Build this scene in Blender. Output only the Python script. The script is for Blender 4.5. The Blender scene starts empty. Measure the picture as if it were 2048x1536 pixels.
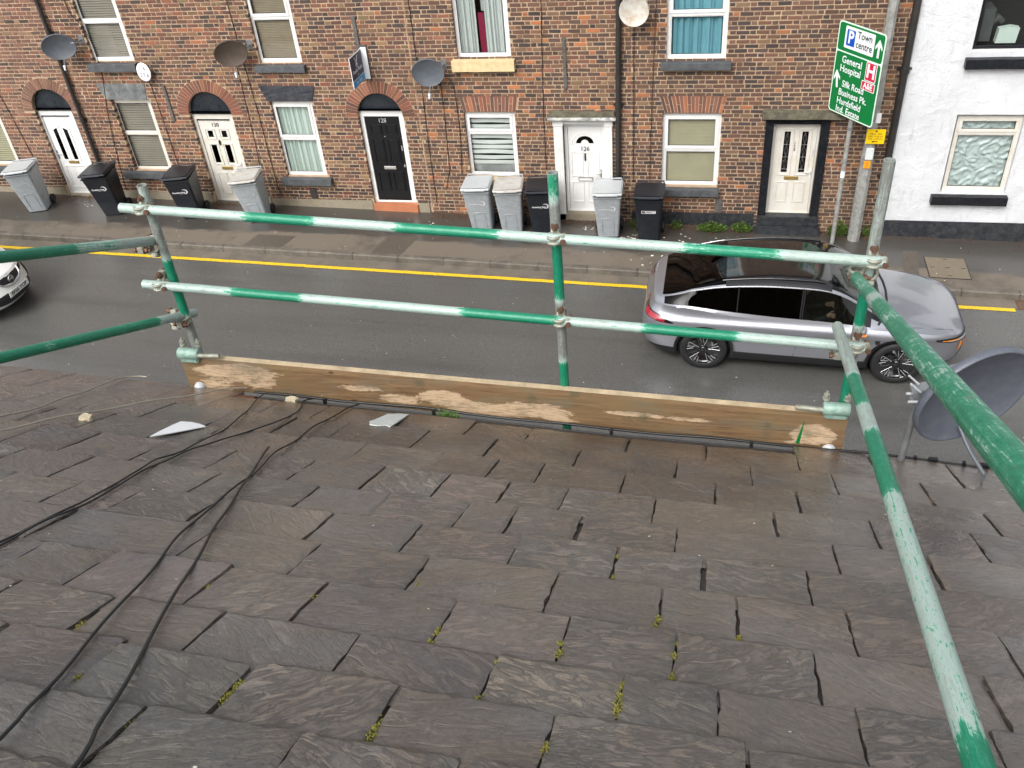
import bpy, bmesh, math, random
from mathutils import Vector, Matrix, noise as mnoise
random.seed(7)
R = math.radians
# ------------------------------------------------------------------ camera
CH = 8.4821          # height of the lens above the road (m)
D = 15.783           # distance to the terrace facade
SL = -0.02522        # fall of the street along +x
F_PX = 1792.9
yaw, pit, rol = R(15.2926), R(37.4941), R(-5.6886)
_F = Vector((-math.sin(yaw)*math.cos(pit), math.cos(yaw)*math.cos(pit), -math.sin(pit)))
_R0 = Vector((math.cos(yaw), math.sin(yaw), 0)); _U0 = _R0.cross(_F)
_R = _R0*math.cos(rol)+_U0*math.sin(rol); _U = -_R0*math.sin(rol)+_U0*math.cos(rol)
cam_d = bpy.data.cameras.new("camera"); cam = bpy.data.objects.new("camera", cam_d)
scene = bpy.context.scene; COL = scene.collection; COL.objects.link(cam)
cam.matrix_world = Matrix(((_R.x, _U.x, -_F.x, 0), (_R.y, _U.y, -_F.y, 0), (_R.z, _U.z, -_F.z, CH), (0, 0, 0, 1)))
cam_d.sensor_width = 36; cam_d.lens = 36*F_PX/2048; cam_d.clip_start = 0.05; cam_d.clip_end = 2000
scene.camera = cam
# ------------------------------------------------------------------ sky, sun, exposure
SUN_EL, SUN_AZ = R(46), R(200)
w = bpy.data.worlds.new("World"); scene.world = w; w.use_nodes = True
nt = w.node_tree; nt.nodes.clear()
sky = nt.nodes.new('ShaderNodeTexSky'); sky.sky_type = 'NISHITA'; sky.sun_disc = False
sky.sun_elevation = SUN_EL; sky.sun_rotation = SUN_AZ; sky.air_density = 1.0; sky.dust_density = 6.0; sky.ozone_density = 1.0
hs = nt.nodes.new('ShaderNodeHueSaturation'); hs.inputs['Saturation'].default_value = 0.2
bg = nt.nodes.new('ShaderNodeBackground'); bg.inputs['Strength'].default_value = 0.15
wo = nt.nodes.new('ShaderNodeOutputWorld')
nt.links.new(sky.outputs[0], hs.inputs['Color']); nt.links.new(hs.outputs[0], bg.inputs['Color']); nt.links.new(bg.outputs[0], wo.inputs['Surface'])
sd_ = bpy.data.lights.new("sun", 'SUN'); sd_.energy = .8; sd_.angle = R(35); sd_.color = (1, .985, .96)
sun = bpy.data.objects.new("sun", sd_); COL.objects.link(sun)
sv = Vector((math.sin(SUN_AZ)*math.cos(SUN_EL), math.cos(SUN_AZ)*math.cos(SUN_EL), math.sin(SUN_EL)))
sun.rotation_euler = sv.to_track_quat('Z', 'Y').to_euler(); sun.location = (0, -20, 40)
scene.view_settings.view_transform = 'Standard'; scene.view_settings.look = 'None'
scene.view_settings.exposure = 0.80; scene.view_settings.gamma = 1.0; scene.view_settings.use_curve_mapping = False

# ------------------------------------------------------------------ materials
def s2l(c):
    return tuple((x/255/12.92 if x/255 <= .04045 else ((x/255+.055)/1.055)**2.4) for x in c)
_m = {}
class NT:
    def __init__(s, m): s.t = m.node_tree; s.n = s.t.nodes; s.bsdf = s.n.get('Principled BSDF')
    def add(s, k, **kw):
        n = s.n.new(k)
        for a, b in kw.items():
            if a.startswith('i_'): n.inputs[int(a[2:]) if a[2:].isdigit() else a[2:].replace('_', ' ')].default_value = b
            else: setattr(n, a, b)
        return n
    def ln(s, a, b): s.t.links.new(a, b)
    def coord(s, kind='Object', scale=(1, 1, 1), rot=(0, 0, 0)):
        tc = s.add('ShaderNodeTexCoord'); mp = s.add('ShaderNodeMapping')
        mp.inputs['Scale'].default_value = scale; mp.inputs['Rotation'].default_value = rot
        s.ln(tc.outputs[kind], mp.inputs[0]); return mp.outputs[0]
    def noise(s, vec, scale, detail=4, rough=.6, dist=0, kind=None):
        n = s.add('ShaderNodeTexNoise'); n.inputs['Scale'].default_value = scale; n.inputs['Detail'].default_value = detail
        n.inputs['Roughness'].default_value = rough; n.inputs['Distortion'].default_value = dist
        if kind: n.noise_type = kind; n.normalize = True
        if vec is not None: s.ln(vec, n.inputs['Vector'])
        return n.outputs['Fac']
    def ramp(s, fac, stops, interp='LINEAR'):
        r = s.add('ShaderNodeValToRGB'); r.color_ramp.interpolation = interp
        e = r.color_ramp.elements
        while len(e) < len(stops): e.new(.5)
        for el, (p, c) in zip(e, stops):
            el.position = p; el.color = (c, c, c, 1) if isinstance(c, (int, float)) else (*c[:3], 1)
        s.ln(fac, r.inputs[0]); return r.outputs[0]
    def mix(s, fac, a, b, mode='MIX'):
        m = s.add('ShaderNodeMix', data_type='RGBA', blend_type=mode)
        for sock, v in ((m.inputs[0], fac), (m.inputs[6], a), (m.inputs[7], b)):
            if hasattr(v, 'is_linked') or hasattr(v, 'links'): s.ln(v, sock)
            elif isinstance(v, (int, float)): sock.default_value = v if sock == m.inputs[0] else (v, v, v, 1)
            else: sock.default_value = (*v[:3], 1)
        return m.outputs[2]
    def math(s, op, a, b=None):
        m = s.add('ShaderNodeMath', operation=op)
        for i, v in enumerate((a, b)):
            if v is None: continue
            if isinstance(v, (int, float)): m.inputs[i].default_value = v
            else: s.ln(v, m.inputs[i])
        return m.outputs[0]
    def attr(s, name):
        a = s.add('ShaderNodeAttribute'); a.attribute_name = name; return a
    def bump(s, h, strength=.3, dist=.01, normal=None):
        b = s.add('ShaderNodeBump'); b.inputs['Strength'].default_value = strength; b.inputs['Distance'].default_value = dist
        s.ln(h, b.inputs['Height'])
        if normal is not None: s.ln(normal, b.inputs['Normal'])
        s.ln(b.outputs[0], s.bsdf.inputs['Normal']); return b.outputs[0]
    def color(s, v):
        if isinstance(v, tuple): s.bsdf.inputs['Base Color'].default_value = (*v[:3], 1)
        else: s.ln(v, s.bsdf.inputs['Base Color'])
    def rough(s, v):
        if isinstance(v, (int, float)): s.bsdf.inputs['Roughness'].default_value = v
        else: s.ln(v, s.bsdf.inputs['Roughness'])
def newmat(name):
    m = bpy.data.materials.new(name); m.use_nodes = True; _m[name] = m; return m, NT(m)
def simple(name, col, rough=.5, metal=0.0, var=.12, vs=6, bs=0, bscale=40, dirt=None, dirt_amt=.4, dscale=3, coat=0):
    """painted / plastic / metal surface with uneven colour, roughness and optional dirt"""
    m, n = newmat(name)
    v = n.coord(); f = n.noise(v, vs, 5)
    c = n.mix(f, tuple(x*(1-var) for x in col), tuple(min(1, x*(1+var)) for x in col))
    if dirt:
        g = n.ramp(n.noise(v, dscale, 8, .7), [(.42, 0), (.7, 1)])
        c = n.mix(n.math('MULTIPLY', g, dirt_amt), c, dirt)
    n.color(c); n.bsdf.inputs['Metallic'].default_value = metal
    n.rough(n.math('ADD', n.math('MULTIPLY', n.noise(v, vs*3, 4), .2), rough-.1))
    if bs: n.bump(n.noise(v, bscale, 6, .7), bs)
    if coat: n.bsdf.inputs['Coat Weight'].default_value = coat; n.bsdf.inputs['Coat Roughness'].default_value = .06
    return m
MAT = {}
# bricks: colour of every brick comes from the mesh, grain and soot from noise
def brickmat(name, bumpd=.004):
    m, n = newmat(name); v = n.coord(); a = n.attr('Col').outputs['Color']
    f = n.noise(v, 45, 8, .75)
    c = n.mix(n.ramp(f, [(.3, .0), (.75, 1)]), n.mix(.45, a, (.05, .035, .03)), a)
    sp = n.ramp(n.noise(v, 120, 3, .6), [(.66, 0), (.74, 1)])
    c = n.mix(n.math('MULTIPLY', sp, .35), c, (.5, .38, .27))
    soot = n.ramp(n.noise(n.coord(scale=(1, 1, .5)), .9, 5, .6), [(.45, 0), (.75, 1)])
    c = n.mix(n.math('MULTIPLY', soot, .5), c, (.085, .06, .048)); pale = n.ramp(n.noise(n.coord(scale=(1, 1, .6)), 1.7, 7, .7), [(.55, 0), (.72, 1)]); c = n.mix(n.math('MULTIPLY', pale, .22), c, (.21, .135, .08))
    stn = n.ramp(n.noise(n.coord(scale=(5, 1, .4)), 1.1, 6, .7), [(.54, 0), (.72, .3)]); c = n.mix(stn, c, (.06, .045, .036)); n.color(c); n.rough(.75); n.bump(n.noise(v, 70, 8, .8), .6, bumpd); return m
MAT['brick'] = brickmat('brick')
m, n = newmat('mortar'); v = n.coord()
n.color(n.mix(n.ramp(n.noise(v, 2.2, 8, .7), [(.35, 0), (.7, 1)]), (.29, .205, .135), (.50, .365, .24)))
n.rough(.9); n.bump(n.noise(v, 60, 6, .8), .5, .004); MAT['mortar'] = m
# asphalt road
m, n = newmat('asphalt'); v = n.coord()
fine = n.noise(v, 62, 5, .85); mid = n.noise(v, 22, 5, .7); big = n.noise(n.coord(scale=(.25, 1, 1)), .55, 4, .5)
c = n.mix(n.ramp(fine, [(.36, 0), (.66, 1)]), (.022, .022, .022), (.175, .172, .16))
c = n.mix(n.math('MULTIPLY', n.ramp(big, [(.35, 0), (.65, 1)]), .4), c, (.052, .052, .049))
vor = n.add('ShaderNodeTexVoronoi'); vor.inputs['Scale'].default_value = 75; n.ln(v, vor.inputs['Vector'])
c = n.mix(n.math('MULTIPLY', n.ramp(vor.outputs['Distance'], [(.0, 1), (.18, 0)]), .55), c, (.19, .18, .165)); c = n.mix(n.ramp(n.noise(n.coord(scale=(.12, 1.6, 1)), 1.3, 6, .65), [(.5, 0), (.7, .4)]), c, (.035, .034, .032)); c = n.mix(n.ramp(n.noise(v, 7, 7, .8), [(.62, 0), (.72, .35)]), c, (.13, .125, .11))
n.color(c); n.rough(n.ramp(n.math('ADD', n.math('MULTIPLY', big, .5), n.math('MULTIPLY', mid, .5)), [(.35, .3), (.65, .5)]))
n.bump(n.math('ADD', fine, vor.outputs['Distance']), .55, .004); n.bsdf.inputs['Coat Weight'].default_value = .6; n.bsdf.inputs['Coat Roughness'].default_value = .28; n.bsdf.inputs['Coat IOR'].default_value = 1.42; MAT['asphalt'] = m
# pavement: worn tan asphalt with damp darker zones
m, n = newmat('pavement_asphalt'); v = n.coord()
sx = n.add('ShaderNodeSeparateXYZ'); n.ln(v, sx.inputs[0])
damp = n.math('ADD', sx.outputs[1], n.math('MULTIPLY', n.noise(n.coord(scale=(.35, 1, 1)), 1.6, 6, .7), .9))
wet = n.ramp(n.math('SUBTRACT', damp, 14.62), [(.35, 0), (.47, 1)])
fine = n.noise(v, 130, 3, .7)
dry = n.mix(fine, (.075, .062, .047), (.20, .165, .13)); dk = n.mix(fine, (.024, .022, .02), (.082, .075, .066))
c = n.mix(wet, dry, dk)
c = n.mix(n.math('MULTIPLY', n.ramp(n.noise(v, 1.3, 7, .7), [(.5, 0), (.68, 1)]), .6), c, (.045, .038, .032))
n.color(c); n.ln(n.math('MULTIPLY', wet, .6), n.bsdf.inputs['Coat Weight']); n.bsdf.inputs['Coat Roughness'].default_value = .22; n.rough(n.math('SUBTRACT', .72, n.math('MULTIPLY', wet, .3))); n.bump(fine, .4, .003); MAT['pavement'] = m
MAT['kerb'] = simple('kerb_stone', (.13, .112, .09), .7, var=.35, vs=9, bs=.4, bscale=60, dirt=(.04, .035, .03), dirt_amt=.7)
MAT['gutter_strip'] = simple('gutter_strip', (.15, .128, .1), .6, var=.3, vs=12, bs=.3, bscale=110, dirt=(.05, .045, .04), dirt_amt=.6)
m, n = newmat('yellow_line'); v = n.coord()
n.color(n.mix(n.ramp(n.noise(v, 28, 8, .8), [(.50, 0), (.66, 1)]), (.70, .46, .012), (.22, .17, .06))); n.rough(.55); n.bump(n.noise(v, 130, 3), .4, .003); MAT['yellow'] = m
# render (white wall)
m, n = newmat('white_render'); v = n.coord()
c = n.mix(n.ramp(n.noise(v, 1.1, 8, .65), [(.4, 0), (.75, 1)]), (.61, .62, .64), (.50, .51, .52))
sz = n.add('ShaderNodeSeparateXYZ'); n.ln(v, sz.inputs[0])
c = n.mix(n.math('MULTIPLY', n.ramp(n.noise(n.coord(scale=(3, 1, .7)), 2.6, 8, .75), [(.54, 0), (.68, 1)]), .5), c, (.40, .39, .38)); c = n.mix(n.ramp(n.noise(v, 9, 6, .8), [(.66, 0), (.72, .5)]), c, (.3, .29, .28))
n.color(c); n.rough(.8)
h = n.math('ADD', n.math('MULTIPLY', n.noise(v, 3.2, 9, .72, .6), 1.0), n.math('MULTIPLY', n.noise(v, 40, 4), .08))
n.bump(h, .8, .05); MAT['render'] = m
MAT['upvc'] = simple('white_upvc', (.68, .68, .67), .35, var=.04, dirt=(.5, .47, .4), dirt_amt=.25, dscale=5)
MAT['cream_upvc'] = simple('cream_upvc', (.60, .58, .53), .38, var=.06, dirt=(.45, .38, .25), dirt_amt=.4, dscale=4)
MAT['white_paint'] = simple('weathered_white_paint', (.66, .66, .64), .5, var=.05, dirt=(.4, .38, .32), dirt_amt=.4, dscale=5)
MAT['lead_flaky'] = simple('flaky_canopy_paint', (.55, .55, .52), .6, var=.2, vs=12, dirt=(.05, .045, .04), dirt_amt=1.0, dscale=11, bs=.5, bscale=30)
MAT['black_paint'] = simple('worn_black_paint', (.007, .008, .011), .38, var=.4, vs=10, dirt=(.10, .10, .10), dirt_amt=.16, dscale=16)
MAT['black_gloss'] = simple('black_gloss_door', (.006, .006, .007), .3, var=.2)
MAT['grey_sill'] = simple('grey_painted_stone', (.055, .06, .066), .6, var=.3, vs=8, bs=.4, bscale=30, dirt=(.17, .17, .165), dirt_amt=.35, dscale=8)
MAT['buff_sill'] = simple('buff_painted_stone', (.62, .48, .27), .7, var=.12, vs=6, bs=.5, bscale=24, dirt=(.3, .22, .12), dirt_amt=.5, dscale=9)
MAT['rough_stone'] = simple('rough_lintel_stone', (.16, .17, .17), .7, var=.7, vs=7, bs=.9, bscale=12, dirt=(.03, .03, .032), dirt_amt=.8, dscale=6)
MAT['rough_black'] = simple('blackened_lintel_stone', (.018, .02, .028), .45, var=.5, vs=7, bs=.9, bscale=14, dirt=(.3, .3, .3), dirt_amt=.12, dscale=12)
MAT['concrete'] = simple('plinth_concrete', (.25, .215, .155), .85, var=.22, vs=3, bs=.4, bscale=50, dirt=(.1, .085, .06), dirt_amt=.6, dscale=3)
MAT['dark_plinth'] = simple('dark_painted_plinth', (.011, .013, .018), .55, var=.5, vs=5, bs=.5, bscale=25, dirt=(.12, .12, .11), dirt_amt=.3, dscale=12)
MAT['terracotta'] = simple('terracotta_step', (.42, .15, .07), .6, var=.15, vs=8, dirt=(.2, .1, .06), dirt_amt=.4)
MAT['moss_stone'] = simple('mossy_canopy_stone', (.085, .07, .05), .8, var=.4, vs=9, bs=.8, bscale=25, dirt=(.22, .24, .15), dirt_amt=.5, dscale=9)
MAT['fanlight'] = simple('dark_fanlight_board', (.012, .015, .02), .3, var=.5, vs=4, dirt=(.10, .12, .12), dirt_amt=.25, dscale=3)
for k_ in ('black_gloss', 'fanlight', 'black_paint'): MAT[k_].node_tree.nodes['Principled BSDF'].inputs['Specular IOR Level'].default_value = .22
MAT['iron'] = simple('black_cast_iron', (.02, .019, .018), .45, var=.3, dirt=(.08, .06, .045), dirt_amt=.3)
MAT['strap'] = simple('grey_tie_plate', (.1, .095, .09), .6, var=.5, vs=12, dirt=(.03, .025, .02), dirt_amt=.6, dscale=14)
MAT['dark_room'] = simple('dark_interior', (.012, .013, .014), .8)
MAT['room_grey'] = simple('interior_grey_fabric', (.06, .065, .065), .9, var=.4)
MAT['brass'] = simple('brass', (.5, .36, .12), .35, metal=.7)
MAT['chrome'] = simple('satin_chrome', (.6, .6, .6), .25, metal=.9, var=.05)
MAT['black_rubber'] = simple('black_rubber', (.012, .012, .013), .6)
MAT['cable'] = simple('black_cable', (.005, .005, .006), .42)
MAT['red_cable'] = simple('brown_cable', (.05, .02, .015), .6)
MAT['cable_grey'] = simple('dirty_white_cable', (.30, .27, .22), .6, var=.2, vs=20)
MAT['grey_bin'] = simple('grey_bin_plastic', (.37, .405, .43), .42, var=.06, bs=.15, bscale=120, dirt=(.20, .20, .19), dirt_amt=.5, dscale=7)
MAT['grey_bin_lid'] = simple('grey_bin_lid_plastic', (.45, .475, .485), .4, var=.08, dirt=(.3, .29, .27), dirt_amt=.4, dscale=6)
MAT['black_bin'] = simple('black_bin_plastic', (.007, .010, .016), .38, var=.2, bs=.15, bscale=120, dirt=(.035, .04, .048), dirt_amt=.35, dscale=6)
MAT['white_print'] = simple('white_print', (.72, .73, .74), .5, dirt=(.3, .3, .3), dirt_amt=.35, dscale=30)
MAT['pale_print'] = simple('faded_print', (.45, .47, .49), .5)
MAT['galv'] = simple('galvanised_steel', (.27, .28, .29), .42, metal=.5, var=.25, vs=9, dirt=(.1, .1, .1), dirt_amt=.5, dscale=7)
MAT['galv_lamp'] = simple('weathered_lamp_column', (.34, .34, .32), .55, metal=.2, var=.2, vs=5, dirt=(.09, .09, .085), dirt_amt=.75, dscale=10, bs=.2)
MAT['sign_green'] = simple('sign_green', (.0, .155, .035), .35, var=.06)
MAT['sign_white'] = simple('sign_white', (.72, .76, .76), .35, var=.03)
MAT['sign_edge'] = simple('sign_edge_white', (.62, .78, .66), .35, var=.03)
MAT['sign_blue'] = simple('sign_blue', (.0, .07, .42), .35, var=.03)
MAT['sign_red'] = simple('sign_red', (.52, .01, .05), .35, var=.05)
MAT['sign_black'] = simple('sign_black', (.01, .01, .012), .5)
MAT['sign_yellow'] = simple('sign_yellow', (.80, .53, .0), .4, var=.05)
MAT['orange'] = simple('orange_label', (.75, .28, .01), .5, var=.1)
MAT['navy'] = simple('navy_board', (.022, .018, .06), .4, var=.1)
MAT['board_white'] = simple('white_corrugated_board', (.74, .75, .76), .5, var=.05)
MAT['sky_blue'] = simple('bright_blue_strip', (.02, .30, .62), .4, var=.1)
MAT['dish_grey'] = simple('grey_dish_paint', (.085, .098, .115), .42, var=.12, dirt=(.2, .2, .2), dirt_amt=.25, dscale=6)
MAT['dish_near'] = simple('blue_grey_dish_paint', (.088, .098, .125), .42, var=.06, vs=3, dirt=(.15, .155, .165), dirt_amt=.45, dscale=22)
MAT['dish_brown'] = simple('brown_dish_paint', (.075, .055, .042), .5, var=.25, dirt=(.14, .12, .1), dirt_amt=.3)
MAT['dish_white'] = simple('rusty_white_dish', (.52, .51, .46), .5, var=.08, dirt=(.28, .16, .07), dirt_amt=.7, dscale=7)
MAT['coupler'] = simple('coupler_steel', (.34, .35, .29), .5, metal=.35, var=.35, vs=30, dirt=(.12, .085, .05), dirt_amt=.65, dscale=25, bs=.4, bscale=90)
MAT['rust'] = simple('rusty_bolt', (.13, .07, .045), .6, metal=.3, var=.5, vs=50, bs=.4, bscale=120)
MAT['gutter'] = simple('black_gutter_plastic', (.004, .0045, .006), .6, var=.2, dirt=(.04, .04, .03), dirt_amt=.4)
MAT['leaf'] = simple('weed_leaf', (.10, .17, .03), .6, var=.45, vs=9)
MAT['leaf_dry'] = simple('dead_leaf', (.11, .05, .025), .8, var=.6, vs=15)
MAT['moss'] = simple('yellow_moss', (.20, .185, .03), .95, var=.6, vs=60, dirt=(.05, .05, .015), dirt_amt=.8, dscale=55)
MAT['chip'] = simple('white_petal_litter', (.62, .58, .5), .8, var=.15)
MAT['shard'] = simple('pale_slate_shard', (.44, .46, .44), .7, var=.25, vs=10, bs=.4, bscale=40)
MAT['stone_bit'] = simple('buff_mortar_lump', (.42, .36, .25), .9, var=.2, vs=20, bs=.5)
MAT['manhole'] = simple('inspection_cover_concrete', (.155, .125, .09), .75, var=.2, vs=10, bs=.3, bscale=60)
MAT['tyre'] = simple('tyre_rubber', (.012, .012, .013), .65, bs=.2, bscale=80)
MAT['alloy'] = simple('bright_alloy', (.55, .55, .56), .25, metal=.8, var=.05)
MAT['car_black'] = simple('black_plastic_trim', (.012, .012, .014), .35, var=.2)
MAT['car_gloss'] = simple('black_gloss_roof', (.006, .006, .007), .12, var=.1, coat=1)
MAT['tail'] = simple('red_tail_lamp', (.30, .006, .02), .15, coat=1)
MAT['amber'] = simple('amber_indicator', (.85, .27, .03), .25)
MAT['lamp_lens'] = simple('headlamp_lens', (.55, .58, .6), .12, metal=.3, coat=1)
MAT['plate'] = simple('number_plate_white', (.70, .72, .70), .4, var=.03)
MAT['skin'] = simple('skin', (.52, .30, .20), .55, var=.08)
MAT['cloth'] = simple('dark_jumper', (.03, .03, .035), .9)
MAT['hair'] = simple('brown_hair', (.05, .03, .02), .7)
MAT['curtain_green'] = simple('pale_green_curtain', (.52, .60, .55), .9, var=.06)
MAT['curtain_grey'] = simple('grey_white_curtain', (.56, .59, .58), .9, var=.08)
MAT['curtain_teal'] = simple('teal_curtain', (.15, .35, .42), .9, var=.15, vs=4)
MAT['curtain_red'] = simple('crimson_curtain', (.22, .008, .04), .9)
MAT['blind_beige'] = simple('beige_blind', (.37, .33, .215), .7, var=.15, vs=3)
MAT['blind_brown'] = simple('brown_slat_blind', (.22, .165, .10), .6, var=.25)
MAT['blind_dull'] = simple('dusty_blind', (.25, .22, .18), .8, var=.25, vs=3)
MAT['blind_white'] = simple('white_blind', (.62, .64, .62), .8, var=.08)
MAT['film'] = simple('crinkled_film', (.50, .565, .555), .2, var=.12, vs=4)
MAT['net'] = simple('grey_net', (.36, .37, .37), .8, var=.8, vs=3)
def paint(name, col, metal=.55):
    m, n = newmat(name); n.color(col); n.bsdf.inputs['Metallic'].default_value = metal; n.rough(.32)
    n.bsdf.inputs['Coat Weight'].default_value = 1; n.bsdf.inputs['Coat Roughness'].default_value = .05; return m
MAT['lilac_silver'] = paint('lilac_silver_paint', (.33, .337, .372), .7)
MAT['white_car'] = paint('white_car_paint', (.72, .72, .70), 0)
# window glass: see-through with a Fresnel reflection
def glassmat(name, tint, refl=1.0, base=.04):
    m = bpy.data.materials.new(name); m.use_nodes = True; t = m.node_tree; t.nodes.clear()
    o = t.nodes.new('ShaderNodeOutputMaterial'); mx = t.nodes.new('ShaderNodeMixShader'); tr = t.nodes.new('ShaderNodeBsdfTransparent')
    gl = t.nodes.new('ShaderNodeBsdfGlossy'); gl.inputs['Roughness'].default_value = .02; tr.inputs[0].default_value = (*tint, 1)
    lf = t.nodes.new('ShaderNodeLayerWeight'); lw = t.nodes.new('ShaderNodeMath'); lw.operation = 'POWER'; lw.inputs[1].default_value = 4.0; t.links.new(lf.outputs['Facing'], lw.inputs[0])
    ml = t.nodes.new('ShaderNodeMath'); ml.operation = 'MULTIPLY_ADD'; ml.inputs[1].default_value = refl; ml.inputs[2].default_value = base
    t.links.new(lw.outputs[0], ml.inputs[0]); t.links.new(ml.outputs[0], mx.inputs[0]); t.links.new(tr.outputs[0], mx.inputs[1]); t.links.new(gl.outputs[0], mx.inputs[2])
    t.links.new(mx.outputs[0], o.inputs[0]); return m
MAT['glass'] = glassmat('window_glass', (.82, .85, .84), 1.2, .05)
MAT['car_glass'] = glassmat('car_glass', (.38, .44, .42), 1.3, .05)
MAT['tinted_glass'] = glassmat('tinted_glass', (.05, .05, .055), .8, .02)
# scaffold tube: per-ring value p (0 galvanised, .5 pale mint wash, 1 green paint) broken up by noise
m, n = newmat('scaffold_paint'); uv = n.coord('UV', scale=(1, 1, 1)); ov = n.coord()
p = n.attr('p').outputs['Fac']
streak = n.noise(n.coord('UV', scale=(5, 22, 1)), 1.0, 8, .75, .6); blot = n.noise(n.coord('UV', scale=(26, 7, 1)), 1.0, 9, .78, .8)
scr = n.noise(n.coord('UV', scale=(34, 70, 1)), 1.0, 6, .75, 1.5)
pp = n.math('ADD', p, n.math('MULTIPLY', n.math('SUBTRACT', n.math('ADD', n.math('MULTIPLY', streak, .5), n.math('MULTIPLY', blot, .5)), .5), 2.3))
c = n.ramp(pp, [(.12, (.17, .18, .165)), (.28, (.27, .30, .275)), (.42, (.31, .40, .36)), (.60, (.37, .47, .43)), (.66, (.22, .42, .33)), (.70, (.015, .235, .13)), (1, (.0, .17, .09))])
c = n.mix(n.ramp(scr, [(.58, 0), (.68, .7)]), c, (.40, .51, .47))
c = n.mix(n.ramp(n.noise(n.coord('UV', scale=(48, 20, 1)), 1.0, 8, .8), [(.57, 0), (.68, .7)]), c, (.085, .095, .08))
c = n.mix(n.ramp(n.noise(n.coord('UV', scale=(8, 3, 1)), 1.0, 8, .8), [(.60, 0), (.68, .6)]), c, (.15, .10, .06))
n.color(c); n.rough(n.ramp(blot, [(.3, .28), (.7, .5)])); n.bsdf.inputs['Metallic'].default_value = .08
n.bump(n.math('ADD', streak, scr), .25, .002); MAT['tube'] = m
# scaffold board
m, n = newmat('scaffold_board_wood'); g = n.coord(scale=(.9, 12, 16)); v = n.coord()
gr = n.noise(g, 3.2, 8, .7, .8); gr2 = n.noise(n.coord(scale=(.5, 6, 9)), 14, 4, .6)
c = n.mix(n.ramp(gr, [(.3, 0), (.68, 1)]), (.095, .052, .027), (.255, .16, .082))
c = n.mix(n.ramp(n.noise(n.coord(scale=(1, 3, 3)), 2.1, 4, .6), [(.45, 0), (.62, .65)]), c, (.19, .13, .06))
xyz = n.add('ShaderNodeSeparateXYZ'); n.ln(v, xyz.inputs[0])
pt = n.attr('plaster').outputs['Fac']
msk = n.ramp(n.math('ADD', pt, n.math('MULTIPLY', n.math('SUBTRACT', n.noise(n.coord(scale=(1, 3, 3.2)), 9, 9, .72), .5), 1.3)), [(.40, 0), (.50, 1)])
c = n.mix(msk, c, n.mix(n.ramp(n.noise(n.coord(scale=(2, 4, 14)), 8, 6, .8), [(.35, 0), (.5, 1)]), (.22, .125, .07), (.50, .37, .24)))
vo = n.add('ShaderNodeTexVoronoi'); vo.inputs['Scale'].default_value = 4.2; n.ln(n.coord(scale=(.8, 1, 1.6)), vo.inputs['Vector'])
c = n.mix(n.ramp(vo.outputs['Distance'], [(.035, .8), (.075, 0)]), c, (.035, .018, .008))
c = n.mix(n.ramp(n.noise(n.coord(scale=(1, 3, 3)), 4, 7, .75), [(.50, 0), (.64, .65)]), c, (.15, .13, .092)); c = n.mix(n.ramp(n.noise(v, 7, 6, .7), [(.58, 0), (.70, .6)]), c, (.06, .07, .04)); c = n.mix(n.ramp(n.noise(n.coord(scale=(.6, 8, 22)), 5, 5, .7), [(.60, 0), (.66, .8)]), c, (.07, .035, .016))
n.color(c); n.rough(.5); n.bump(n.math('ADD', gr, n.math('MULTIPLY', msk, .3)), .5, .004); MAT['wood'] = m
MAT['wood_edge'] = simple('board_edge_plaster', (.42, .33, .21), .8, var=.3, vs=14, dirt=(.15, .12, .07), dirt_amt=.6, dscale=9, bs=.4)
# slate: each slate has its own tint (Col) and its own grain direction (UV)
m, n = newmat('wet_slate'); a = n.attr('Col').outputs['Color']; v = n.coord()
w0 = n.noise(n.coord('UV', scale=(7, 19, 1)), 1.5, 8, .62, 1.1); w1 = n.math('SUBTRACT', 1.0, n.math('MULTIPLY', n.math('ABSOLUTE', n.math('SUBTRACT', w0, .5)), 4.2))
w2 = n.noise(n.coord('UV', scale=(40, 130, 1)), 1.0, 5, .7, .8); w3 = n.noise(n.coord('UV', scale=(3, 4, 1)), 1.2, 5, .6); pit = n.noise(v, 75, 6, .75)
smooth = n.ramp(n.noise(n.coord('UV', scale=(.23, .23, 1)), 1.0, 1, .5), [(.40, .3), (.60, 1)])
c = n.mix(n.math('MULTIPLY', n.ramp(w0, [(.36, 0), (.62, 1)]), smooth), n.mix(1.0, a, (.80, .79, .78), 'MULTIPLY'), n.mix(1.0, a, (1.5, 1.45, 1.38), 'MULTIPLY'))
c = n.mix(n.ramp(n.noise(v, 1.7, 6, .65, .6), [(.44, 0), (.60, .7)]), c, (.15, .108, .074))
c = n.mix(n.ramp(w3, [(.50, 0), (.70, .5)]), c, (.115, .12, .128))
c = n.mix(n.ramp(n.noise(v, 3.1, 7, .72, .5), [(.56, 0), (.66, .5)]), c, (.045, .044, .048))
c = n.mix(n.ramp(pit, [(.56, 0), (.68, .55)]), c, (.22, .205, .19)); c = n.mix(n.ramp(pit, [(.34, .75), (.45, 0)]), c, (.022, .02, .019))
c = n.mix(n.math('MULTIPLY', n.ramp(w1, [(.62, 0), (.95, .7)]), smooth), c, (.025, .023, .023))
c = n.mix(n.ramp(n.noise(v, 9, 9, .8), [(.62, 0), (.70, .5)]), c, (.23, .23, .215))
c = n.mix(n.ramp(n.noise(v, 5.5, 7, .75), [(.62, 0), (.72, .5)]), c, (.09, .09, .045))
c = n.mix(1.0, c, n.ramp(n.noise(v, 1.25, 4, .55), [(.38, (.78, .78, .80)), (.62, (1.0, .98, .95))]), 'MULTIPLY')
n.color(c)
damp = n.noise(v, 1.9, 6, .65, .4)
n.rough(n.ramp(n.math('ADD', n.math('MULTIPLY', w0, .35), n.math('MULTIPLY', n.noise(v, 4.5, 5, .6), .65)), [(.38, .22), (.62, .5)]))
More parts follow.
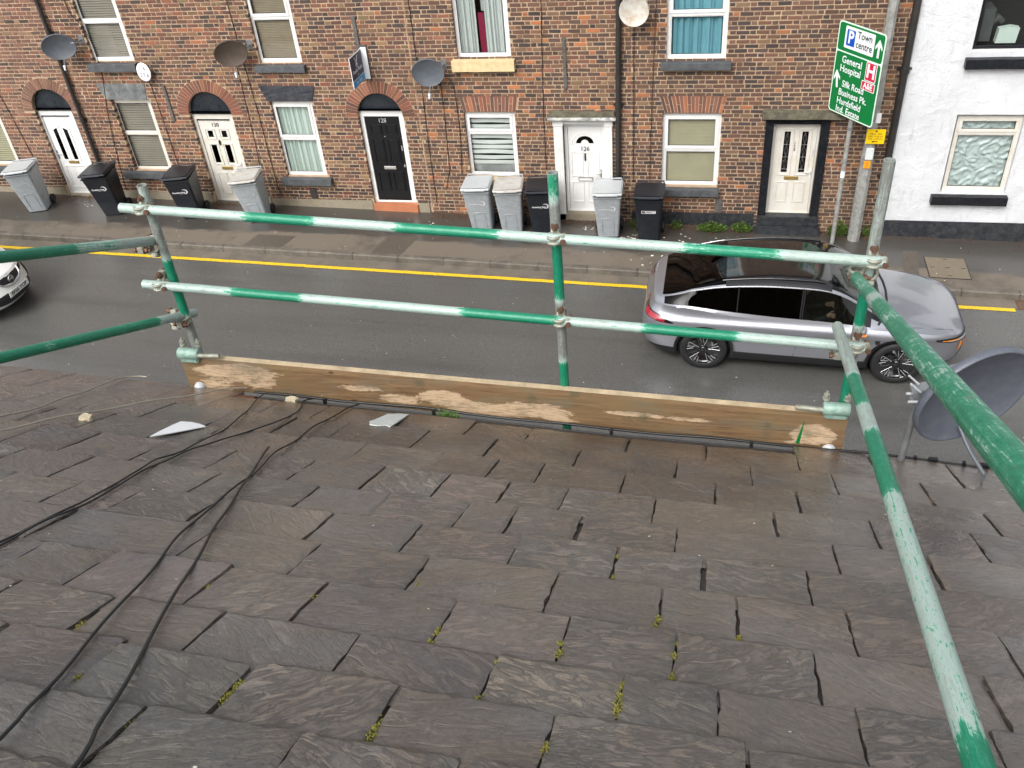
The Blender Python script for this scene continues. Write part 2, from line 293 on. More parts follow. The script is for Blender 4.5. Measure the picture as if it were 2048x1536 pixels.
n.bsdf.inputs['Specular IOR Level'].default_value = .75
n.bsdf.inputs['Coat IOR'].default_value = 1.45; n.bsdf.inputs['Coat Roughness'].default_value = .13
n.ln(n.ramp(damp, [(.38, 1.0), (.58, .4)]), n.bsdf.inputs['Coat Weight'])
hh_ = n.math('ADD', n.math('SUBTRACT', n.math('MULTIPLY', w0, 1.2), n.math('MULTIPLY', n.math('MULTIPLY', w1, smooth), .25)), n.math('ADD', n.math('MULTIPLY', w2, .2), n.math('MULTIPLY', pit, .35)))
bb_ = n.bump(hh_, .9, .008)
b2_ = n.add('ShaderNodeBump'); b2_.inputs['Strength'].default_value = .5; b2_.inputs['Distance'].default_value = .006; n.ln(hh_, b2_.inputs['Height']); n.ln(b2_.outputs[0], n.bsdf.inputs['Coat Normal']); MAT['slate'] = m
MAT['underslate'] = simple('dark_underslate', (.045, .038, .032), .8, var=.6, vs=20)  # dark mottled colour of the deck seen between slates
MAT['far_slate'] = simple('terrace_roof_slate', (.06, .058, .062), .5, var=.4, vs=5, bs=.5, bscale=9)

# ------------------------------------------------------------------ mesh helpers
class MB:
    def __init__(s): s.v = []; s.f = []; s.m = []; s.c = []; s.sm = []; s.uv = []; s.hasuv = False
    def add(s, verts, faces, mi=0, col=(1, 1, 1), smooth=False, uvs=None):
        b = len(s.v); s.v.extend([tuple(v) for v in verts])
        for k, f in enumerate(faces):
            s.f.append([b+i for i in f]); s.m.append(mi); s.c.append(col); s.sm.append(smooth)
            if uvs is not None: s.hasuv = True; s.uv.append([uvs[i] for i in f])
            else: s.uv.append([(0, 0)]*len(f))
    def quad(s, a, b, c, d, mi=0, col=(1, 1, 1)): s.add([a, b, c, d], [(0, 1, 2, 3)], mi, col)
    def box(s, x0, x1, y0, y1, z0, z1, mi=0, col=(1, 1, 1), M=None):
        P = [Vector((x, y, z)) for z in (z0, z1) for y in (y0, y1) for x in (x0, x1)]
        if M: P = [M @ p for p in P]
        s.add(P, [(0, 2, 3, 1), (4, 5, 7, 6), (0, 1, 5, 4), (2, 6, 7, 3), (0, 4, 6, 2), (1, 3, 7, 5)], mi, col)
    def bbox(s, x0, x1, y0, y1, z0, z1, b=.004, mi=0, M=None):
        """box with chamfered edges"""
        bm = bmesh.new(); bmesh.ops.create_cube(bm, size=1)
        for v in bm.verts: v.co = Vector(((x0+x1)/2+v.co.x*(x1-x0), (y0+y1)/2+v.co.y*(y1-y0), (z0+z1)/2+v.co.z*(z1-z0)))
        bmesh.ops.bevel(bm, geom=bm.edges[:], offset=b, segments=2, affect='EDGES')
        s.bm(bm, mi, M)
    def bm(s, bm, mi=0, M=None, smooth=False, col=(1, 1, 1)):
        bm.verts.ensure_lookup_table()
        s.add([(M @ v.co if M else v.co.copy()) for v in bm.verts], [[v.index for v in f.verts] for f in bm.faces], mi, col, smooth); bm.free()
    def frame(s, x0, x1, z0, z1, w, y0, y1, mi=0, wb=None, wt=None):
        wb = wb or w; wt = wt or w
        s.box(x0, x1, y0, y1, z0, z0+wb, mi); s.box(x0, x1, y0, y1, z1-wt, z1, mi)
        s.box(x0, x0+w, y0, y1, z0+wb, z1-wt, mi); s.box(x1-w, x1, y0, y1, z0+wb, z1-wt, mi)
    def tube(s, pts, r, seg=12, mi=0, cap=True, col=(1, 1, 1), smooth=True, rr=None):
        pts = [Vector(p) for p in pts]; n = len(pts); rings = []
        t0 = (pts[1]-pts[0]).normalized(); up = Vector((0, 0, 1)) if abs(t0.z) < .9 else Vector((1, 0, 0))
        nv = t0.cross(up).normalized()
        for i, p in enumerate(pts):
            t = (pts[min(i+1, n-1)]-pts[max(i-1, 0)]).normalized(); nv = (nv-t*nv.dot(t)).normalized(); bv = t.cross(nv)
            q = rr[i] if rr else r
            rings.append([p+(nv*math.cos(2*math.pi*k/seg)+bv*math.sin(2*math.pi*k/seg))*q for k in range(seg)])
        V = [v for rg in rings for v in rg]; F = []
        for i in range(n-1):
            for k in range(seg): F.append((i*seg+k, i*seg+(k+1) % seg, (i+1)*seg+(k+1) % seg, (i+1)*seg+k))
        s.add(V, F, mi, col, smooth)
        if cap: s.add(rings[0], [tuple(range(seg))[::-1]], mi, col); s.add(rings[-1], [tuple(range(seg))], mi, col)
    def lathe(s, prof, seg=32, mi=0, M=None, smooth=True, sy=1.0):
        V = [(r*math.cos(2*math.pi*k/seg), r*math.sin(2*math.pi*k/seg)*sy, z) for r, z in prof for k in range(seg)]
        if M: V = [M @ Vector(v) for v in V]
        F = [(i*seg+k, i*seg+(k+1) % seg, (i+1)*seg+(k+1) % seg, (i+1)*seg+k) for i in range(len(prof)-1) for k in range(seg)]
        s.add(V, F, mi, (1, 1, 1), smooth)
    def prism(s, poly, y0, y1, mi=0, M=None, col=(1, 1, 1)):
        """polygon in XZ extruded along Y"""
        n = len(poly); V = [Vector((x, y0, z)) for x, z in poly]+[Vector((x, y1, z)) for x, z in poly]
        if M: V = [M @ v for v in V]
        s.add(V, [tuple(range(n)), tuple(range(2*n-1, n-1, -1))]+[(i, i+n, (i+1) % n+n, (i+1) % n) for i in range(n)], mi, col)
    def build(s, name, mats, parent=None, origin=(0, 0, 0), bevel=0, attrs=None, weld=0):
        me = bpy.data.meshes.new(name); o = Vector(origin)
        me.from_pydata([tuple(Vector(v)-o) for v in s.v], [], s.f)
        mats = mats if isinstance(mats, (list, tuple)) else [mats]
        for k in mats: me.materials.append(MAT[k] if isinstance(k, str) else k)
        me.polygons.foreach_set('material_index', s.m); me.polygons.foreach_set('use_smooth', s.sm)
        if any(c != (1, 1, 1) for c in s.c):
            a = me.color_attributes.new('Col', 'FLOAT_COLOR', 'CORNER'); buf = []
            for f, c in zip(s.f, s.c): buf.extend([c[0], c[1], c[2], 1]*len(f))
            a.data.foreach_set('color', buf)
        if s.hasuv:
            u = me.uv_layers.new(name='UVMap'); buf = []
            for q in s.uv:
                for a_ in q: buf.extend(a_)
            u.data.foreach_set('uv', buf)
        if attrs:
            for k, vals in attrs.items():
                a = me.attributes.new(k, 'FLOAT', 'POINT'); a.data.foreach_set('value', vals)
        me.validate(clean_customdata=False); me.update()
        if weld:
            bm = bmesh.new(); bm.from_mesh(me); bmesh.ops.remove_doubles(bm, verts=bm.verts[:], dist=weld); bmesh.ops.dissolve_degenerate(bm, dist=1e-5, edges=bm.edges[:]); bm.to_mesh(me); bm.free(); me.update()
        ob = bpy.data.objects.new(name, me); COL.objects.link(ob)
        if parent is not None: ob.parent = parent
        else: ob.location = o
        if bevel:
            bv = ob.modifiers.new('bevel', 'BEVEL'); bv.width = bevel; bv.segments = 2; bv.limit_method = 'ANGLE'; bv.angle_limit = R(40)
        return ob
def tag(o, label=None, cat=None, group=None, kind=None):
    if label: o['label'] = label
    if cat: o['category'] = cat
    if group: o['group'] = group
    if kind: o['kind'] = kind
    return o
def thing(name, loc, label, cat, rz=0, group=None):
    o = bpy.data.objects.new(name, None); COL.objects.link(o); o.location = loc; o.rotation_euler = (0, 0, rz); o.empty_display_size = .2
    return tag(o, label, cat, group)
def copy_tree(o, parent=None):
    c = o.copy(); COL.objects.link(c); c.parent = parent
    for ch in list(o.children): copy_tree(ch, c)
    return c
def text(name, s, size, M, mat, parent=None, align='CENTER', ext=.0006, xs=1.0, bold=0.0, ls=1.0):
    cu = bpy.data.curves.new('t', 'FONT'); cu.body = s; cu.size = size; cu.align_x = align; cu.align_y = 'CENTER'; cu.extrude = ext; cu.offset = bold; cu.space_line = ls
    cu.resolution_u = 3
    t = bpy.data.objects.new('t', cu); COL.objects.link(t); bpy.context.view_layer.update()
    me = bpy.data.meshes.new_from_object(t.evaluated_get(bpy.context.evaluated_depsgraph_get()))
    bpy.data.objects.remove(t); bpy.data.curves.remove(cu)
    me.transform(M @ Matrix.Diagonal((xs, 1, 1, 1))); me.materials.clear(); me.materials.append(MAT[mat]); me.name = name
    ob = bpy.data.objects.new(name, me); COL.objects.link(ob)
    if parent is not None: ob.parent = parent
    return ob
def face_mat(p, xdir, ydir):
    """matrix that puts text (XY plane) at p with the given right and up directions"""
    x = Vector(xdir).normalized(); y = Vector(ydir).normalized(); z = x.cross(y)
    return Matrix(((x.x, y.x, z.x, p[0]), (x.y, y.y, z.y, p[1]), (x.z, y.z, z.z, p[2]), (0, 0, 0, 1)))
def zroad(x): return SL*x
def zpav(x): return .115+SL*x
def dense_line(pts, step=.06):
    """Catmull-Rom through the points"""
    P = [Vector(p) for p in pts]; out = []
    for i in range(len(P)-1):
        a = P[max(i-1, 0)]; b = P[i]; c = P[i+1]; d = P[min(i+2, len(P)-1)]
        n_ = max(2, int((c-b).length/step))
        for k in range(n_):
            t = k/n_; out.append(.5*((2*b)+(c-a)*t+(2*a-5*b+4*c-d)*t*t+(3*b-a-3*c+d)*t**3))
    out.append(P[-1]); return out
def interp(pts, x):
    if x <= pts[0][0]: return pts[0][1]
    for (a, b), (c, d) in zip(pts, pts[1:]):
        if x <= c:
            return b+(d-b)*(x-a)/(c-a)
    return pts[-1][1]
def sinterp(pts, x):
    """smooth (monotone-ish Catmull) interpolation"""
    n_ = len(pts)
    if x <= pts[0][0]: return pts[0][1]
    if x >= pts[-1][0]: return pts[-1][1]
    for i in range(n_-1):
        if x <= pts[i+1][0]: break
    x0, y0 = pts[i]; x1, y1 = pts[i+1]; h = x1-x0; t = (x-x0)/h
    def sl(j):
        if j == 0: return (pts[1][1]-pts[0][1])/(pts[1][0]-pts[0][0])
        if j == n_-1: return (pts[-1][1]-pts[-2][1])/(pts[-1][0]-pts[-2][0])
        return (pts[j+1][1]-pts[j-1][1])/(pts[j+1][0]-pts[j-1][0])
    m0, m1 = sl(i)*h, sl(i+1)*h
    return (2*t**3-3*t*t+1)*y0+(t**3-2*t*t+t)*m0+(-2*t**3+3*t*t)*y1+(t**3-t*t)*m1

# ================================================================== SETTING
def sheet(mb, x0, x1, y0, y1, off, nx=1, mi=0):
    for i in range(nx):
        a = x0+(x1-x0)*i/nx; b = x0+(x1-x0)*(i+1)/nx
        mb.quad((a, y0, SL*a+off), (b, y0, SL*b+off), (b, y1, SL*b+off), (a, y1, SL*a+off), mi)
mb = MB(); sheet(mb, -400, 400, -400, 400, -.03); tag(mb.build('ground', 'asphalt'), kind='structure')
mb = MB(); sheet(mb, -80, 80, 4.8, 13.945, .0); tag(mb.build('road', 'asphalt'), kind='structure')
mb = MB(); sheet(mb, -80, 80, 14.045, 24, .115); sheet(mb, -80, 80, -6, 4.7, .115); tag(mb.build('pavement', 'pavement'), kind='structure')
mb = MB()
for yy, flip in ((13.935, 0), (4.7, 1)):
    x = -40.0
    while x < 30:
        L = .9; g = .0045; xa, xb = x+g, x+L-g; j = random.uniform(-.004, .004)
        for (p, q) in ((xa, xb),):
            z0a, z1a = SL*p-.05, SL*p+.118+j; z0b, z1b = SL*q-.05, SL*q+.118+j
            y0, y1 = yy, yy+.115; c = .018; e0, e1 = (y0+c, y1) if not flip else (y0, y1-c)
            V = [(p, y0, z0a), (q, y0, z0b), (q, y1, z0b), (p, y1, z0a), (p, y0, z1a-c), (q, y0, z1b-c), (q, y1, z1b-(c if flip else 0)), (p, y1, z1a-(c if flip else 0)), (p, e0, z1a), (q, e0, z1b), (q, e1, z1b), (p, e1, z1a)]
            mb.add(V, [(0, 1, 5, 4), (1, 2, 6, 5), (2, 3, 7, 6), (3, 0, 4, 7), (4, 5, 9, 8), (8, 9, 10, 11), (11, 10, 6, 7), (5, 6, 10, 9), (4, 8, 11, 7)])
        x += L
tag(mb.build('kerb', 'kerb'), kind='structure')
mb = MB(); sheet(mb, -40, 30, 13.665, 13.935, .004); tag(mb.build('gutter_strip', 'gutter_strip'), kind='structure')
mb = MB()
x = -30.0
while x < 4.86:                                   # ragged thermoplastic edge
    b = min(x+.22, 4.88); j0, j1 = random.uniform(-.005, .005), random.uniform(-.005, .005)
    mb.quad((x, 13.56+j0, SL*x+.006), (b, 13.56+j1, SL*b+.006), (b, 13.655+j1, SL*b+.006), (x, 13.655+j0, SL*x+.006)); x = b
tag(mb.build('yellow_line', 'yellow'), kind='structure')
# patched strips in the footway
mb = MB()
for (xa, xb, ya, yb) in ((-6.35, -5.75, 14.05, 14.75), (-9.0, -8.2, 14.05, 14.5), (3.2, 3.45, 14.05, 15.2)):
    P = [(xa, ya), (xb, ya), (xb+.12, yb), (xa+.12, yb)]
    mb.quad(*[(a, b_, SL*a+.119) for a, b_ in P])
MAT['patch'] = simple('tarmac_patch', (.085, .07, .055), .5, var=.45, vs=18, bs=.4, bscale=110)
tag(mb.build('footway_patches', 'patch'), kind='structure')

def rec(x, z, dy):
    k = (D+dy)/D; return x*k, CH+(z-CH)*k
PAL = {
 'red':  [(5, (.185, .070, .040)), (4, (.13, .055, .036)), (3.5, (.085, .043, .032)), (2.2, (.048, .032, .028)), (2, (.215, .105, .052)), (1.0, (.29, .09, .04)), (1.8, (.19, .12, .06))],
 'mix':  [(4, (.155, .072, .040)), (4, (.115, .056, .035)), (3.2, (.08, .043, .032)), (2.2, (.042, .029, .027)), (2.6, (.20, .115, .06)), (1.1, (.42, .145, .05)), (1.2, (.24, .095, .055))],
 'faded': [(5, (.20, .088, .058)), (4, (.155, .07, .05)), (2.5, (.10, .055, .042)), (1.2, (.055, .038, .034)), (3, (.23, .13, .08)), (1.5, (.27, .11, .065))],
 'tan':  [(4, (.165, .07, .042)), (4, (.12, .055, .037)), (3, (.08, .044, .034)), (2, (.045, .031, .028)), (3.4, (.225, .135, .066)), (.8, (.28, .09, .045))],
 'brown': [(5, (.145, .068, .040)), (4, (.11, .054, .034)), (3.5, (.078, .044, .034)), (2.4, (.042, .03, .028)), (2, (.18, .108, .06)), (.7, (.36, .13, .05))],
 'dull': [(4, (.17, .078, .052)), (4, (.13, .063, .043)), (3, (.085, .045, .036)), (2.4, (.05, .034, .032)), (2.2, (.20, .12, .07)), (.7, (.36, .14, .07))],
}
def pick(pal):
    t = random.uniform(0, sum(w_ for w_, _ in pal))
    for w_, c in pal:
        t -= w_
        if t <= 0: break
    k = random.uniform(.7, 1.3); return tuple(min(1, q*k*random.uniform(.95, 1.05)) for q in c)
def bricks(mb, x0, x1, z0, z1, holes, pal, darkfn=None):
    P = .0750; nc0 = int(math.floor(z0/P)); nc1 = int(math.ceil(z1/P))
    for k in range(nc0, nc1):
        za, zb = k*P+.007, (k+1)*P-.0075; zm = (za+zb)/2
        cuts = [(x0, x1)]
        for h in holes:
            iv = h['iv'](zm)
            if not iv: continue
            a, b = iv; new = []
            for (p, q) in cuts:
                if b <= p or a >= q: new.append((p, q)); continue
                if a > p: new.append((p, a))
                if b < q: new.append((b, q))
            cuts = new
        opens = {round(v, 4) for h in holes if h['open'] for iv in [h['iv'](zm)] if iv for v in iv}
        off = (.169 if k % 2 else 0)+random.uniform(-.02, .02)+math.sin(k*1.7)*.02
        xx = x0-.4+off; st = 0; items = []
        while xx < x1+.1:
            L = (.222 if st % 2 == 0 else .107)*random.uniform(.96, 1.04); items.append((xx+.0068, xx+L-.0068)); xx += L; st += 1
        for (p, q) in cuts:
            for (a, b) in items:
                a2, b2 = max(a, p), min(b, q)
                if b2-a2 < .03: continue
                c = pick(pal)
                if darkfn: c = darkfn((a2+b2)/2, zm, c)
                j = lambda s_: random.uniform(-s_, s_)
                yf = D-.003+j(.0025); e = .006; yb = D+.008
                A = [(a2+j(.005), yb, za+j(.0045)), (b2+j(.005), yb, za+j(.0045)), (b2+j(.005), yb, zb+j(.0045)), (a2+j(.005), yb, zb+j(.0045))]
                B = [(A[0][0]+e, yf, A[0][2]+e), (A[1][0]-e, yf, A[1][2]+e), (A[2][0]-e, yf, A[2][2]-e), (A[3][0]+e, yf, A[3][2]-e)]
                mb.add(A+B, [(4, 5, 6, 7), (0, 1, 5, 4), (1, 2, 6, 5), (2, 3, 7, 6), (3, 0, 4, 7)], 1, c)
                for (edge, s_) in ((a2, -1), (b2, 1)):
                    if round(edge, 4) in opens or any(abs(edge-o) < 1e-3 for o in opens):
                        xx_ = edge+s_*.001
                        Q = [(xx_, yf+.004, za), (xx_, D+.12, za), (xx_, D+.12, zb), (xx_, yf+.004, zb)]
                        mb.add(Q, [(0, 1, 2, 3) if s_ > 0 else (3, 2, 1, 0)], 1, c)
def backing(mb, x0, x1, z0, z1, rects, y=None, mi=0):
    y = D+.0065 if y is None else y
    xs = sorted({x0, x1}|{min(max(v, x0), x1) for r in rects for v in r[:2]}); zs = sorted({z0, z1}|{min(max(v, z0), z1) for r in rects for v in r[2:]})
    for a, b in zip(xs, xs[1:]):
        for c, d in zip(zs, zs[1:]):
            mx, mz = (a+b)/2, (c+d)/2
            if any(r[0] < mx < r[1] and r[2] < mz < r[3] for r in rects): continue
            mb.quad((a, y, c), (b, y, c), (b, y, d), (a, y, d), mi)
def reveals(mb, r, dep=.14, mi=0):
    a, b, c, d = r; y0 = D+.0065; y1 = D+dep
    mb.quad((a, y0, c), (a, y0, d), (a, y1, d), (a, y1, c), mi); mb.quad((b, y0, c), (b, y1, c), (b, y1, d), (b, y0, d), mi)
    mb.quad((a, y0, d), (b, y0, d), (b, y1, d), (a, y1, d), mi); mb.quad((a, y0, c), (a, y1, c), (b, y1, c), (b, y0, c), mi)
def H_rect(a, b, c, d, op=True): return dict(iv=lambda z: (a, b) if c < z < d else None, open=op, rect=(a, b, c, d))
def H_ring(cx, cz, Ro): return dict(iv=lambda z: (cx-math.sqrt(Ro*Ro-(z-cz)**2), cx+math.sqrt(Ro*Ro-(z-cz)**2)) if cz-.01 < z < cz+Ro else None, open=False, rect=None)
def H_trap(a0, b0, z0, a1, b1, z1): return dict(iv=lambda z: (a0+(a1-a0)*(z-z0)/(z1-z0), b0+(b1-b0)*(z-z0)/(z1-z0)) if z0 < z < z1 else None, open=False, rect=None)

def arch(root, cx, cz, Ri, Ro, cols, nv=27, gap=.009):
    mb = MB(); yb = D+.001; ns = 40
    for k in range(ns):                                   # mortar bed
        t0, t1 = math.pi*k/ns, math.pi*(k+1)/ns; pr = lambda r, t: (cx-r*math.cos(t), yb, cz+r*math.sin(t))
        mb.quad(pr(Ri, t0), pr(Ro, t0), pr(Ro, t1), pr(Ri, t1), 0)
        mb.quad((cx-Ri*math.cos(t0), yb, cz+Ri*math.sin(t0)), (cx-Ri*math.cos(t1), yb, cz+Ri*math.sin(t1)), (cx-Ri*math.cos(t1), D+.13, cz+Ri*math.sin(t1)), (cx-Ri*math.cos(t0), D+.13, cz+Ri*math.sin(t0)), 0)
    for k in range(nv):
        a0 = math.pi*k/nv+gap/2/((Ri+Ro)/2); a1 = math.pi*(k+1)/nv-gap/2/((Ri+Ro)/2); yf = D-.007+random.uniform(-.002, .002)
        q = lambda r, t, y: (cx-r*math.cos(t), y, cz+r*math.sin(t)); c = pick(cols); ri, ro = Ri+random.uniform(0, .004), Ro-random.uniform(.0, .012)
        V = [q(ri, a0, yb), q(ro, a0, yb), q(ro, a1, yb), q(ri, a1, yb), q(ri+.004, a0+.006, yf), q(ro-.004, a0+.006, yf), q(ro-.004, a1-.006, yf), q(ri+.004, a1-.006, yf), q(ri, a0, D+.12), q(ri, a1, D+.12)]
        mb.add(V, [(4, 5, 6, 7), (0, 1, 5, 4), (1, 2, 6, 5), (2, 3, 7, 6), (3, 0, 4, 7), (0, 3, 9, 8)], 1, c)
    return mb.build('brick_arch', ['mortar', 'brick'], root)
def flat_arch(root, a0, b0, z0, a1, b1, z1, cols, nv=15):
    mb = MB(); g = .006; mb.quad((a0, D+.001, z0), (b0, D+.001, z0), (b1, D+.001, z1), (a1, D+.001, z1), 0)
    for k in range(nv):
        for (s, e) in ((0, .5), (.5, 1)) if k % 3 == 1 else ((0, 1),):
            c = pick(cols); u0, u1 = k/nv, (k+1)/nv; lo = lambda u, s_: a0+(b0-a0)*u+((a1+(b1-a1)*u)-(a0+(b0-a0)*u))*s_
            zs, ze = z0+(z1-z0)*s+(.004 if s else 0), z0+(z1-z0)*e-(.004 if e < 1 else 0)
            V = [(lo(u0, s)+g, D+.001, zs), (lo(u1, s)-g, D+.001, zs), (lo(u1, e)-g, D+.001, ze), (lo(u0, e)+g, D+.001, ze)]
            W = [(x+(.004 if i in (0, 3) else -.004), D-.006, z+(.004 if i < 2 else -.004)) for i, (x, y, z) in enumerate(V)]
            mb.add(V+W, [(4, 5, 6, 7), (0, 1, 5, 4), (1, 2, 6, 5), (2, 3, 7, 6), (3, 0, 4, 7)], 1, c)
    return mb.build('brick_lintel', ['mortar', 'brick'], root)
def rough_block(root, name, poly, mat, y0=-.012, y1=.1):
    mb = MB(); bm = bmesh.new(); n_ = len(poly)
    vs = [bm.verts.new((x, D+y0, z)) for x, z in poly]; f = bm.faces.new(vs)
    r = bmesh.ops.extrude_face_region(bm, geom=[f]); 
    for v in [g for g in r['geom'] if isinstance(g, bmesh.types.BMVert)]: v.co.y = D+y1
    bmesh.ops.subdivide_edges(bm, edges=bm.edges[:], cuts=5, use_grid_fill=True)
    for v in bm.verts:
        nz = mnoise.noise_vector(v.co*9); v.co += Vector((nz.x*.006, nz.y*.012, nz.z*.006))
    bmesh.ops.recalc_face_normals(bm, faces=bm.faces[:]); mb.bm(bm, 0, smooth=False)
    return mb.build(name, mat, root)
def sill(root, x0, x1, z0, z1, mat, out=.07):
    mb = MB(); bm = bmesh.new(); bmesh.ops.create_cube(bm, size=1)
    for v in bm.verts: v.co = Vector(((x0+x1)/2+v.co.x*(x1-x0), D+.01-out/2+v.co.y*(out+.18)+.03, (z0+z1)/2+v.co.z*(z1-z0)))
    bmesh.ops.subdivide_edges(bm, edges=bm.edges[:], cuts=7, use_grid_fill=True)
    for v in bm.verts:
        q = mnoise.noise_vector(v.co*7); v.co += Vector((q.x*.004, q.y*.006, q.z*.006))
    mb.bm(bm, 0); return mb.build('sill', mat, root, bevel=.004)

def window(root, r, zt, fill, mat='upvc', dep=.075, sash_top=True, sash_bot=False, fw=.066, label=None, room=True):
    a, b, c, d = r; x0, z0 = rec(a, c, dep); x1, z1 = rec(b, d, dep)
    y = D+dep; mb = MB()
    _, zt2 = rec(0, zt, dep) if zt else (0, None)
    mb.frame(x0, x1, z0, z1, fw, y, y+.06, 0, wb=fw+.012)
    panes = [(x0+fw, x1-fw, z0+fw+.012, z1-fw)]
    if zt2:
        mb.box(x0+fw, x1-fw, y+.001, y+.058, zt2-.03, zt2+.03)
        panes = [(x0+fw, x1-fw, zt2+.03, z1-fw), (x0+fw, x1-fw, z0+fw+.012, zt2-.03)]
    gl = []
    for k, (pa, pb, pc, pd) in enumerate(panes):
        if (k == 0 and sash_top and zt2) or (k == 1 and sash_bot): mb.frame(pa-.012, pb+.012, pc-.012, pd+.012, .05, y-.014, y+.03); gl.append((pa+.036, pb-.036, pc+.036, pd-.036))
        else: mb.frame(pa, pb, pc, pd, .018, y+.012, y+.05); gl.append((pa+.016, pb-.016, pc+.016, pd-.016))
    wn = mb.build('window', mat, root, bevel=.004)
    if label: wn['label'] = label
    for (pa, pb, pc, pd) in gl:
        m_ = MB(); m_.quad((pa, y+.03, pc), (pb, y+.03, pc), (pb, y+.03, pd), (pa, y+.03, pd)); g_ = m_.build('pane', 'glass', wn)
        m_ = MB(); m_.frame(pa-.001, pb+.001, pc-.001, pd+.001, .008, y+.018, y+.034); m_.build('gasket', 'black_rubber', wn)
    if room:
        m_ = MB(); X0, X1, Z0, Z1 = x0+.02, x1-.02, z0+.02, z1-.02; yb = y+.9
        m_.quad((X0, yb, Z0), (X1, yb, Z0), (X1, yb, Z1), (X0, yb, Z1)); m_.quad((X0, y+.058, Z0), (X0, y+.058, Z1), (X0, yb, Z1), (X0, yb, Z0)); m_.quad((X1, y+.058, Z0), (X1, yb, Z0), (X1, yb, Z1), (X1, y+.058, Z1))
        m_.quad((X0, y+.058, Z0), (X0, yb, Z0), (X1, yb, Z0), (X1, y+.058, Z0)); m_.quad((X0, y+.058, Z1), (X1, y+.058, Z1), (X1, yb, Z1), (X0, yb, Z1)); m_.build('dark_room', 'dark_room', wn)
    for fl in fill:
        kind, mt = fl[0], fl[1]; m_ = MB(); yy = y+.062
        fx0, fx1 = (fl[2], fl[3]) if len(fl) > 3 else (0, 1); A, B = x0+.04+(x1-x0-.08)*fx0, x0+.04+(x1-x0-.08)*fx1
        if kind == 'curtain':
            nx = 70; V = []; ph = random.random()*6; fr = fl[4] if len(fl) > 4 else 9
            for i in range(nx+1):
                t = i/nx; o = .034*math.sin(ph+t*fr*6.28*(1+.1*math.sin(t*5)))+.016*math.sin(t*fr*2.7*6.28+1)
                V += [(A+(B-A)*t, yy+.03+o, z0+.03), (A+(B-A)*t, yy+.03+o*.7, z1-.03)]
            m_.add(V, [(2*i, 2*i+2, 2*i+3, 2*i+1) for i in range(nx)], 0, smooth=True); m_.build('curtain', mt, wn)
        elif kind == 'slats':
            p_ = fl[4] if len(fl) > 4 else .028; z = z0+.05
            while z < z1-.05:
                m_.quad((A, yy, z), (B, yy, z), (B, yy+.014, z+p_*.78), (A, yy+.014, z+p_*.78)); z += p_
            m_.build('blind', mt, wn)
        elif kind == 'bands':
            z = z1-.05; i = 0; zb_ = z0+(z1-z0)*(fl[4] if len(fl) > 4 else 0)
            while z > zb_:
                hh = .075 if i % 2 == 0 else .028; s_ = .012*math.sin(i*2.1)
                if i % 2 == 0: m_.add([(A, yy+.004, z-hh), ((A+B)/2, yy, z-hh-s_), (B, yy+.004, z-hh+s_*.5), (B, yy, z), ((A+B)/2, yy+.006, z-s_), (A, yy, z)], [(0, 1, 4, 5), (1, 2, 3, 4)])
                z -= hh; i += 1
            m_.build('blind', mt, wn)
        elif kind == 'film':
            nx, nz = 40, 60; V = []
            for j in range(nz+1):
                for i in range(nx+1):
                    x = A+(B-A)*i/nx; z = z0+.05+(z1-z0-.1)*j/nz; q = Vector((x*7.5, 3, z*7.5)); q2 = mnoise.noise(q*.5)*2
                    hgt = (1-min(1, abs(mnoise.noise(q+Vector((q2, 0, q2*.7))))*3.2))**2*.05+(1-min(1, abs(mnoise.noise(q*2.1+Vector((q2, 0, 0))))*3))**2*.022
                    V.append((x, y+.115-hgt, z))
            m_.add(V, [(j*(nx+1)+i, j*(nx+1)+i+1, (j+1)*(nx+1)+i+1, (j+1)*(nx+1)+i) for j in range(nz) for i in range(nx)], 0, smooth=True); m_.build('crinkled_film', mt, wn)
        elif kind == 'sheet':
            lo, hi = (fl[4], fl[5]) if len(fl) > 5 else (0, 1)
            m_.quad((A, yy+.05, z0+(z1-z0)*lo+.01), (B, yy+.05, z0+(z1-z0)*lo+.01), (B, yy+.02, z0+(z1-z0)*hi-.01), (A, yy+.02, z0+(z1-z0)*hi-.01)); m_.build('curtain', mt, wn)
    return wn
def mould(mb, a, b, c, d, y, raised=True, wdt=.014, mi=0):
    mb.frame(a, b, c, d, wdt, y-.014, y+.004, mi)
    if raised: mb.box(a+wdt+.012, b-wdt-.012, y-.006, y+.004, c+wdt+.012, d-wdt-.012, mi)
def handle(door, x, z, y, left=True, mat='chrome'):
    mb = MB(); mb.bbox(x-.014, x+.014, y-.012, y, z-.10, z+.10, .004)
    s_ = -1 if left else 1; mb.tube([(x, y-.012, z+.03), (x, y-.05, z+.03), (x+s_*.02, y-.055, z+.03), (x+s_*.12, y-.052, z+.03)], .009, 8); mb.build('door_handle', mat, door)
def letterbox(door, x, z, y, mat, wd=.27):
    mb = MB(); mb.bbox(x-wd/2, x+wd/2, y-.012, y, z-.033, z+.033, .004); mb.bbox(x-wd/2+.02, x+wd/2-.02, y-.018, y-.012, z-.02, z+.02, .003); mb.build('letterbox', mat, door)
def glasslight(door, pts, y):
    mb = MB(); mb.prism(pts, y-.003, y, 0); mb.build('glass_light', 'tinted_glass', door)
    mb = MB(); mb.prism(pts, y, y+.002, 0); mb.build('glass_backing', 'dark_room', door)
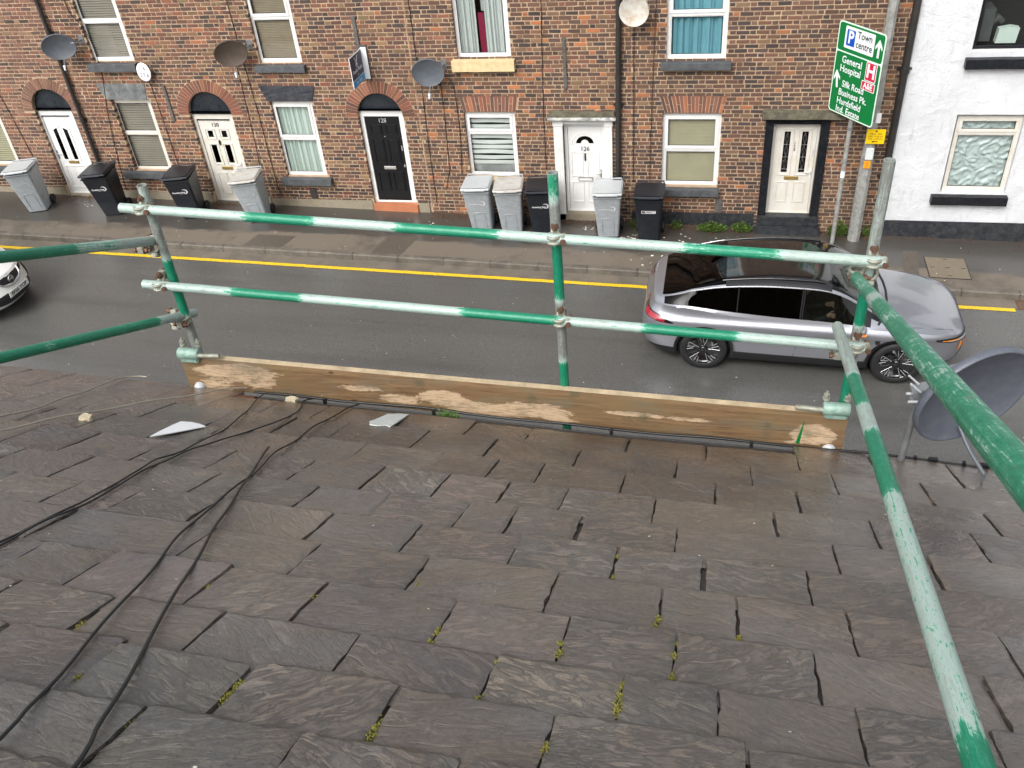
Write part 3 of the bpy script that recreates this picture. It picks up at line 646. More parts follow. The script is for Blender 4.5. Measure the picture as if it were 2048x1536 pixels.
def door(root, r, style, leafmat, framemat, number=None, fw=.098, dep=.085, name='door', label=None, leafin=0):
    a, b, c, d = r; x0, z0 = rec(a, c, dep); x1, z1 = rec(b, d, dep); y = D+dep
    la, lb, lc, ld = x0+fw+.004, x1-fw-.004, z0+.055, z1-fw-.004; yl = y+.028
    mb = MB(); mb.box(la, lb, yl, yl+.045, lc, ld)
    W, Hh = lb-la, ld-lc; X = lambda u: la+u*W; Z = lambda u: lc+u*Hh
    def ring_panel(u0, u1, v0, v1, raised=True): mould(mb, X(u0), X(u1), Z(v0), Z(v1), yl, raised)
    lights = []
    if style == 'twin_slit':
        for u in (.17, .53):
            pa, pb = X(u), X(u+.27); P = [(pa, Z(.42)), (pb, Z(.42)), (pb, Z(.88 if u < .5 else .84)), (pa, Z(.84 if u < .5 else .88))]
            mb.prism(P, yl-.012, yl+.002); k = .035
            lights.append([(pa+k, Z(.445)), (pb-k-.02, Z(.445)), (pb-k-.02, Z(.845 if u < .5 else .82)), (pa+k, Z(.82 if u < .5 else .845))])
        for u in (.2, .42, .62): mb.box(X(u), X(u)+.01, yl-.006, yl, Z(.10), Z(.34))
        mould(mb, X(.12), X(.88), Z(.07), Z(.36), yl, False)
    elif style == 'four_light':
        for u in (.14, .56):
            ring_panel(u, u+.3, .76, .885, False); lights.append([(X(u+.07), Z(.785)), (X(u+.22), Z(.785)), (X(u+.22), Z(.86)), (X(u+.07), Z(.86))])
            ring_panel(u, u+.3, .45, .71, False); lights.append([(X(u+.06), Z(.475)), (X(u+.22), Z(.475)), (X(u+.22), Z(.69)), (X(u+.06), Z(.69))])
            ring_panel(u, u+.3, .08, .35)
    elif style == 'six_panel':
        for u in (.12, .56): ring_panel(u, u+.32, .79, .91); ring_panel(u, u+.32, .46, .74); ring_panel(u, u+.32, .12, .36)
    elif style == 'sunburst':
        for u in (.08, .56): ring_panel(u, u+.36, .41, .70, False); ring_panel(u, u+.36, .10, .345, False)
        for rr_, ww in ((.245, .014), (.20, .010)):
            P = []; n_ = 24; cx, cz = X(.5), Z(.785)
            for k in range(n_+1): t = math.pi*k/n_; P.append((cx-rr_*math.cos(t), cz+rr_*.92*math.sin(t)))
            for k in range(n_): mb.tube([(P[k][0], yl-.004, P[k][1]), (P[k+1][0], yl-.004, P[k+1][1])], ww*.6, 6, cap=False)
        P = []; n_ = 20; cx, cz = X(.5), Z(.80)
        for k in range(n_+1): t = math.pi*k/n_; P.append((cx-.165*math.cos(t), cz+.14*math.sin(t)))
        Q = [(cx-.075*math.cos(math.pi*k/8), cz+.07*math.sin(math.pi*k/8)) for k in range(8, -1, -1)]
        lights.append(P+Q)
    elif style == 'twin_leaded':
        for u in (.13, .56):
            ring_panel(u, u+.32, .44, .965, False); lights.append([(X(u+.09), Z(.475)), (X(u+.24), Z(.475)), (X(u+.24), Z(.935)), (X(u+.09), Z(.935))])
            ring_panel(u+.01, u+.30, .12, .36)
    dr = mb.build(name, leafmat, root, bevel=.003)
    if label: dr['label'] = label
    for L_ in lights: glasslight(dr, L_, yl-(.013 if style == 'twin_slit' else .0))
    if style == 'twin_leaded':
        for u in (.13, .56):
            m_ = MB(); xa, xb = X(u+.09), X(u+.24); xm = (xa+xb)/2
            for k in range(3):
                zc = Z(.58+.14*k); hh = Hh*.062
                for (p, q) in (((xm, zc+hh), (xb-.02, zc)), ((xb-.02, zc), (xm, zc-hh)), ((xm, zc-hh), (xa+.02, zc)), ((xa+.02, zc), (xm, zc+hh))): m_.tube([(p[0], yl-.005, p[1]), (q[0], yl-.005, q[1])], .0035, 5, cap=False)
                m_.tube([(xa, yl-.005, zc-hh*1.13), (xb, yl-.005, zc-hh*1.13)], .003, 5, cap=False)
            m_.tube([(xm, yl-.005, Z(.48)), (xm, yl-.005, Z(.93))], .0025, 5, cap=False); m_.build('leading', 'chrome', dr)
    mb = MB(); mb.frame(x0, x1, z0, z1, fw, y, y+.07, 0, wb=.05); mb.frame(x0+fw-.02, x1-fw+.02, z0+.05, z1-fw+.02, .016, y+.012, y+.05)
    mb.bbox(x0+.02, x1-.02, y-.03, y+.0, z0+.004, z0+.03, .004); mb.build('door_frame', framemat, dr, bevel=.003)
    lbm = dict(twin_slit='brass', four_light='brass', six_panel='chrome', sunburst='upvc', twin_leaded='brass')[style]
    letterbox(dr, X(.5), Z(.405 if style != 'sunburst' else .375), yl, lbm, .25)
    if style == 'sunburst':
        m_ = MB(); m_.frame(X(.5)-.14, X(.5)+.14, Z(.375)-.036, Z(.375)+.036, .007, yl-.014, yl, 0); m_.build('letterbox_surround', 'cable', dr)
        m_ = MB(); m_.box(X(.5)-.014, X(.5)+.014, yl-.02, yl-.002, Z(.60), Z(.685)); m_.build('knocker', 'black_gloss', dr)
    if style == 'four_light':
        m_ = MB(); m_.tube([(X(.5), yl-.02, Z(.755)), (X(.5), yl-.024, Z(.735)), (X(.5), yl-.022, Z(.69))], .012, 8, rr=[.007, .022, .010]); m_.build('knocker', 'sign_black', dr)
    if style == 'six_panel':
        m_ = MB(); m_.bbox(X(.955)-.01, X(.955)+.01, yl-.03, yl, Z(.61), Z(.67), .006); m_.bbox(X(.96)-.015, X(.96)+.015, yl-.04, yl, Z(.42), Z(.45), .008); m_.build('door_handle', 'chrome', dr)
        m_ = MB(); m_.bbox(X(.5)-.008, X(.5)+.008, yl-.008, yl, Z(.765), Z(.775), .003); m_.build('spyhole', 'chrome', dr)
    elif style == 'twin_leaded': handle(dr, X(.955), Z(.47), yl, True, 'upvc'); m_ = MB(); m_.bbox(X(.955)-.014, X(.955)+.014, yl-.012, yl, Z(.66), Z(.74), .005); m_.build('door_bell', 'pale_print', dr)
    elif style != 'twin_slit': handle(dr, X(.965), Z(.44), yl, True, 'upvc' if style == 'four_light' else 'chrome')
    else: handle(dr, X(.03), Z(.50), yl, False, 'chrome')
    if number:
        if style == 'twin_leaded':
            for k, ch in enumerate(number): text('house_number', ch, .085, face_mat((X(.495), yl-.006, Z(.80-.036*k)), (1, 0, 0), (0, 0, 1)), 'sign_black', dr, xs=.9)
        else:
            zz = dict(four_light=.93, six_panel=.95, sunburst=.735)[style]; sz = .125 if style == 'sunburst' else .12
            text('house_number', number, sz, face_mat((X(.5), yl-.012, Z(zz)), (1, 0, 0), (0, 0, 1)), 'chrome' if style == 'six_panel' else 'sign_black', dr, xs=.95)
    return dr
def step(root, x0, x1, z0, z1, mat, out=.02):
    mb = MB(); mb.bbox(x0, x1, D-out, D+.2, z0, z1, .012); return mb.build('door_step', mat, root)
def fanlight(root, cx, cz, Ri, zb):
    mb = MB(); y = D+.092; P = [(cx-Ri*1.02*math.cos(math.pi*k/24), cz+Ri*1.02*math.sin(math.pi*k/24)) for k in range(25)]+[(cx+Ri*1.02, zb-.12), (cx-Ri*1.02, zb-.12)]
    P = [(x*(D+.1)/D, CH+(z-CH)*(D+.1)/D) for x, z in P]; mb.prism(P, y, y+.02); return mb.build('fanlight_board', 'fanlight', root)
def vent(root, x0, x1, z0, z1, mat='grey_sill'):
    mb = MB(); mb.bbox(x0, x1, D-.02, D+.0, z0, z1, .004)
    for k in range(5): mb.box(x0+.012, x1-.012, D-.026, D-.0205, z0+.02+k*(z1-z0-.04)/5, z0+.035+k*(z1-z0-.04)/5)
    mb.build('air_vent', mat, root)
def shell(root, x0, x1, zt=5.45, mat='far_slate', chimney=True):
    """rear walls, roof and chimney of a terraced house (out of the photo above the frame)"""
    mb = MB(); y1 = D+8
    for xx in (x0+.002, x1-.002): mb.quad((xx, D+.01, -.6), (xx, y1, -.6), (xx, y1, zt), (xx, D+.01, zt))
    mb.quad((x0, y1, -.6), (x1, y1, -.6), (x1, y1, zt), (x0, y1, zt)); mb.build('side_wall', 'mortar', root)
    mb = MB(); ym = D+4; zr = zt+2.2; e = .18
    for (xa, xb) in ((x0, x1),):
        A = [(xa, D-e, zt-.1), (xb, D-e, zt-.1), (xb, ym, zr), (xa, ym, zr)]; B = [(xa, ym, zr), (xb, ym, zr), (xb, y1+e, zt-.1), (xa, y1+e, zt-.1)]
        for Q in (A, B): V = [Vector(q) for q in Q]; mb.add(V+[v-Vector((0, 0, .06)) for v in V], [(0, 1, 2, 3), (7, 6, 5, 4), (0, 4, 5, 1), (1, 5, 6, 2), (2, 6, 7, 3), (3, 7, 4, 0)])
        for xx in (xa+.003, xb-.003): mb.add([(xx, D, zt), (xx, y1, zt), (xx, ym, zr-.07)], [(0, 1, 2)])
    rf = mb.build('roof', mat, root)
    mb = MB(); mb.tube([(x0, D-e-.05, zt-.13), (x1, D-e-.05, zt-.13)], .055, 10); mb.build('roof_gutter', 'iron', root)
RED = [(6, (.225, .068, .038)), (3, (.17, .058, .036)), (2, (.27, .095, .05)), (1, (.12, .045, .03))]
FADED = [(6, (.215, .095, .06)), (3, (.18, .082, .056)), (2, (.25, .125, .08))]
BROWNRED = [(4, (.20, .075, .05)), (4, (.26, .085, .05)), (2, (.12, .06, .045)), (2, (.40, .13, .05))]

def brick_house(name, label, x0, x1, pal, rects, holes, cat='house', zplinth=None, darkfn=None):
    root = thing(name, ((x0+x1)/2, D, zpav((x0+x1)/2)), label, cat, group='terraced houses across the road')
    O = root.location; inv = Matrix.Translation(-O)
    mb = MB(); opens = [h['rect'] for h in holes if h['open']]+rects
    backing(mb, x0, x1, -.9, 5.45, opens)
    for r_ in opens: reveals(mb, r_)
    bricks(mb, x0+.002, x1-.002, zplinth if zplinth is not None else SL*x1, 5.3, holes, pal, darkfn)
    wl = mb.build('brick_wall', ['mortar', 'brick'], root)
    shell(root, x0, x1)
    return root
def settle(root):
    """children were modelled in world space: shift them into the root's space"""
    T = Matrix.Translation(-root.location)
    for ch in root.children: ch.data.transform(T) if ch.type == 'MESH' else None
    for ch in root.children:
        for g in ch.children:
            if g.type == 'MESH': g.data.transform(T)
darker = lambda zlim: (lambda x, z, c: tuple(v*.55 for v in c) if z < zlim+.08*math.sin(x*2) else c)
# ---- house at the far left (132)
ax = [(-13.58, 2.37, .46, .69), (-9.985, 2.29, .465, .71), (-6.395, 2.26, .455, .70)]
cx, cz, Ri, Ro = ax[0]
rD = (-14.03, -13.13, .46, 2.40); rW = (-15.9, -14.93, 1.14, 2.62); rU = (-15.9, -14.95, 3.36, 4.92)
h = brick_house('terraced_house', 'red brick terraced house at the far left, white door with two long dark glass slits', -16.6, -12.72, PAL['faded'], [(cx-Ri, cx+Ri, 2.40, cz+Ri)],
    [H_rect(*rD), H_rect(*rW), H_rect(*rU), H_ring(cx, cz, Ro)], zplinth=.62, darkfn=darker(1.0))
window(h, rW, None, [('slats', 'blind_beige', 0, 1, .05)], 'cream_upvc'); window(h, rU, 4.1, [('curtain', 'curtain_grey', 0, 1)])
sill(h, -16.0, -14.83, .98, 1.13, 'grey_sill'); sill(h, -16.0, -14.85, 3.2, 3.35, 'grey_sill')
door(h, (-14.02, -13.14, .47, 2.37), 'twin_slit', 'upvc', 'upvc', label='white door with two long dark slit windows')
arch(h, cx, cz, Ri, Ro, FADED); fanlight(h, cx, cz, Ri, 2.37); step(h, -14.1, -13.0, .38, .47, 'concrete', .06)
mb = MB(); mb.box(-16.6, -14.05, D-.014, D+.004, .2, .64); mb.box(-13.10, -12.74, D-.014, D+.004, .2, .60); mb.build('plinth', 'concrete', h)
settle(h)
# ---- 130
cx, cz, Ri, Ro = ax[1]
rD = (-10.45, -9.52, .36, 2.33); rW = (-12.13, -11.24, 1.07, 2.61); rU = (-12.20, -11.28, 3.36, 4.95)
h = brick_house('terraced_house', 'red brick terraced house numbered 130 with pale rough stone lintel over its window', -12.72, -9.12, PAL['red'], [(cx-Ri, cx+Ri, 2.33, cz+Ri)],
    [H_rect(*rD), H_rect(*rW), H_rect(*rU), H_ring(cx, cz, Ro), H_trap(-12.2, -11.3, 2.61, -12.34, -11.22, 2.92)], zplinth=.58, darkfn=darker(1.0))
window(h, rW, 1.90, [('slats', 'blind_dull', 0, 1, .05)], 'cream_upvc', sash_top=False, dep=.09); window(h, rU, 4.135, [('slats', 'blind_dull', 0, 1, .045), ('sheet', 'net', .1, .6, .0, .5)], sash_top=False)
rough_block(h, 'stone_lintel', [(-12.2, 2.61), (-11.3, 2.61), (-11.24, 2.92), (-12.34, 2.93)], 'rough_stone')
sill(h, -12.36, -11.2, .93, 1.06, 'grey_sill'); sill(h, -12.30, -11.24, 3.2, 3.345, 'grey_sill')
door(h, (-10.43, -9.5, .37, 2.30), 'four_light', 'cream_upvc', 'cream_upvc', '130', label='off white door with four small panes and number 130')
arch(h, cx, cz, Ri, Ro, RED); fanlight(h, cx, cz, Ri, 2.3); step(h, -10.5, -9.4, .28, .365, 'concrete', .06)
mb = MB(); mb.box(-12.70, -10.5, D-.014, D+.004, .1, .59); mb.box(-9.46, -9.14, D-.014, D+.004, .1, .55); mb.build('plinth', 'concrete', h)
mb = MB(); mb.bbox(-10.86, -10.80, D-.025, D, 2.16, 2.9, .004); mb.build('tie_plate', 'strap', h)
settle(h)
# ---- 128
cx, cz, Ri, Ro = ax[2]
rD = (-6.85, -5.93, .40, 2.38); rW = (-8.63, -7.75, 1.0, 2.56); rU = (-8.63, -7.76, 3.29, 4.9)
h = brick_house('terraced_house', 'red brick terraced house numbered 128 with glossy black six panel door', -9.12, -5.60, PAL['tan'], [(cx-Ri, cx+Ri, 2.38, cz+Ri)],
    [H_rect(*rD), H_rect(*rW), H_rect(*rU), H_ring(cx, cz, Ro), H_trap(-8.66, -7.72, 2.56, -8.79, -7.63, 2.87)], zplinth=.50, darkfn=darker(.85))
window(h, rW, 1.815, [('curtain', 'curtain_green', 0, 1, 8)]); window(h, rU, 4.13, [('slats', 'blind_brown', 0, 1, .03)])
rough_block(h, 'stone_lintel', [(-8.66, 2.565), (-7.72, 2.565), (-7.63, 2.86), (-8.79, 2.87)], 'rough_black')
sill(h, -8.74, -7.65, .84, .985, 'grey_sill'); sill(h, -8.72, -7.7, 3.155, 3.275, 'grey_sill')
door(h, (-6.84, -5.92, .43, 2.37), 'six_panel', 'black_gloss', 'upvc', '128', label='glossy black six panel door numbered 128', fw=.105)
arch(h, cx, cz, Ri, Ro, RED); fanlight(h, cx, cz, Ri, 2.37); step(h, -6.86, -5.90, .24, .425, 'terracotta', .05)
mb = MB(); mb.box(-9.10, -6.88, D-.016, D+.004, .1, .49); mb.box(-5.88, -5.66, D-.03, D+.004, .1, .46); mb.build('plinth', 'concrete', h)
vent(h, -8.21, -8.07, .52, .74, 'iron'); mb = MB(); mb.bbox(-6.62, -6.55, D-.03, D, 3.5, 4.12, .004); mb.build('tie_plate', 'strap', h)
mb = MB(); mb.box(-5.625, -5.608, D-.0045, D+.003, .4, 5.4); mb.build('mortar_seam', 'mortar', h)
settle(h)
# ---- 126
rD = (-2.86, -2.06, .30, 2.17); rW = (-4.73, -3.75, 1.06, 2.35); rU = (-4.73, -3.73, 3.34, 4.9)
h = brick_house('terraced_house', 'mottled brown and orange brick terraced house with white pilastered door and buff sill', -5.60, -1.60, PAL['mix'], [],
    [H_rect(*rD), H_rect(*rW), H_rect(*rU), H_trap(-4.73, -3.73, 2.35, -4.79, -3.68, 2.655)])
window(h, rW, 1.96, [('bands', 'blind_white', 0, 1, .22), ('sheet', 'net', 0, 1, 0, .2)], 'upvc', sash_top=True)
window(h, rU, None, [('curtain', 'curtain_grey', 0, .40, 4), ('sheet', 'curtain_red', .43, .55, .0, .5), ('sheet', 'net', .50, .58, .5, 1.0), ('curtain', 'curtain_grey', .56, 1, 4)])
flat_arch(h, -4.73, -3.73, 2.355, -4.79, -3.68, 2.655, BROWNRED, 15)
sill(h, -4.82, -3.66, 3.14, 3.335, 'buff_sill', .08); sill(h, -4.78, -3.70, .93, 1.05, 'buff_sill', .05)
door(h, (-2.84, -2.08, .33, 2.15), 'sunburst', 'upvc', 'upvc', '126', fw=.06, label='white door with a fan shaped light over number 126')
mb = MB()
for (pa, pb) in ((-3.03, -2.86), (-2.08, -1.94)):
    mb.bbox(pa, pb, D-.05, D+.1, zpav(-2.4), 2.10, .006); 
    for k in range(3): mb.box(pa+.03+k*.045, pa+.05+k*.045, D-.056, D-.05, .55, 2.0)
    mb.bbox(pa-.012, pb+.012, D-.062, D+.1, 2.10, 2.24, .006)
mb.bbox(-2.86, -2.08, D-.03, D+.1, 2.13, 2.235, .006); mb.bbox(-2.85, -2.09, D-.045, D-.03, 2.15, 2.17, .003); mb.bbox(-2.85, -2.09, D-.045, D-.03, 2.2, 2.22, .003); mb.build('door_surround', 'white_paint', h)
mb = MB(); mb.bbox(-3.12, -1.86, D-.16, D+.02, 2.245, 2.30, .01); cn = mb.build('door_canopy', 'lead_flaky', h)
rough_block(h, 'canopy_top', [(-3.11, 2.302), (-1.87, 2.302), (-1.90, 2.37), (-3.08, 2.385)], 'moss_stone', -.135, .01)
step(h, -3.0, -2.0, .17, .325, 'concrete', .05)
mb = MB(); mb.bbox(-2.80, -2.74, D-.025, D, 2.78, 3.69, .004); mb.build('tie_plate', 'strap', h)
mb = MB(); mb.bbox(-4.86, -4.72, D-.03, D, .50, .82, .006); mb.build('meter_box', 'strap', h)
settle(h)
# ---- 124
rD = (.90, 1.70, .38, 2.16); rW = (-1.035, .0, .93, 2.33); rU = (-1.005, .005, 3.27, 4.95)
h = brick_house('terraced_house', 'brown brick terraced house numbered 124 with black door surround and teal curtains upstairs', -1.60, 2.86, PAL['brown'], [],
    [H_rect(*rD), H_rect(*rW), H_rect(*rU), H_trap(-1.0, .0, 2.34, -1.1, .07, 2.645)], zplinth=None)
window(h, rW, 1.655, [('slats', 'blind_beige', 0, 1, .026)]); window(h, rU, 4.03, [('curtain', 'curtain_teal', 0, 1, 7)])
flat_arch(h, -1.0, .0, 2.335, -1.1, .07, 2.645, BROWNRED, 17)
sill(h, -1.08, .10, 3.13, 3.255, 'grey_sill', .08); sill(h, -1.06, .03, .77, .905, 'grey_sill')
door(h, (.90, 1.70, .39, 2.15), 'twin_leaded', 'cream_upvc', 'cream_upvc', '124', fw=.045, label='cream door with two leaded glass strips and number 124')
mb = MB(); mb.bbox(.765, .905, D-.045, D+.1, zpav(1), 2.27, .006); mb.bbox(1.695, 1.845, D-.045, D+.1, zpav(1.8), 2.27, .006); mb.bbox(.905, 1.695, D-.03, D+.1, 2.145, 2.265, .006); mb.bbox(.92, 1.68, D-.05, D-.03, 2.17, 2.19, .003); mb.bbox(.92, 1.68, D-.05, D-.03, 2.22, 2.245, .003); mb.build('door_surround', 'black_paint', h)
rough_block(h, 'door_canopy', [(.69, 2.28), (2.07, 2.28), (2.07, 2.39), (.69, 2.405)], 'moss_stone', -.16, .02)
step(h, .76, 1.86, .20, .385, 'dark_plinth', .10); mb = MB(); mb.bbox(.72, 1.90, D-.24, D-.10, .05, .21, .01); mb.build('door_step', 'dark_plinth', h)
mb = MB(); mb.box(-1.58, .71, D-.012, D+.004, -.2, .39); mb.build('plinth', 'dark_plinth', h)
vent(h, -.02, .11, .41, .69, 'strap'); settle(h)
# ---- white rendered house
root = thing('rendered_house', (5.4, D, 0), 'white rendered house at the right with black sills and plinth', 'house'); h = root
mb = MB(); opens = [(3.85, 4.90, .90, 2.32), (3.84, 5.35, 3.36, 4.9), (6.3, 7.2, .1, 2.2), (6.9, 8.1, 3.36, 4.9)]
yw = D-.02
def grid_wall(mb, x0, x1, z0, z1, rects, y, step_=.12):
    xs = sorted({x0, x1}|{v for r in rects for v in r[:2]}); zs = sorted({z0, z1}|{v for r in rects for v in r[2:]})
    for a, b in zip(xs, xs[1:]):
        for c, d in zip(zs, zs[1:]):
            if any(r[0] < (a+b)/2 < r[1] and r[2] < (c+d)/2 < r[3] for r in rects): continue
            mb.quad((a, y, c), (b, y, c), (b, y, d), (a, y, d))
grid_wall(mb, 2.93, 9.0, -.6, 5.5, opens, yw)
for (a, b, c, d) in opens:
    for Q in (((a, yw, c), (a, yw, d), (a, D+.14, d), (a, D+.14, c)), ((b, yw, c), (b, D+.14, c), (b, D+.14, d), (b, yw, d)), ((a, yw, d), (b, yw, d), (b, D+.14, d), (a, D+.14, d)), ((a, yw, c), (a, D+.14, c), (b, D+.14, c), (b, yw, c))): mb.quad(*Q)
mb.quad((2.93, yw, -.6), (2.93, yw, 5.5), (2.93, D+.2, 5.5), (2.93, D+.2, -.6)); mb.build('rendered_wall', 'render', h)
window(h, (3.87, 4.88, .93, 2.30), 1.995, [('film', 'film')], 'cream_upvc', sash_top=True, dep=.07, fw=.055)
wn = window(h, (3.84, 5.35, 3.375, 4.9), None, [], 'black_paint', dep=.06, fw=.03, label='dark bare window with a paper lampshade on the ledge')
mb = MB(); mb.box(3.95, 4.12, D+.2, D+.6, 3.45, 3.95); mb.tube([(4.02, D+.3, 3.48), (4.10, D+.3, 3.7), (4.2, D+.35, 3.78), (4.28, D+.4, 3.7)], .06, 8); mb.build('armchair', 'room_grey', wn)
mb = MB(); P = [(4.20, 3.43), (4.50, 3.43), (4.52, 3.66), (4.40, 3.68), (4.22, 3.65)]; mb.prism(P, D+.16, D+.30); mb.build('paper_lampshade', 'curtain_green', wn)
window(h, (6.9, 8.1, 3.375, 4.9), 4.1, [('curtain', 'curtain_grey', 0, 1)])
door(h, (6.3, 7.2, .1, 2.2), 'six_panel', 'black_gloss', 'upvc')
sill(h, 3.71, 4.95, .715, .875, 'black_paint', .09); sill(h, 3.77, 5.5, 3.11, 3.27, 'black_paint', .09); sill(h, 6.8, 8.2, 3.11, 3.27, 'black_paint', .09)
mb = MB(); mb.box(3.79, 5.42, D-.005, D+.1, 3.27, 3.375); mb.build('sill_upstand', 'white_paint', h)
mb = MB(); mb.bbox(3.02, 6.28, yw-.03, yw, -.25, .345, .01); mb.bbox(7.22, 9.0, yw-.03, yw, -.3, .3, .01); mb.build('plinth', 'dark_plinth', h)
shell(h, 2.95, 9.0, 5.5); settle(h)

# ================================================================== THINGS ON THE FACADES
def downpipe(x, z0, z1, r, label, xt=None, shoe=True, collars=(2.3, 3.6), grp=None, name='downpipe', y=None):
    xt = x if xt is None else xt; y = D-r-.03 if y is None else y
    t = thing(name, (x, y, z0), label, 'drainpipe', group=grp); mb = MB(); dx = xt-x
    mb.tube([(0, 0, 0), (dx, 0, z1-z0)], r, 14); mb.build('pipe', 'iron', t)
    for zc in collars:
        if z0 < zc < z1:
            m_ = MB(); cx_ = dx*(zc-z0)/(z1-z0); m_.tube([(cx_, 0, zc-z0-.05), (cx_, 0, zc-z0+.05)], r*1.28, 14); m_.box(cx_-r*1.9, cx_+r*1.9, r, r+.03, zc-z0-.02, zc-z0+.02); m_.build('collar', 'iron', t)
    return t
downpipe(-12.90, zpav(-12.9), 5.3, .04, 'black drainpipe between the far left arched door and the stone lintel window', xt=-12.92, collars=(1.2, 2.2, 3.95), grp='black drainpipes on the terrace')
downpipe(-1.835, .95, 5.3, .048, 'black drainpipe right of the white pilastered door', xt=-1.80, collars=(1.1, 2.5, 4.4), grp='black drainpipes on the terrace')
downpipe(2.87, zpav(2.9), 5.4, .062, 'thick black drainpipe where brick house meets white house', xt=2.88, collars=(1.2, 3.1, 4.9), grp='black drainpipes on the terrace')

def wire(name, pts, r, mat, label, cat='cable', grp=None, step_=.08, wob=.004):
    P = dense_line(pts, step_); o = P[0].copy()
    P = [p+Vector((mnoise.noise(p*3)*wob, 0, 0)) if 0 < i < len(P)-1 else p for i, p in enumerate(P)]
    mb = MB(); mb.tube([p-o for p in P], r, 6); ob = mb.build(name, mat, None); ob.location = o; return tag(ob, label, cat, grp)
G = 'cables clipped down the brick walls'; yc = D-.014
for pts, lb in (
 ([(-12.35, 4.9), (-12.33, 4.3), (-12.12, 3.95), (-12.10, 3.2), (-12.32, 2.2), (-12.50, .95), (-12.52, .6)], 'cable running down beside the stone lintel window from a dish'),
 ([(-11.1, 2.95), (-11.08, 2.2), (-11.06, 1.0)], 'thin cable dropping below the white oval plate'),
 ([(-8.98, 5.2), (-8.97, 3.5), (-8.93, 2.4), (-8.92, 1.2), (-8.9, .58)], 'dark cable at the seam right of door 130'),
 ([(-9.12, 3.4), (-9.14, 2.6), (-9.18, 1.5), (-9.25, .9)], 'thin cable hanging below the brown dish'),
 ([(-5.50, 5.2), (-5.50, 3.4), (-5.48, 2.87), (-5.50, 1.6), (-5.50, .46)], 'long cable down the wall right of the black door'),
 ([(-5.10, 3.05), (-5.11, 2.1), (-5.14, 1.33), (-5.13, 1.25), (-5.26, .78)], 'cable hanging from the right edge of the grey dish'),
 ([(-4.98, 3.0), (-4.86, 2.85), (-4.84, 2.0), (-4.90, 1.1)], 'thin cable kinked beside the striped blind window'),
 ([(-3.14, 5.2), (-3.14, 4.3), (-3.20, 2.4), (-3.21, 1.23)], 'cable down the wall left of the white pilastered door'),
 ([(-1.50, 4.05), (-1.55, 3.8), (-1.55, 2.2), (-1.55, 1.0)], 'thin cable dropping from the rusty white dish'),
 ([(-1.19, 5.2), (-1.19, 4.26), (-1.24, 2.0), (-1.25, 1.0)], 'thin brown cable left of the beige blind window'),
 ([(-14.7, 5.2), (-14.75, 3.4), (-14.62, 2.2), (-14.5, 1.1)], 'cable running down left of the far left arched door')):
    wire('wall_cable', [(x, yc, z) for x, z in pts], .0062, 'red_cable' if 'brown' in lb or 'oval' in lb else 'cable', lb, grp=G)

def dish(name, loc, nrm, wd, ht, mat, label, wallpt=None, lnb=True, roll=0, group='satellite dishes on the brick fronts', backarm=True):
    """oval offset dish: rolled rim reflector, back bracket, wall arm, feed arm with LNB"""
    t = thing(name, loc, label, 'satellite dish', group=group)
    n_ = Vector(nrm).normalized(); q = n_.to_track_quat('Z', 'Y').to_matrix().to_4x4() @ Matrix.Rotation(roll, 4, 'Z')
    mb = MB(); dp = .055*wd/.58; prof = [(0, -dp)]
    for k in range(1, 13): r_ = k/12; prof.append((r_*.98, -dp*(1-r_*r_)))
    prof += [(1.0, .004), (1.02, .003), (1.034, -.004), (1.036, -.030), (1.02, -.032), (1.0, -.012), (.97, -.012)]
    for k in range(11, -1, -1): r_ = k/12; prof.append((r_*.97, -dp*(1-r_*r_)-.006))
    M_ = q @ Matrix.Diagonal((wd/2, ht/2, 1, 1)); mb.lathe(prof, 56, 0, M_); mb.build('reflector', mat, t)
    mb = MB()
    for u in (-.07, .07): mb.box(u-.005, u+.005, -.06, .06, -dp-.11, -dp-.004, M=q)
    mb.box(-.075, .075, -.05, .05, -dp-.02, -dp-.008, M=q); mb.box(-.075, .075, -.045, .045, -dp-.125, -dp-.11, M=q); mb.build('bracket', 'galv', t)
    if wallpt:
        wp = Vector(wallpt)-Vector(loc); bp = q @ Vector((0, 0, -dp-.1)); mb = MB(); mid = Vector((wp.x, bp.y, wp.z*.4+bp.z*.6))
        mb.tube(dense_line([wp, wp+Vector((0, -.08, 0)), mid, bp+Vector((0, 0, .05))], .03), .016, 10); mb.box(wp.x-.05, wp.x+.05, wp.y-.006, wp.y, wp.z-.09, wp.z+.09); mb.build('wall_arm', 'galv', t)
    if lnb:
        mb = MB(); a = q @ Vector((0, -ht/2*1.0, -.01)); b = q @ Vector((0, -ht/2*1.30, ht*.42)); c = q @ Vector((0, -ht*.42, ht*.80))
        mb.tube([a, b], .011, 8); mb.build('feed_arm', 'galv', t)
        mb = MB(); d_ = (q @ Vector((0, 0, -.2))-b).normalized(); mb.tube([b-d_*.05, b, b+d_*.035, b+d_*.05], .02, 12, rr=[.018, .02, .03, .028]); mb.build('feed_horn', 'pale_print', t)
    return t
nd = (.42, -.62, .58)
dish('satellite_dish', (-12.57, 15.42, 3.77), (.42, -.85, -.20), .62, .50, 'dish_grey', 'blue grey dish above the far left arched door', (-12.3, D, 3.8))
dish('satellite_dish', (-8.97, 15.42, 3.60), (.42, -.85, -.20), .60, .50, 'dish_brown', 'brown stained dish between doors 130 and 128 upstairs windows', (-8.75, D, 3.65))
dish('satellite_dish', (-5.20, 15.42, 3.21), (.12, -.9, -.16), .58, .52, 'dish_grey', 'dark grey dish between the black door and the buff sill', (-5.0, D, 3.25))
dish('satellite_dish', (-1.52, 15.42, 4.19), (.0, -.9, .0), .48, .48, 'dish_white', 'rusty white dish beside the drainpipe with no feed arm', (-1.5, D, 4.2), lnb=False)
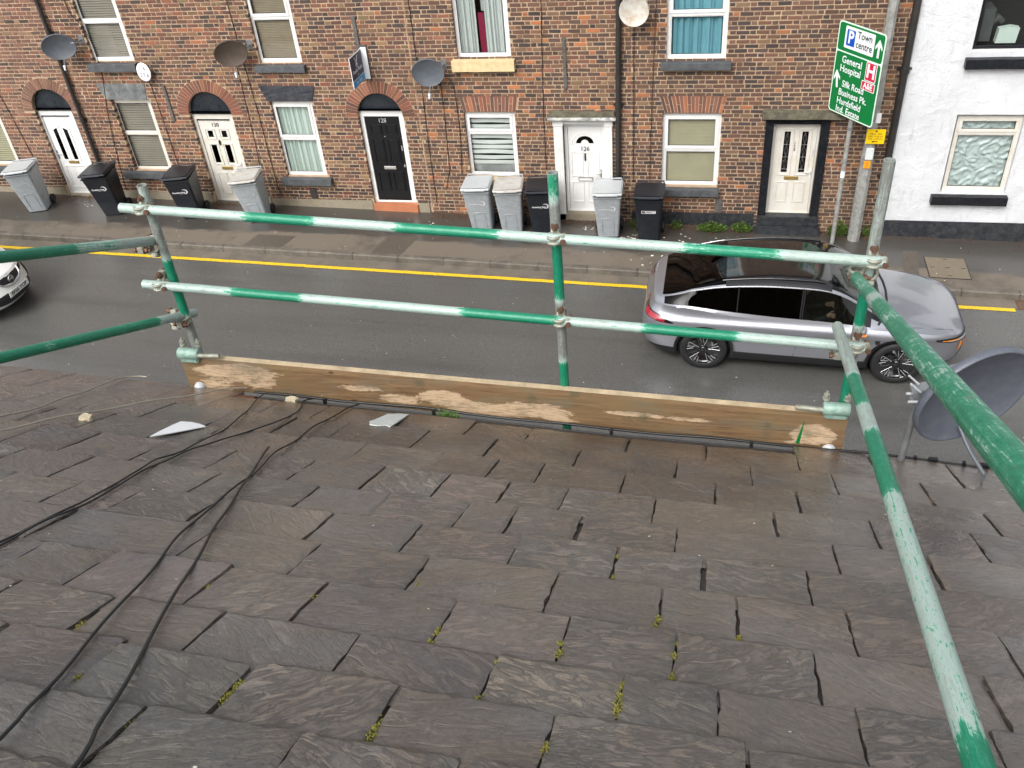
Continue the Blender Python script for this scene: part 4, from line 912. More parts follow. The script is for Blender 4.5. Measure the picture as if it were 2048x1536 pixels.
# oval plate
t = thing('oval_plate', (-11.08, D-.12, 3.195), 'white oval plate lettered V over 27.6 beside the upstairs sill', 'sign')
mb = MB(); M_ = Matrix.Rotation(R(90), 4, 'X'); mb.lathe([(0, .012), (.138, .012), (.146, .006), (.146, 0)], 40, 0, M_, sy=1.25); mb.build('plate', 'board_white', t)
mb = MB(); mb.box(-.012, .012, .0, .12, -.16, .02); mb.build('bracket', 'strap', t); text('lettering', 'V.&.', .115, face_mat((-.0, -.0135, .07), (1, 0, 0), (0, 0, 1)), 'dish_grey', t); text('lettering', '27.6', .115, face_mat((0.005, -.0135, -.06), (1, 0, 0), (0, 0, 1)), 'dish_grey', t)
# estate agent board, two panels on a bracket at right angles to the wall
t = thing('estate_agent_board', (-6.52, D, 3.28), 'dark blue and white estate agent board jutting over the black door', 'sign')
mb = MB(); mb.bbox(-.034, -.022, -.64, -.03, -.275, .285, .003); mb.bbox(-.022, .085, -.05, -.034, -.275, .30, .003); mb.build('board', 'board_white', t)
mb = MB(); mb.box(-.0215, -.019, -.625, -.052, -.13, .27); mb.build('navy_panel', 'navy', t); mb = MB(); mb.box(-.0215, -.019, -.625, -.052, -.262, -.145); mb.build('blue_strip', 'sky_blue', t)
fm = lambda y, z: face_mat((-.0175, y, z), (0, 1, 0), (0, 0, 1))
text('lettering', 'Reeds Rains', .098, fm(-.34, -.0), 'sign_white', t, bold=.001); text('lettering', 'For Sale', .085, fm(-.34, -.205), 'sign_white', t); text('lettering', '01625', .03, fm(-.34, -.085), 'sign_white', t)
mb = MB()
for (p, q) in (((-.39, .08), (-.30, .20)), ((-.30, .08), (-.39, .20)), ((-.345, .05), (-.345, .14)), ((-.39, .20), (-.42, .235)), ((-.30, .20), (-.27, .235)), ((-.36, .05), (-.33, .05))): mb.tube([(-.0175, p[0], p[1]), (-.0175, q[0], q[1])], .006, 6)
mb.build('emblem', 'sign_white', t); mb = MB(); mb.box(-.03, .09, -.034, 0, -.28, .34); mb.build('bracket', 'strap', t)

# ================================================================== SIGNPOST AND LAMP COLUMN
sp = thing('direction_sign', (2.115, 15.34, zpav(2.1)), 'large green direction sign on a thin grey post', 'road sign')
ph = R(54); sx_, sn_ = Vector((math.cos(ph), -math.sin(ph), 0)), Vector((-math.sin(ph), -math.cos(ph), 0))
P0 = Vector((2.07, 15.25, 0))-Vector((2.115, 15.34, zpav(2.1)))          # foot of the sign plane under its middle
def SP(u, v, o=0): return P0+sx_*u+Vector((0, 0, v))+sn_*o
zb, zt_ = 2.455, 3.93; SM = Matrix(((sx_.x, 0, sn_.x, P0.x), (sx_.y, 0, sn_.y, P0.y), (0, 1, 0, P0.z), (0, 0, 0, 1)))
def rrect(a, b, c, d, r, k=6):
    P = []
    for (cx, cz, t0) in ((b-r, d-r, 0), (a+r, d-r, 90), (a+r, c+r, 180), (b-r, c+r, 270)):
        for i in range(k+1): t_ = R(t0+90*i/k); P.append((cx+r*math.cos(t_), cz+r*math.sin(t_)))
    return P
def splate(name, a, b, c, d, r, o0, o1, mat):
    mb = MB(); P = rrect(a, b, c, d, r); n_ = len(P)
    V = [SP(x, z, o1) for x, z in P]+[SP(x, z, o0) for x, z in P]
    mb.add(V, [tuple(range(n_)), tuple(range(2*n_-1, n_-1, -1))]+[(i, i+n_, (i+1) % n_+n_, (i+1) % n_) for i in range(n_)]); return mb.build(name, mat, sp)
W2 = .525
splate('sign_panel', -W2, W2, zb, zt_, .06, 0, .004, 'sign_edge'); splate('green_field', -W2+.022, W2-.022, 3.475, zt_-.022, .045, .0045, .006, 'sign_green'); splate('green_field', -W2+.022, W2-.022, zb+.022, 3.452, .045, .0045, .006, 'sign_green')
splate('white_patch', -.36, .30, 3.535, 3.875, .02, .0065, .008, 'sign_white'); splate('blue_patch', -.32, -.13, 3.58, 3.83, .012, .0085, .0095, 'sign_blue')
splate('red_patch_edge', .20, .44, 3.155, 3.455, .018, .0065, .008, 'sign_white'); splate('red_patch', .213, .427, 3.168, 3.442, .012, .0085, .0095, 'sign_red')
splate('red_patch_edge', .15, .45, 3.0, 3.145, .018, .0065, .008, 'sign_white'); splate('red_patch', .162, .438, 3.012, 3.133, .012, .0085, .0095, 'sign_red')
def st(s, u, v, size, mat='sign_white', xs=.9, b=.0018): return text('lettering', s, size, face_mat(SP(u, v, .0105), sx_, (0, 0, 1)), mat, sp, xs=xs, bold=b)
st('P', -.222, 3.705, .27, b=.008); st('Town', .085, 3.785, .155, 'sign_black'); st('centre', .085, 3.64, .155, 'sign_black')
st('General', -.12, 3.345, .16); st('Hospital', -.13, 3.20, .16); st('H', .32, 3.305, .29, b=.009); st('A&E', .30, 3.072, .125, b=.003)
st('Silk Road', .02, 2.955, .155, xs=.86) if False else None
st('Silk Road', -.02, 2.965, .15); st('Business Pk.', .0, 2.82, .15); st('Hurdsfield', -.06, 2.675, .15); st('Ind. Estate', -.06, 2.54, .15)
def arrow(cx, cz, h_, tilt=0):
    P = [(-.022, 0), (.022, 0), (.022, h_*.62), (.075, h_*.42), (.075, h_*.60), (0, h_), (-.075, h_*.60), (-.075, h_*.42), (-.022, h_*.62)]
    mb = MB(); c_, s_ = math.cos(tilt), math.sin(tilt); Q = [SP(cx+x*c_-z*s_, cz+x*s_+z*c_, .0095) for x, z in P]
    mb.add(Q, [(0, 1, 2, 8), (2, 3, 4), (2, 4, 5), (2, 5, 8), (8, 5, 6), (8, 6, 7)]); mb.build('arrow', 'sign_white', sp)
arrow(.405, 3.55, .28); arrow(-.385, 2.87, .29, R(10))
mb = MB(); mb.tube([(0, 0, -.05), (-.0, 0, 3.75-zpav(2.1))], .038, 18); mb.build('post', 'galv_lamp', sp)
mb = MB(); mb.tube([(0, 0, 1.30), (0, 0, 1.42)], .0395, 18); mb.build('white_sticker', 'board_white', sp)
mb = MB()
for z in (2.75, 3.6): mb.box(-.5, .5, -.05, -.002, z-.02, z+.02, M=Matrix(((sx_.x, sn_.x, 0, P0.x), (sx_.y, sn_.y, 0, P0.y), (0, 0, 1, 0), (0, 0, 0, 1))))
for z in (2.25, 2.75, 3.6): mb.tube([(0, 0, z-zpav(2.1)-.025), (0, 0, z-zpav(2.1)+.025)], .046, 16)
mb.build('clamp', 'galv', sp)
for ch in sp.children:
    if ch.name.split('.')[0] not in ('post', 'white_sticker', 'clamp'): ch.location.z -= zpav(2.1)*0   # already relative to the post foot
lp = thing('lamp_column', (2.50, 15.53, zpav(2.5)), 'weathered grey lamp column against the brick by the white house', 'lamp post')
z0 = zpav(2.5); mb = MB()
oct_ = lambda r, z: [(r*math.cos(R(22.5+45*k)), r*math.sin(R(22.5+45*k)), z) for k in range(8)]
V = oct_(.11, -.1)+oct_(.108, 1.6)+oct_(.085, 1.95)+oct_(.07, 8.2); mb.add(V, [(8*j+k, 8*j+(k+1) % 8, 8*j+8+(k+1) % 8, 8*j+8+k) for j in range(3) for k in range(8)]+[tuple(range(24, 32))])
mb.build('column', 'galv_lamp', lp)
mb = MB(); mb.tube([(0, 0, 8.1), (0, -.2, 8.5), (0, -1.0, 8.65)], .04, 10); mb.build('outreach_arm', 'galv_lamp', lp); mb = MB(); mb.bbox(-.14, .14, -1.5, -.9, 8.58, 8.7, .03); mb.build('lantern', 'galv', lp)
mb = MB(); mb.bbox(-.055, .075, -.127, -.104, 1.655-z0, 1.87-z0, .008); mb.build('label_plate', 'curtain_grey', lp)
mb = MB(); mb.box(-.06, .055, -.1235, -.103, 1.50-z0, 1.63-z0); mb.build('orange_label', 'orange', lp); text('lettering', 'N\nA', .05, face_mat((-.002, -.1245, 1.565-z0), (1, 0, 0), (0, 0, 1)), 'rust', lp)
mb = MB(); mb.bbox(.02, .10, -.10, -.082, 2.3-z0, 2.47-z0, .004); mb.build('label_plate', 'board_white', lp)
ys = thing('parking_times_plate', (2.56, 15.415, 2.07), 'small yellow loading times plate strapped to the lamp column', 'sign')
mb = MB(); P = rrect(-.15, .15, -.125, .13, .012); mb.prism(P, -.004, .004, 0); mb.build('plate', 'sign_yellow', ys)
for s_, z, sz in (('Mon - Sat', .05, .048), ('8.00 - 9.30 am', .005, .04), ('4.00 - 6.00 pm', -.037, .04)): text('lettering', s_, sz, face_mat((0, -.0055, z), (1, 0, 0), (0, 0, 1)), 'rust', ys)
mb = MB(); mb.prism([(-.06, -.085), (-.02, -.065), (-.02, -.078), (.04, -.078), (.04, -.092), (-.02, -.092), (-.02, -.105)], -.0055, -.0045); mb.build('arrow', 'sign_black', ys)
mb = MB(); mb.lathe([(0, .0055), (.016, .0055), (.018, .004)], 16, 0, Matrix.Translation((0, 0, .098)) @ Matrix.Rotation(R(90), 4, 'X')); mb.build('roundel', 'rust', ys)
mb = MB(); mb.box(-.06, .03, .004, .03, -.09, .09); mb.build('bracket', 'galv', ys)

# ================================================================== WHEELIE BINS
def bin_proto(kind):
    body = 'grey_bin' if kind == 'grey' else 'black_bin'; lid = 'grey_bin_lid' if kind == 'grey' else 'black_bin'
    t = thing('wheelie_bin', (0, 0, 0), '', 'wheelie bin', group='wheelie bins along the terrace')
    mb = MB(); nz = 14; rows = []
    for j in range(nz+1):
        u = j/nz; z = .02+u*.955; hw = .195+.062*u; yf = .0-.30*u**1.05; yb_ = .43-.09*u; r_ = .045; k = 5; P = []
        for (cx, cy, t0) in ((hw-r_, yb_-r_, 0), (-hw+r_, yb_-r_, 90), (-hw+r_, yf+r_, 180), (hw-r_, yf+r_, 270)):
            for i in range(k+1): a = R(t0+90*i/k); P.append((cx+r_*math.cos(a), cy+r_*math.sin(a), z))
        rows.append(P)
    n_ = len(rows[0]); V = [p for r_ in rows for p in r_]
    mb.add(V, [(j*n_+i, j*n_+(i+1) % n_, (j+1)*n_+(i+1) % n_, (j+1)*n_+i) for j in range(nz) for i in range(n_)], 0, smooth=True); mb.add(rows[0], [tuple(range(n_))[::-1]]); mb.add(rows[-1], [tuple(range(n_))])
    mb.bbox(-.262, .262, -.325, .345, .955, .985, .012); mb.bbox(-.10, .10, .34, .40, .60, .64, .01); mb.build('body', body, t)
    # front ribs / arch recess
    def fy(z): return -.30*((z-.02)/.955)**1.05
    mb = MB()
    if kind == 'grey':
        A = [(-.105, .05), (-.105, .42), (-.075, .475), (.075, .475), (.105, .42), (.105, .05)]
        pts = dense_line([(x, fy(z)-.002, z) for x, z in A], .03); mb.tube(pts, .0055, 6)
    else:
        for z in (.33, .37, .40): mb.box(-.12, .12, fy(z)-.005, fy(z)+.004, z, z+.006)
    mb.build('front_moulding', body, t)
    # lid: rim, dished top, grab lip
    mb = MB(); tilt = Matrix.Translation((0, .33, .985)) @ Matrix.Rotation(R(-4), 4, 'X') @ Matrix.Translation((0, -.33, -.985))
    mb.bbox(-.275, .275, -.375, .335, .985, 1.025, .014, M=tilt); 
    bm = bmesh.new(); P = rrect(-.245, .245, -.345, .30, .07, 5); vs = [bm.verts.new((x, y, 1.024)) for x, y in P]; f = bm.faces.new(vs)
    for off, dz in ((.018, .022), (.03, .006), (.03, -.014), (.05, -.002)):
        r_ = bmesh.ops.inset_region(bm, faces=[f], thickness=off, depth=0)
        for v in f.verts: v.co.z += dz
    mb.bm(bm, 0, tilt); mb.box(-.19, .19, -.395, -.37, .99, 1.008, M=tilt); mb.build('lid', lid, t, bevel=.004)
    mb = MB(); mb.tube([(-.24, .36, .99), (-.24, .41, 1.02), (.24, .41, 1.02), (.24, .36, .99)], .014, 8); mb.build('handle', body, t)
    for s_ in (-1, 1):
        mb = MB(); M_ = Matrix.Translation((s_*.235, .40, .10)) @ Matrix.Rotation(R(90), 4, 'Y'); mb.lathe([(.0, -.022), (.05, -.022), (.055, -.028), (.095, -.026), (.1, -.018), (.1, .018), (.095, .026), (.055, .028), (.05, .022), (0, .022)], 28, 0, M_); mb.build('wheel', 'black_rubber', t)
    mb = MB(); mb.tube([(-.24, .40, .10), (.24, .40, .10)], .012, 8); mb.build('axle', 'galv', t)
    return t, fy
def bin_logo(t, fy, style, mat):
    z = .70; sl = (fy(z+.05)-fy(z-.05))/.1; up = Vector((0, sl, 1)).normalized(); o = Vector((.0, fy(z)-.004, z)); nn = Vector((0, -1, sl)).normalized()
    def PT(u, v, e=.0): return o+Vector((u, 0, 0))+up*v+nn*e
    if style == 'label':
        mb = MB(); mb.add([PT(-.13, -.035, .001), (PT(.13, -.035, .001)), PT(.13, .035, .001), PT(-.13, .035, .001)], [(0, 1, 2, 3)]); mb.build('address_label', 'white_print', t)
        text('lettering', 'B  HIGH ST 124', .045, face_mat(PT(0, 0, .002), (1, 0, 0), up), 'sign_black', t) if False else None
        mb = MB(); mb.add([PT(-.12, -.025, .002), PT(-.06, -.025, .002), PT(-.06, .025, .002), PT(-.12, .025, .002)], [(0, 1, 2, 3)])
        for (a, b, c) in ((-.045, .11, .008), (-.045, .06, -.015)): mb.add([PT(a, c, .002), PT(b, c, .002), PT(b, c+.013, .002), PT(a, c+.013, .002)], [(0, 1, 2, 3)])
        mb.build('label_marks', 'dish_grey', t); return
    mb = MB(); pts = []; R0 = .055; cx, cz = .085, .01
    A = [R(130-10*k) for k in range(26)]
    for k, a in enumerate(A):
        w_ = .004+.019*math.sin(math.pi*k/(len(A)-1))
        pts.append((PT(cx+(R0+w_*.5)*math.cos(a), cz+(R0+w_*.5)*math.sin(a), .002), PT(cx+(R0-w_*.7)*math.cos(a), cz+(R0-w_*.7)*math.sin(a), .002)))
    V = [p for q in pts for p in q]; mb.add(V, [(2*i, 2*i+2, 2*i+3, 2*i+1) for i in range(len(pts)-1)]); mb.build('council_swoosh', mat, t)
    text('lettering', 'Cheshire East', .047, face_mat(PT(-.035, -.008, .003), (1, 0, 0), up), mat, t, bold=.0022 if style == 'bold' else .001)
    if style == 'bold': text('lettering', 'Council', .022, face_mat(PT(.0, -.042, .003), (1, 0, 0), up), mat, t)
BINS = [  # base x, base y, yaw, kind, logo, print, label, tilt
 (-14.20, 14.93, 20, 'grey', 'plain', 'pale_print', 'clean pale grey bin in front of the far left arched door'),
 (-12.38, 14.94, 14, 'black', 'bold', 'white_print', 'black bin under the drainpipe, furthest left of the black ones'),
 (-10.57, 14.98, 14, 'black', 'bold', 'white_print', 'black bin just left of door 130'),
 (-9.08, 14.98, 14, 'grey', 'plain', 'pale_print', 'grey bin with a sagging grimy lid in front of door 130'),
 (-4.41, 15.08, 5, 'grey', 'plain', 'white_print', 'pale grey bin, left one of the pair under the striped blind window'),
 (-3.81, 15.08, 8, 'grey', 'plain', 'pale_print', 'grey bin with a dirt stained lid, right one of the pair under the striped blind'),
 (-3.21, 15.09, 8, 'black', 'bold', 'white_print', 'black bin partly hidden behind the middle scaffold upright'),
 (-1.955, 15.11, 4, 'grey', 'plain', 'white_print', 'grey bin with faded lettering right of the white pilastered door'),
 (-1.19, 15.07, 1, 'black', 'label', 'white_print', 'black bin with a white label left of the beige blind window'),
]
protos = {}
for (bx_, by_, yw_, kd, lg, pm, lb) in BINS:
    key = (kd, lg, pm)
    if key not in protos:
        t, fy = bin_proto(kd); bin_logo(t, fy, lg, pm); protos[key] = t; b = t
    else: b = copy_tree(protos[key])
    b.location = (bx_, by_, zpav(bx_)); b.rotation_euler = (0, 0, R(yw_)); b['label'] = lb
    if kd == 'grey' and bx_ in (-9.08, -3.81):
        for ch in b.children:
            if ch.name.startswith('lid'):
                ch.data = ch.data.copy(); ch.data.materials.clear(); MAT['stained_lid'] = MAT.get('stained_lid') or simple('stained_bin_lid', (.46, .45, .42), .6, var=.1, dirt=(.25, .21, .18), dirt_amt=.7, dscale=4); ch.data.materials.append(MAT['stained_lid'])
        if bx_ == -9.08: b.rotation_euler = (R(0), R(-1.5), R(yw_))

# ================================================================== WEEDS, LEAVES, LITTER, COVERS
def weed(x, y, n_, sx_w, h_, label):
    t = MB(); z0 = zpav(x)
    for k in range(n_):
        a = random.uniform(0, 6.28); r0 = random.random()**.5; px_, py_ = math.cos(a)*r0*sx_w, math.sin(a)*r0*.10
        hh = h_*random.uniform(.3, 1)*(1-.5*r0); d = Vector((random.uniform(-1, 1), random.uniform(-1.2, .4), random.uniform(.1, .9))).normalized(); L = random.uniform(.018, .045); s_ = d.cross(Vector((random.random(), random.random(), 1))).normalized()*L*.42
        p = Vector((px_, py_-.02, hh)); q = random.uniform(.6, 1.3); c = (.10*q, .20*q, .03)
        t.add([p, p+d*L*.5+s_, p+d*L, p+d*L*.5-s_], [(0, 1, 2, 3)], 0)
        if k % 3 == 0: t.tube([(px_*.7, py_*.7, 0), p], .0018, 4, cap=False)
    o = t.build('weed_clump', 'leaf'); o.location = (x, y, z0); return tag(o, label, 'weeds', 'weeds at the foot of the walls')
weed(-.05, 15.58, 900, .30, .22, 'low spreading weeds under the grey air vent'); weed(.50, 15.62, 520, .20, .24, 'bushy weeds just left of the black door step'); weed(2.22, 15.66, 700, .18, .34, 'weeds between the sign post and the lamp column')
weed(-14.75, 15.6, 380, .16, .30, 'weeds at the far left corner behind the grey bin'); weed(-1.45, 15.6, 300, .16, .22, 'weeds in the dark gap between the grey and the labelled black bin'); weed(-.72, 15.62, 200, .12, .2, 'small weeds right of the black bin with a white label'); weed(2.75, 15.66, 160, .1, .3, 'dry sprigs at the foot of the thick black drainpipe')
mb = MB()
for (xa, xb, n_) in ((-15.2, -13.1, 420), (-13.1, -12.2, 160), (-11.4, -10.6, 170), (-10.5, -9.2, 460), (-9.2, -8.4, 40), (-5.6, -4.6, 240), (-3.5, -3.1, 120), (-3.1, -2.0, 220), (-1.6, -.3, 420), (-.3, .8, 260), (1.9, 2.9, 180), (3.0, 5.4, 160)):
    for _ in range(n_):
        x = random.uniform(xa, xb); y = D-.03-abs(random.gauss(0, .16)); L = random.uniform(.012, .035); a = random.uniform(0, 6.28); z = zpav(x)+random.uniform(.004, .02)
        dx, dy = math.cos(a)*L, math.sin(a)*L; mb.add([(x, y, z), (x+dx-dy*.4, y+dy+dx*.4, z+random.uniform(0, .01)), (x+dx*1.6, y+dy*1.6, z), (x+dx+dy*.4, y+dy-dx*.4, z+.003)], [(0, 1, 2, 3)])
tag(mb.build('dead_leaves', 'leaf_dry'), kind='stuff')
mb = MB()
def chip(x, y, z, L, flat=.4):
    n_ = random.randint(5, 7); P = []
    for k in range(n_): a = 6.28*k/n_; r_ = L*random.uniform(.5, 1); P.append((x+r_*math.cos(a), y+r_*.7*math.sin(a), z+random.uniform(.0, L*flat)+.002))
    mb.add(P, [tuple(range(n_))])
for _ in range(90): x, y = random.uniform(-11, 6), random.uniform(9, 13.4); chip(x, y, SL*x+.003, random.uniform(.008, .017))
for _ in range(60): x, y = random.uniform(-15, 5), random.uniform(14.1, 15.5); chip(x, y, zpav(x)+.003, random.uniform(.008, .02))
for (cx_, cy_, n_, s_) in ((-1.5, 15.1, 34, .16), (-2.3, 15.4, 10, .1), (-.6, 15.1, 16, .3), (-13.2, 15.35, 6, .1), (-14.5, 15.5, 12, .12), (-1.6, 14.6, 5, .3), (-1.2, 14.35, 5, .2), (-12.0, 15.2, 8, .15), (-5.5, 15.3, 6, .1)):
    for _ in range(n_): x, y = random.gauss(cx_, s_), random.gauss(cy_, s_*.6); chip(x, min(y, D-.05), zpav(x)+.003, random.uniform(.012, .035))
tag(mb.build('litter_flecks', 'chip'), kind='stuff')
mc = thing('inspection_cover', (3.98, 14.66, zpav(3.98)), 'rectangular concrete inspection cover in the pavement', 'manhole cover')
mb = MB(); mb.add([(-.34, -.36, .0045-SL*-.34*0+SL*-.34), (.34, -.36, .0045+SL*.34), (.34, .36, .0045+SL*.34), (-.34, .36, .0045+SL*-.34)], [(0, 1, 2, 3)]); mb.build('frame', 'iron', mc)
mb = MB(); mb.add([(-.325, -.345, .0085+SL*-.325), (.325, -.345, .0085+SL*.325), (.325, .345, .0085+SL*.325), (-.325, .345, .0085+SL*-.325)], [(0, 1, 2, 3)]); mb.build('cover', 'manhole', mc)
mb = MB()
for (u, v) in ((0, 0), (.0, -.27), (0, .29), (-.25, 0), (.26, 0)): mb.box(u-.035, u+.035, v-.006, v+.006, .0075+SL*u, .0115+SL*u)
mb.build('lifting_slots', 'sign_black', mc)
dr = thing('drain_grating', (5.15, 13.78, SL*5.15), 'iron drain grating in the gutter at the right edge', 'drain')
mb = MB(); mb.frame(-.22, .22, -.14, .14, .03, 0, .02); F = mb; mb2 = MB()
mb2.add([(v[0], v[2], v[1]*.6+.002) for v in F.v], [tuple(f[::-1]) for f in F.f])
for k in range(7): mb2.box(-.19, .19, -.11+k*.034, -.097+k*.034, .002, .014)
mb2.build('grate', 'rust', dr); mb = MB(); mb.quad((-.2, -.13, .005), (.2, -.13, .005), (.2, .13, .005), (-.2, .13, .005)); mb.build('drain_pit', 'sign_black', dr)
# ================================================================== CARS
def build_car(name, label, P, loc, rz, ry):
    """lofted body: lower shell follows plan loops, upper shell is a surface over the belt loop"""
    root = thing(name, loc, label, 'car'); root.rotation_euler = (0, ry, rz)
    nf, nr = P['nf'], P['nr']; Lf = lambda z: sinterp(P['Lf'], z); Lr = lambda z: sinterp(P['Lr'], z); W = lambda z: sinterp(P['W'], z)
    zb = lambda x: sinterp(P['belt'], x); zt = lambda x: sinterp(P['spine'], x)
    def loop_pt(u, z):
        """u in [-1,1]: side stations |u|<.8, front face u>.8, rear u<-.8 -> x,y (y<=0 is the near side)"""
        L = Lf(z) if u >= 0 else Lr(z); n_ = nf if u >= 0 else nr; au = abs(u)
        if au <= .8: t = au/.8*.93; x = t*L; y = W(z)*(1-t**n_)**(1/n_)
        else:
            smax = (1-.93**n_)**(1/n_); s_ = smax*(1-(au-.8)/.2); y = W(z)*s_; x = L*(1-s_**n_)**(1/n_)
        return (x if u >= 0 else -x), y
    def surf(x, z, off=.003):
        L = Lf(z) if x >= 0 else Lr(z); n_ = nf if x >= 0 else nr; t = min(abs(x)/L, .9999); return W(z)*(1-t**n_)**(1/n_)+off
    def nose(y, z, off=.004):
        s_ = min(abs(y)/W(z), .999); return Lf(z)*(1-s_**nf)**(1/nf)+off
    N = 150; US = [-1+2*i/N for i in range(N+1)]; NZ = 22; wx = P['wheels']; wr = P['arch']
    def grid_side(sgn):
        G_ = []
        for j in range(NZ+1):
            row = []
            for u in US:
                zz = P['z0']+(1.0-P['z0'])*j/NZ
                x, y = loop_pt(u, zz); zbelt = zb(x); zz = P['z0']+(zbelt-P['z0'])*j/NZ; x, y = loop_pt(u, zz); row.append([x, y, zz])
            G_.append(row)
        for row in G_:
            for p in row:
                if p[1] < .5: continue
                for cx in wx:
                    dx, dz = p[0]-cx, p[2]-P['wr']; d = math.hypot(dx, dz)
                    if wr-.03 < d < wr+.03: p[0] = cx+dx/d*wr; p[2] = P['wr']+dz/d*wr
        body, trim = MB(), MB()
        for j in range(NZ):
            for i in range(N):
                q = [G_[j][i], G_[j][i+1], G_[j+1][i+1], G_[j+1][i]]; cxm = sum(p[0] for p in q)/4; czm = sum(p[2] for p in q)/4; cym = sum(p[1] for p in q)/4
                if cym > .5 and any(math.hypot(cxm-c, czm-P['wr']) < wr-.004 for c in wx): continue
                V = [(p[0], sgn*p[1], p[2]) for p in q]; f = (0, 1, 2, 3) if sgn < 0 else (3, 2, 1, 0)
                (trim if czm < P['clad'] else body).add(V, [f], 0, smooth=True)
        return body, trim
    b = MB(); tr = MB()
    for sgn in (-1, 1):
        bb, tt = grid_side(sgn)
        b.add(bb.v, bb.f, 0, smooth=True); tr.add(tt.v, tt.f, 0, smooth=True)
    # upper surface
    FS = P['fs']; gz = lambda f: interp([(0, 1), (.2, .998), (.4, .99), (.55, .98), (.65, .965), (.72, .945), (.76, .925), (.785, .905), (.81, .88), (.835, .845), (.86, .72), (.89, .57), (.93, .33), (.97, .10), (1, 0)], f)
    parts = {}
    def up(u, f, sgn, e=0):
        z0_ = 1.0; x, y = loop_pt(u, z0_)
        for _ in range(2): z0_ = zb(x); x, y = loop_pt(u, z0_)
        g = gz(f); hd = max(0.0, min(1.0, (zt(x)-z0_)/.25)); g2 = (1-f**2.2)*(1-hd)+g*hd
        return (x*(1-.0*f), sgn*y*f, z0_+(zt(x)-z0_)*g2+e)
    for sgn in (-1, 1):
        for k in range(len(FS)-1):
            f0, f1 = FS[k], FS[k+1]; fm_ = (f0+f1)/2
            for i in range(N):
                V = [up(US[i], f0, sgn), up(US[i+1], f0, sgn), up(US[i+1], f1, sgn), up(US[i], f1, sgn)]; xm = sum(v[0] for v in V)/4
                rise = zt(xm)-zb(xm); kind = P['classify'](xm, fm_, rise)
                if kind.endswith('win'): kind += 'L' if sgn > 0 else 'R'
                parts.setdefault(kind, MB()).add(V, [(0, 1, 2, 3) if sgn < 0 else (3, 2, 1, 0)], 0, smooth=True)
    if 'body' in parts: b.add(parts['body'].v, parts['body'].f, 0, smooth=True)
    bo = b.build('body', P['paint'], root, weld=2e-4); tr.build('lower_cladding', 'car_black', root, weld=2e-4)
    for k, (nm, mt) in P['partmap'].items():
        for kk in (k, k+'L', k+'R'):
            if kk in parts: parts[kk].build(nm, mt, root, weld=2e-4)
    # dark inside + floor
    mb = MB(); mb.box(P['cab'][0], P['cab'][1], -.72, .72, .28, .62); mb.box(-1.5, 1.5, -.66, .66, .2, .27); mb.build('cabin_floor', 'dark_room', root)
    for cx in wx:
        for s_ in (-1, 1):
            w_ = thing('wheel', (0, 0, 0), None, None) if False else None
            mb = MB(); yo = P['track']; wr_ = P['wr']; M_ = Matrix.Translation((cx, s_*(yo-.11), wr_)) @ Matrix.Rotation(R(-90)*s_, 4, 'X')
            mb.lathe([(wr_*.70, -.10), (wr_*.93, -.11), (wr_*.985, -.09), (wr_, -.06), (wr_, .06), (wr_*.985, .09), (wr_*.93, .108), (wr_*.74, .112), (wr_*.70, .10)], 56, 0, M_); ty = mb.build('wheel', 'tyre', root)
            mb = MB(); mb.lathe([(0, .05), (.07, .052), (wr_*.68, .07), (wr_*.71, .10), (wr_*.70, -.09)], 48, 0, M_); mb.lathe([(0, .10), (.035, .10), (.045, .085), (.06, .05)], 24, 0, M_); mb.build('rim', 'car_gloss', ty)
            mb = MB(); ns = 5
            for k in range(ns):
                for (o1, o2, r0, r1) in ((-.02, -.14, .08, wr_*.69), (.10, .19, wr_*.36, wr_*.68), (.33, .42, wr_*.43, wr_*.68)):
                    a1, a2 = 6.283*k/ns+o1+.2, 6.283*k/ns+o2+.2
                    p1 = M_ @ Vector((r0*math.cos(a1), r0*math.sin(a1), .088)); p2 = M_ @ Vector((r1*math.cos(a2), r1*math.sin(a2), .108)); mb.tube([p1, p2], .0062, 6)
                p = [M_ @ Vector((wr_*.69*math.cos(6.283*k/ns+.2+t_), wr_*.69*math.sin(6.283*k/ns+.2+t_), .105)) for t_ in (-.14, -.07, .0, .07)]; mb.tube(p, .006, 6)
            mb.build('spokes', 'alloy', ty)
            # arch liner and lip
            mb = MB(); P_ = []
            for k in range(37):
                a = R(-18+216*k/36); xx, zz = cx+wr*math.cos(a), P['wr']+wr*math.sin(a); P_.append((xx, zz))
            V = []
            for (xx, zz) in P_:
                ys_ = surf(xx, max(zz, P['z0']), .006); r1 = (wr+.05)/wr; x2, z2 = cx+(xx-cx)*r1, P['wr']+(zz-P['wr'])*r1
                V += [(xx, s_*(ys_), zz), (xx, s_*.45, zz), (x2, s_*(surf(x2, max(z2, P['z0']), .006)), z2)]
            F_ = []
            for k in range(36): F_ += [(3*k, 3*k+3, 3*k+4, 3*k+1), (3*k, 3*k+2, 3*k+5, 3*k+3)]
            mb.add(V, F_, 0, smooth=True); mb.build('wheel_arch', 'car_black', root)
    return root, surf, nose, up, zb, zt, loop_pt
FSG = [1, .985, .97, .93, .89, .86, .835, .822, .785, .76, .72, .65, .55, .4, .2, 0]
def cls_grey(x, f, rise):
    if -2.04 < x < -1.12 and f < .785: return 'rearglass'
    if -1.12 <= x < .36 and f < .822: return 'roof'
    if .36 <= x < 1.10 and f < .785: return 'screen'
    if .97 > f > .835 and rise > .03:
        if .0 <= x < .93: return 'frontwin'
        if -2.0 < x < .0: return 'rearwin'
    if .93 <= x < 1.10 and f < .9: return 'screen'
    return 'body'
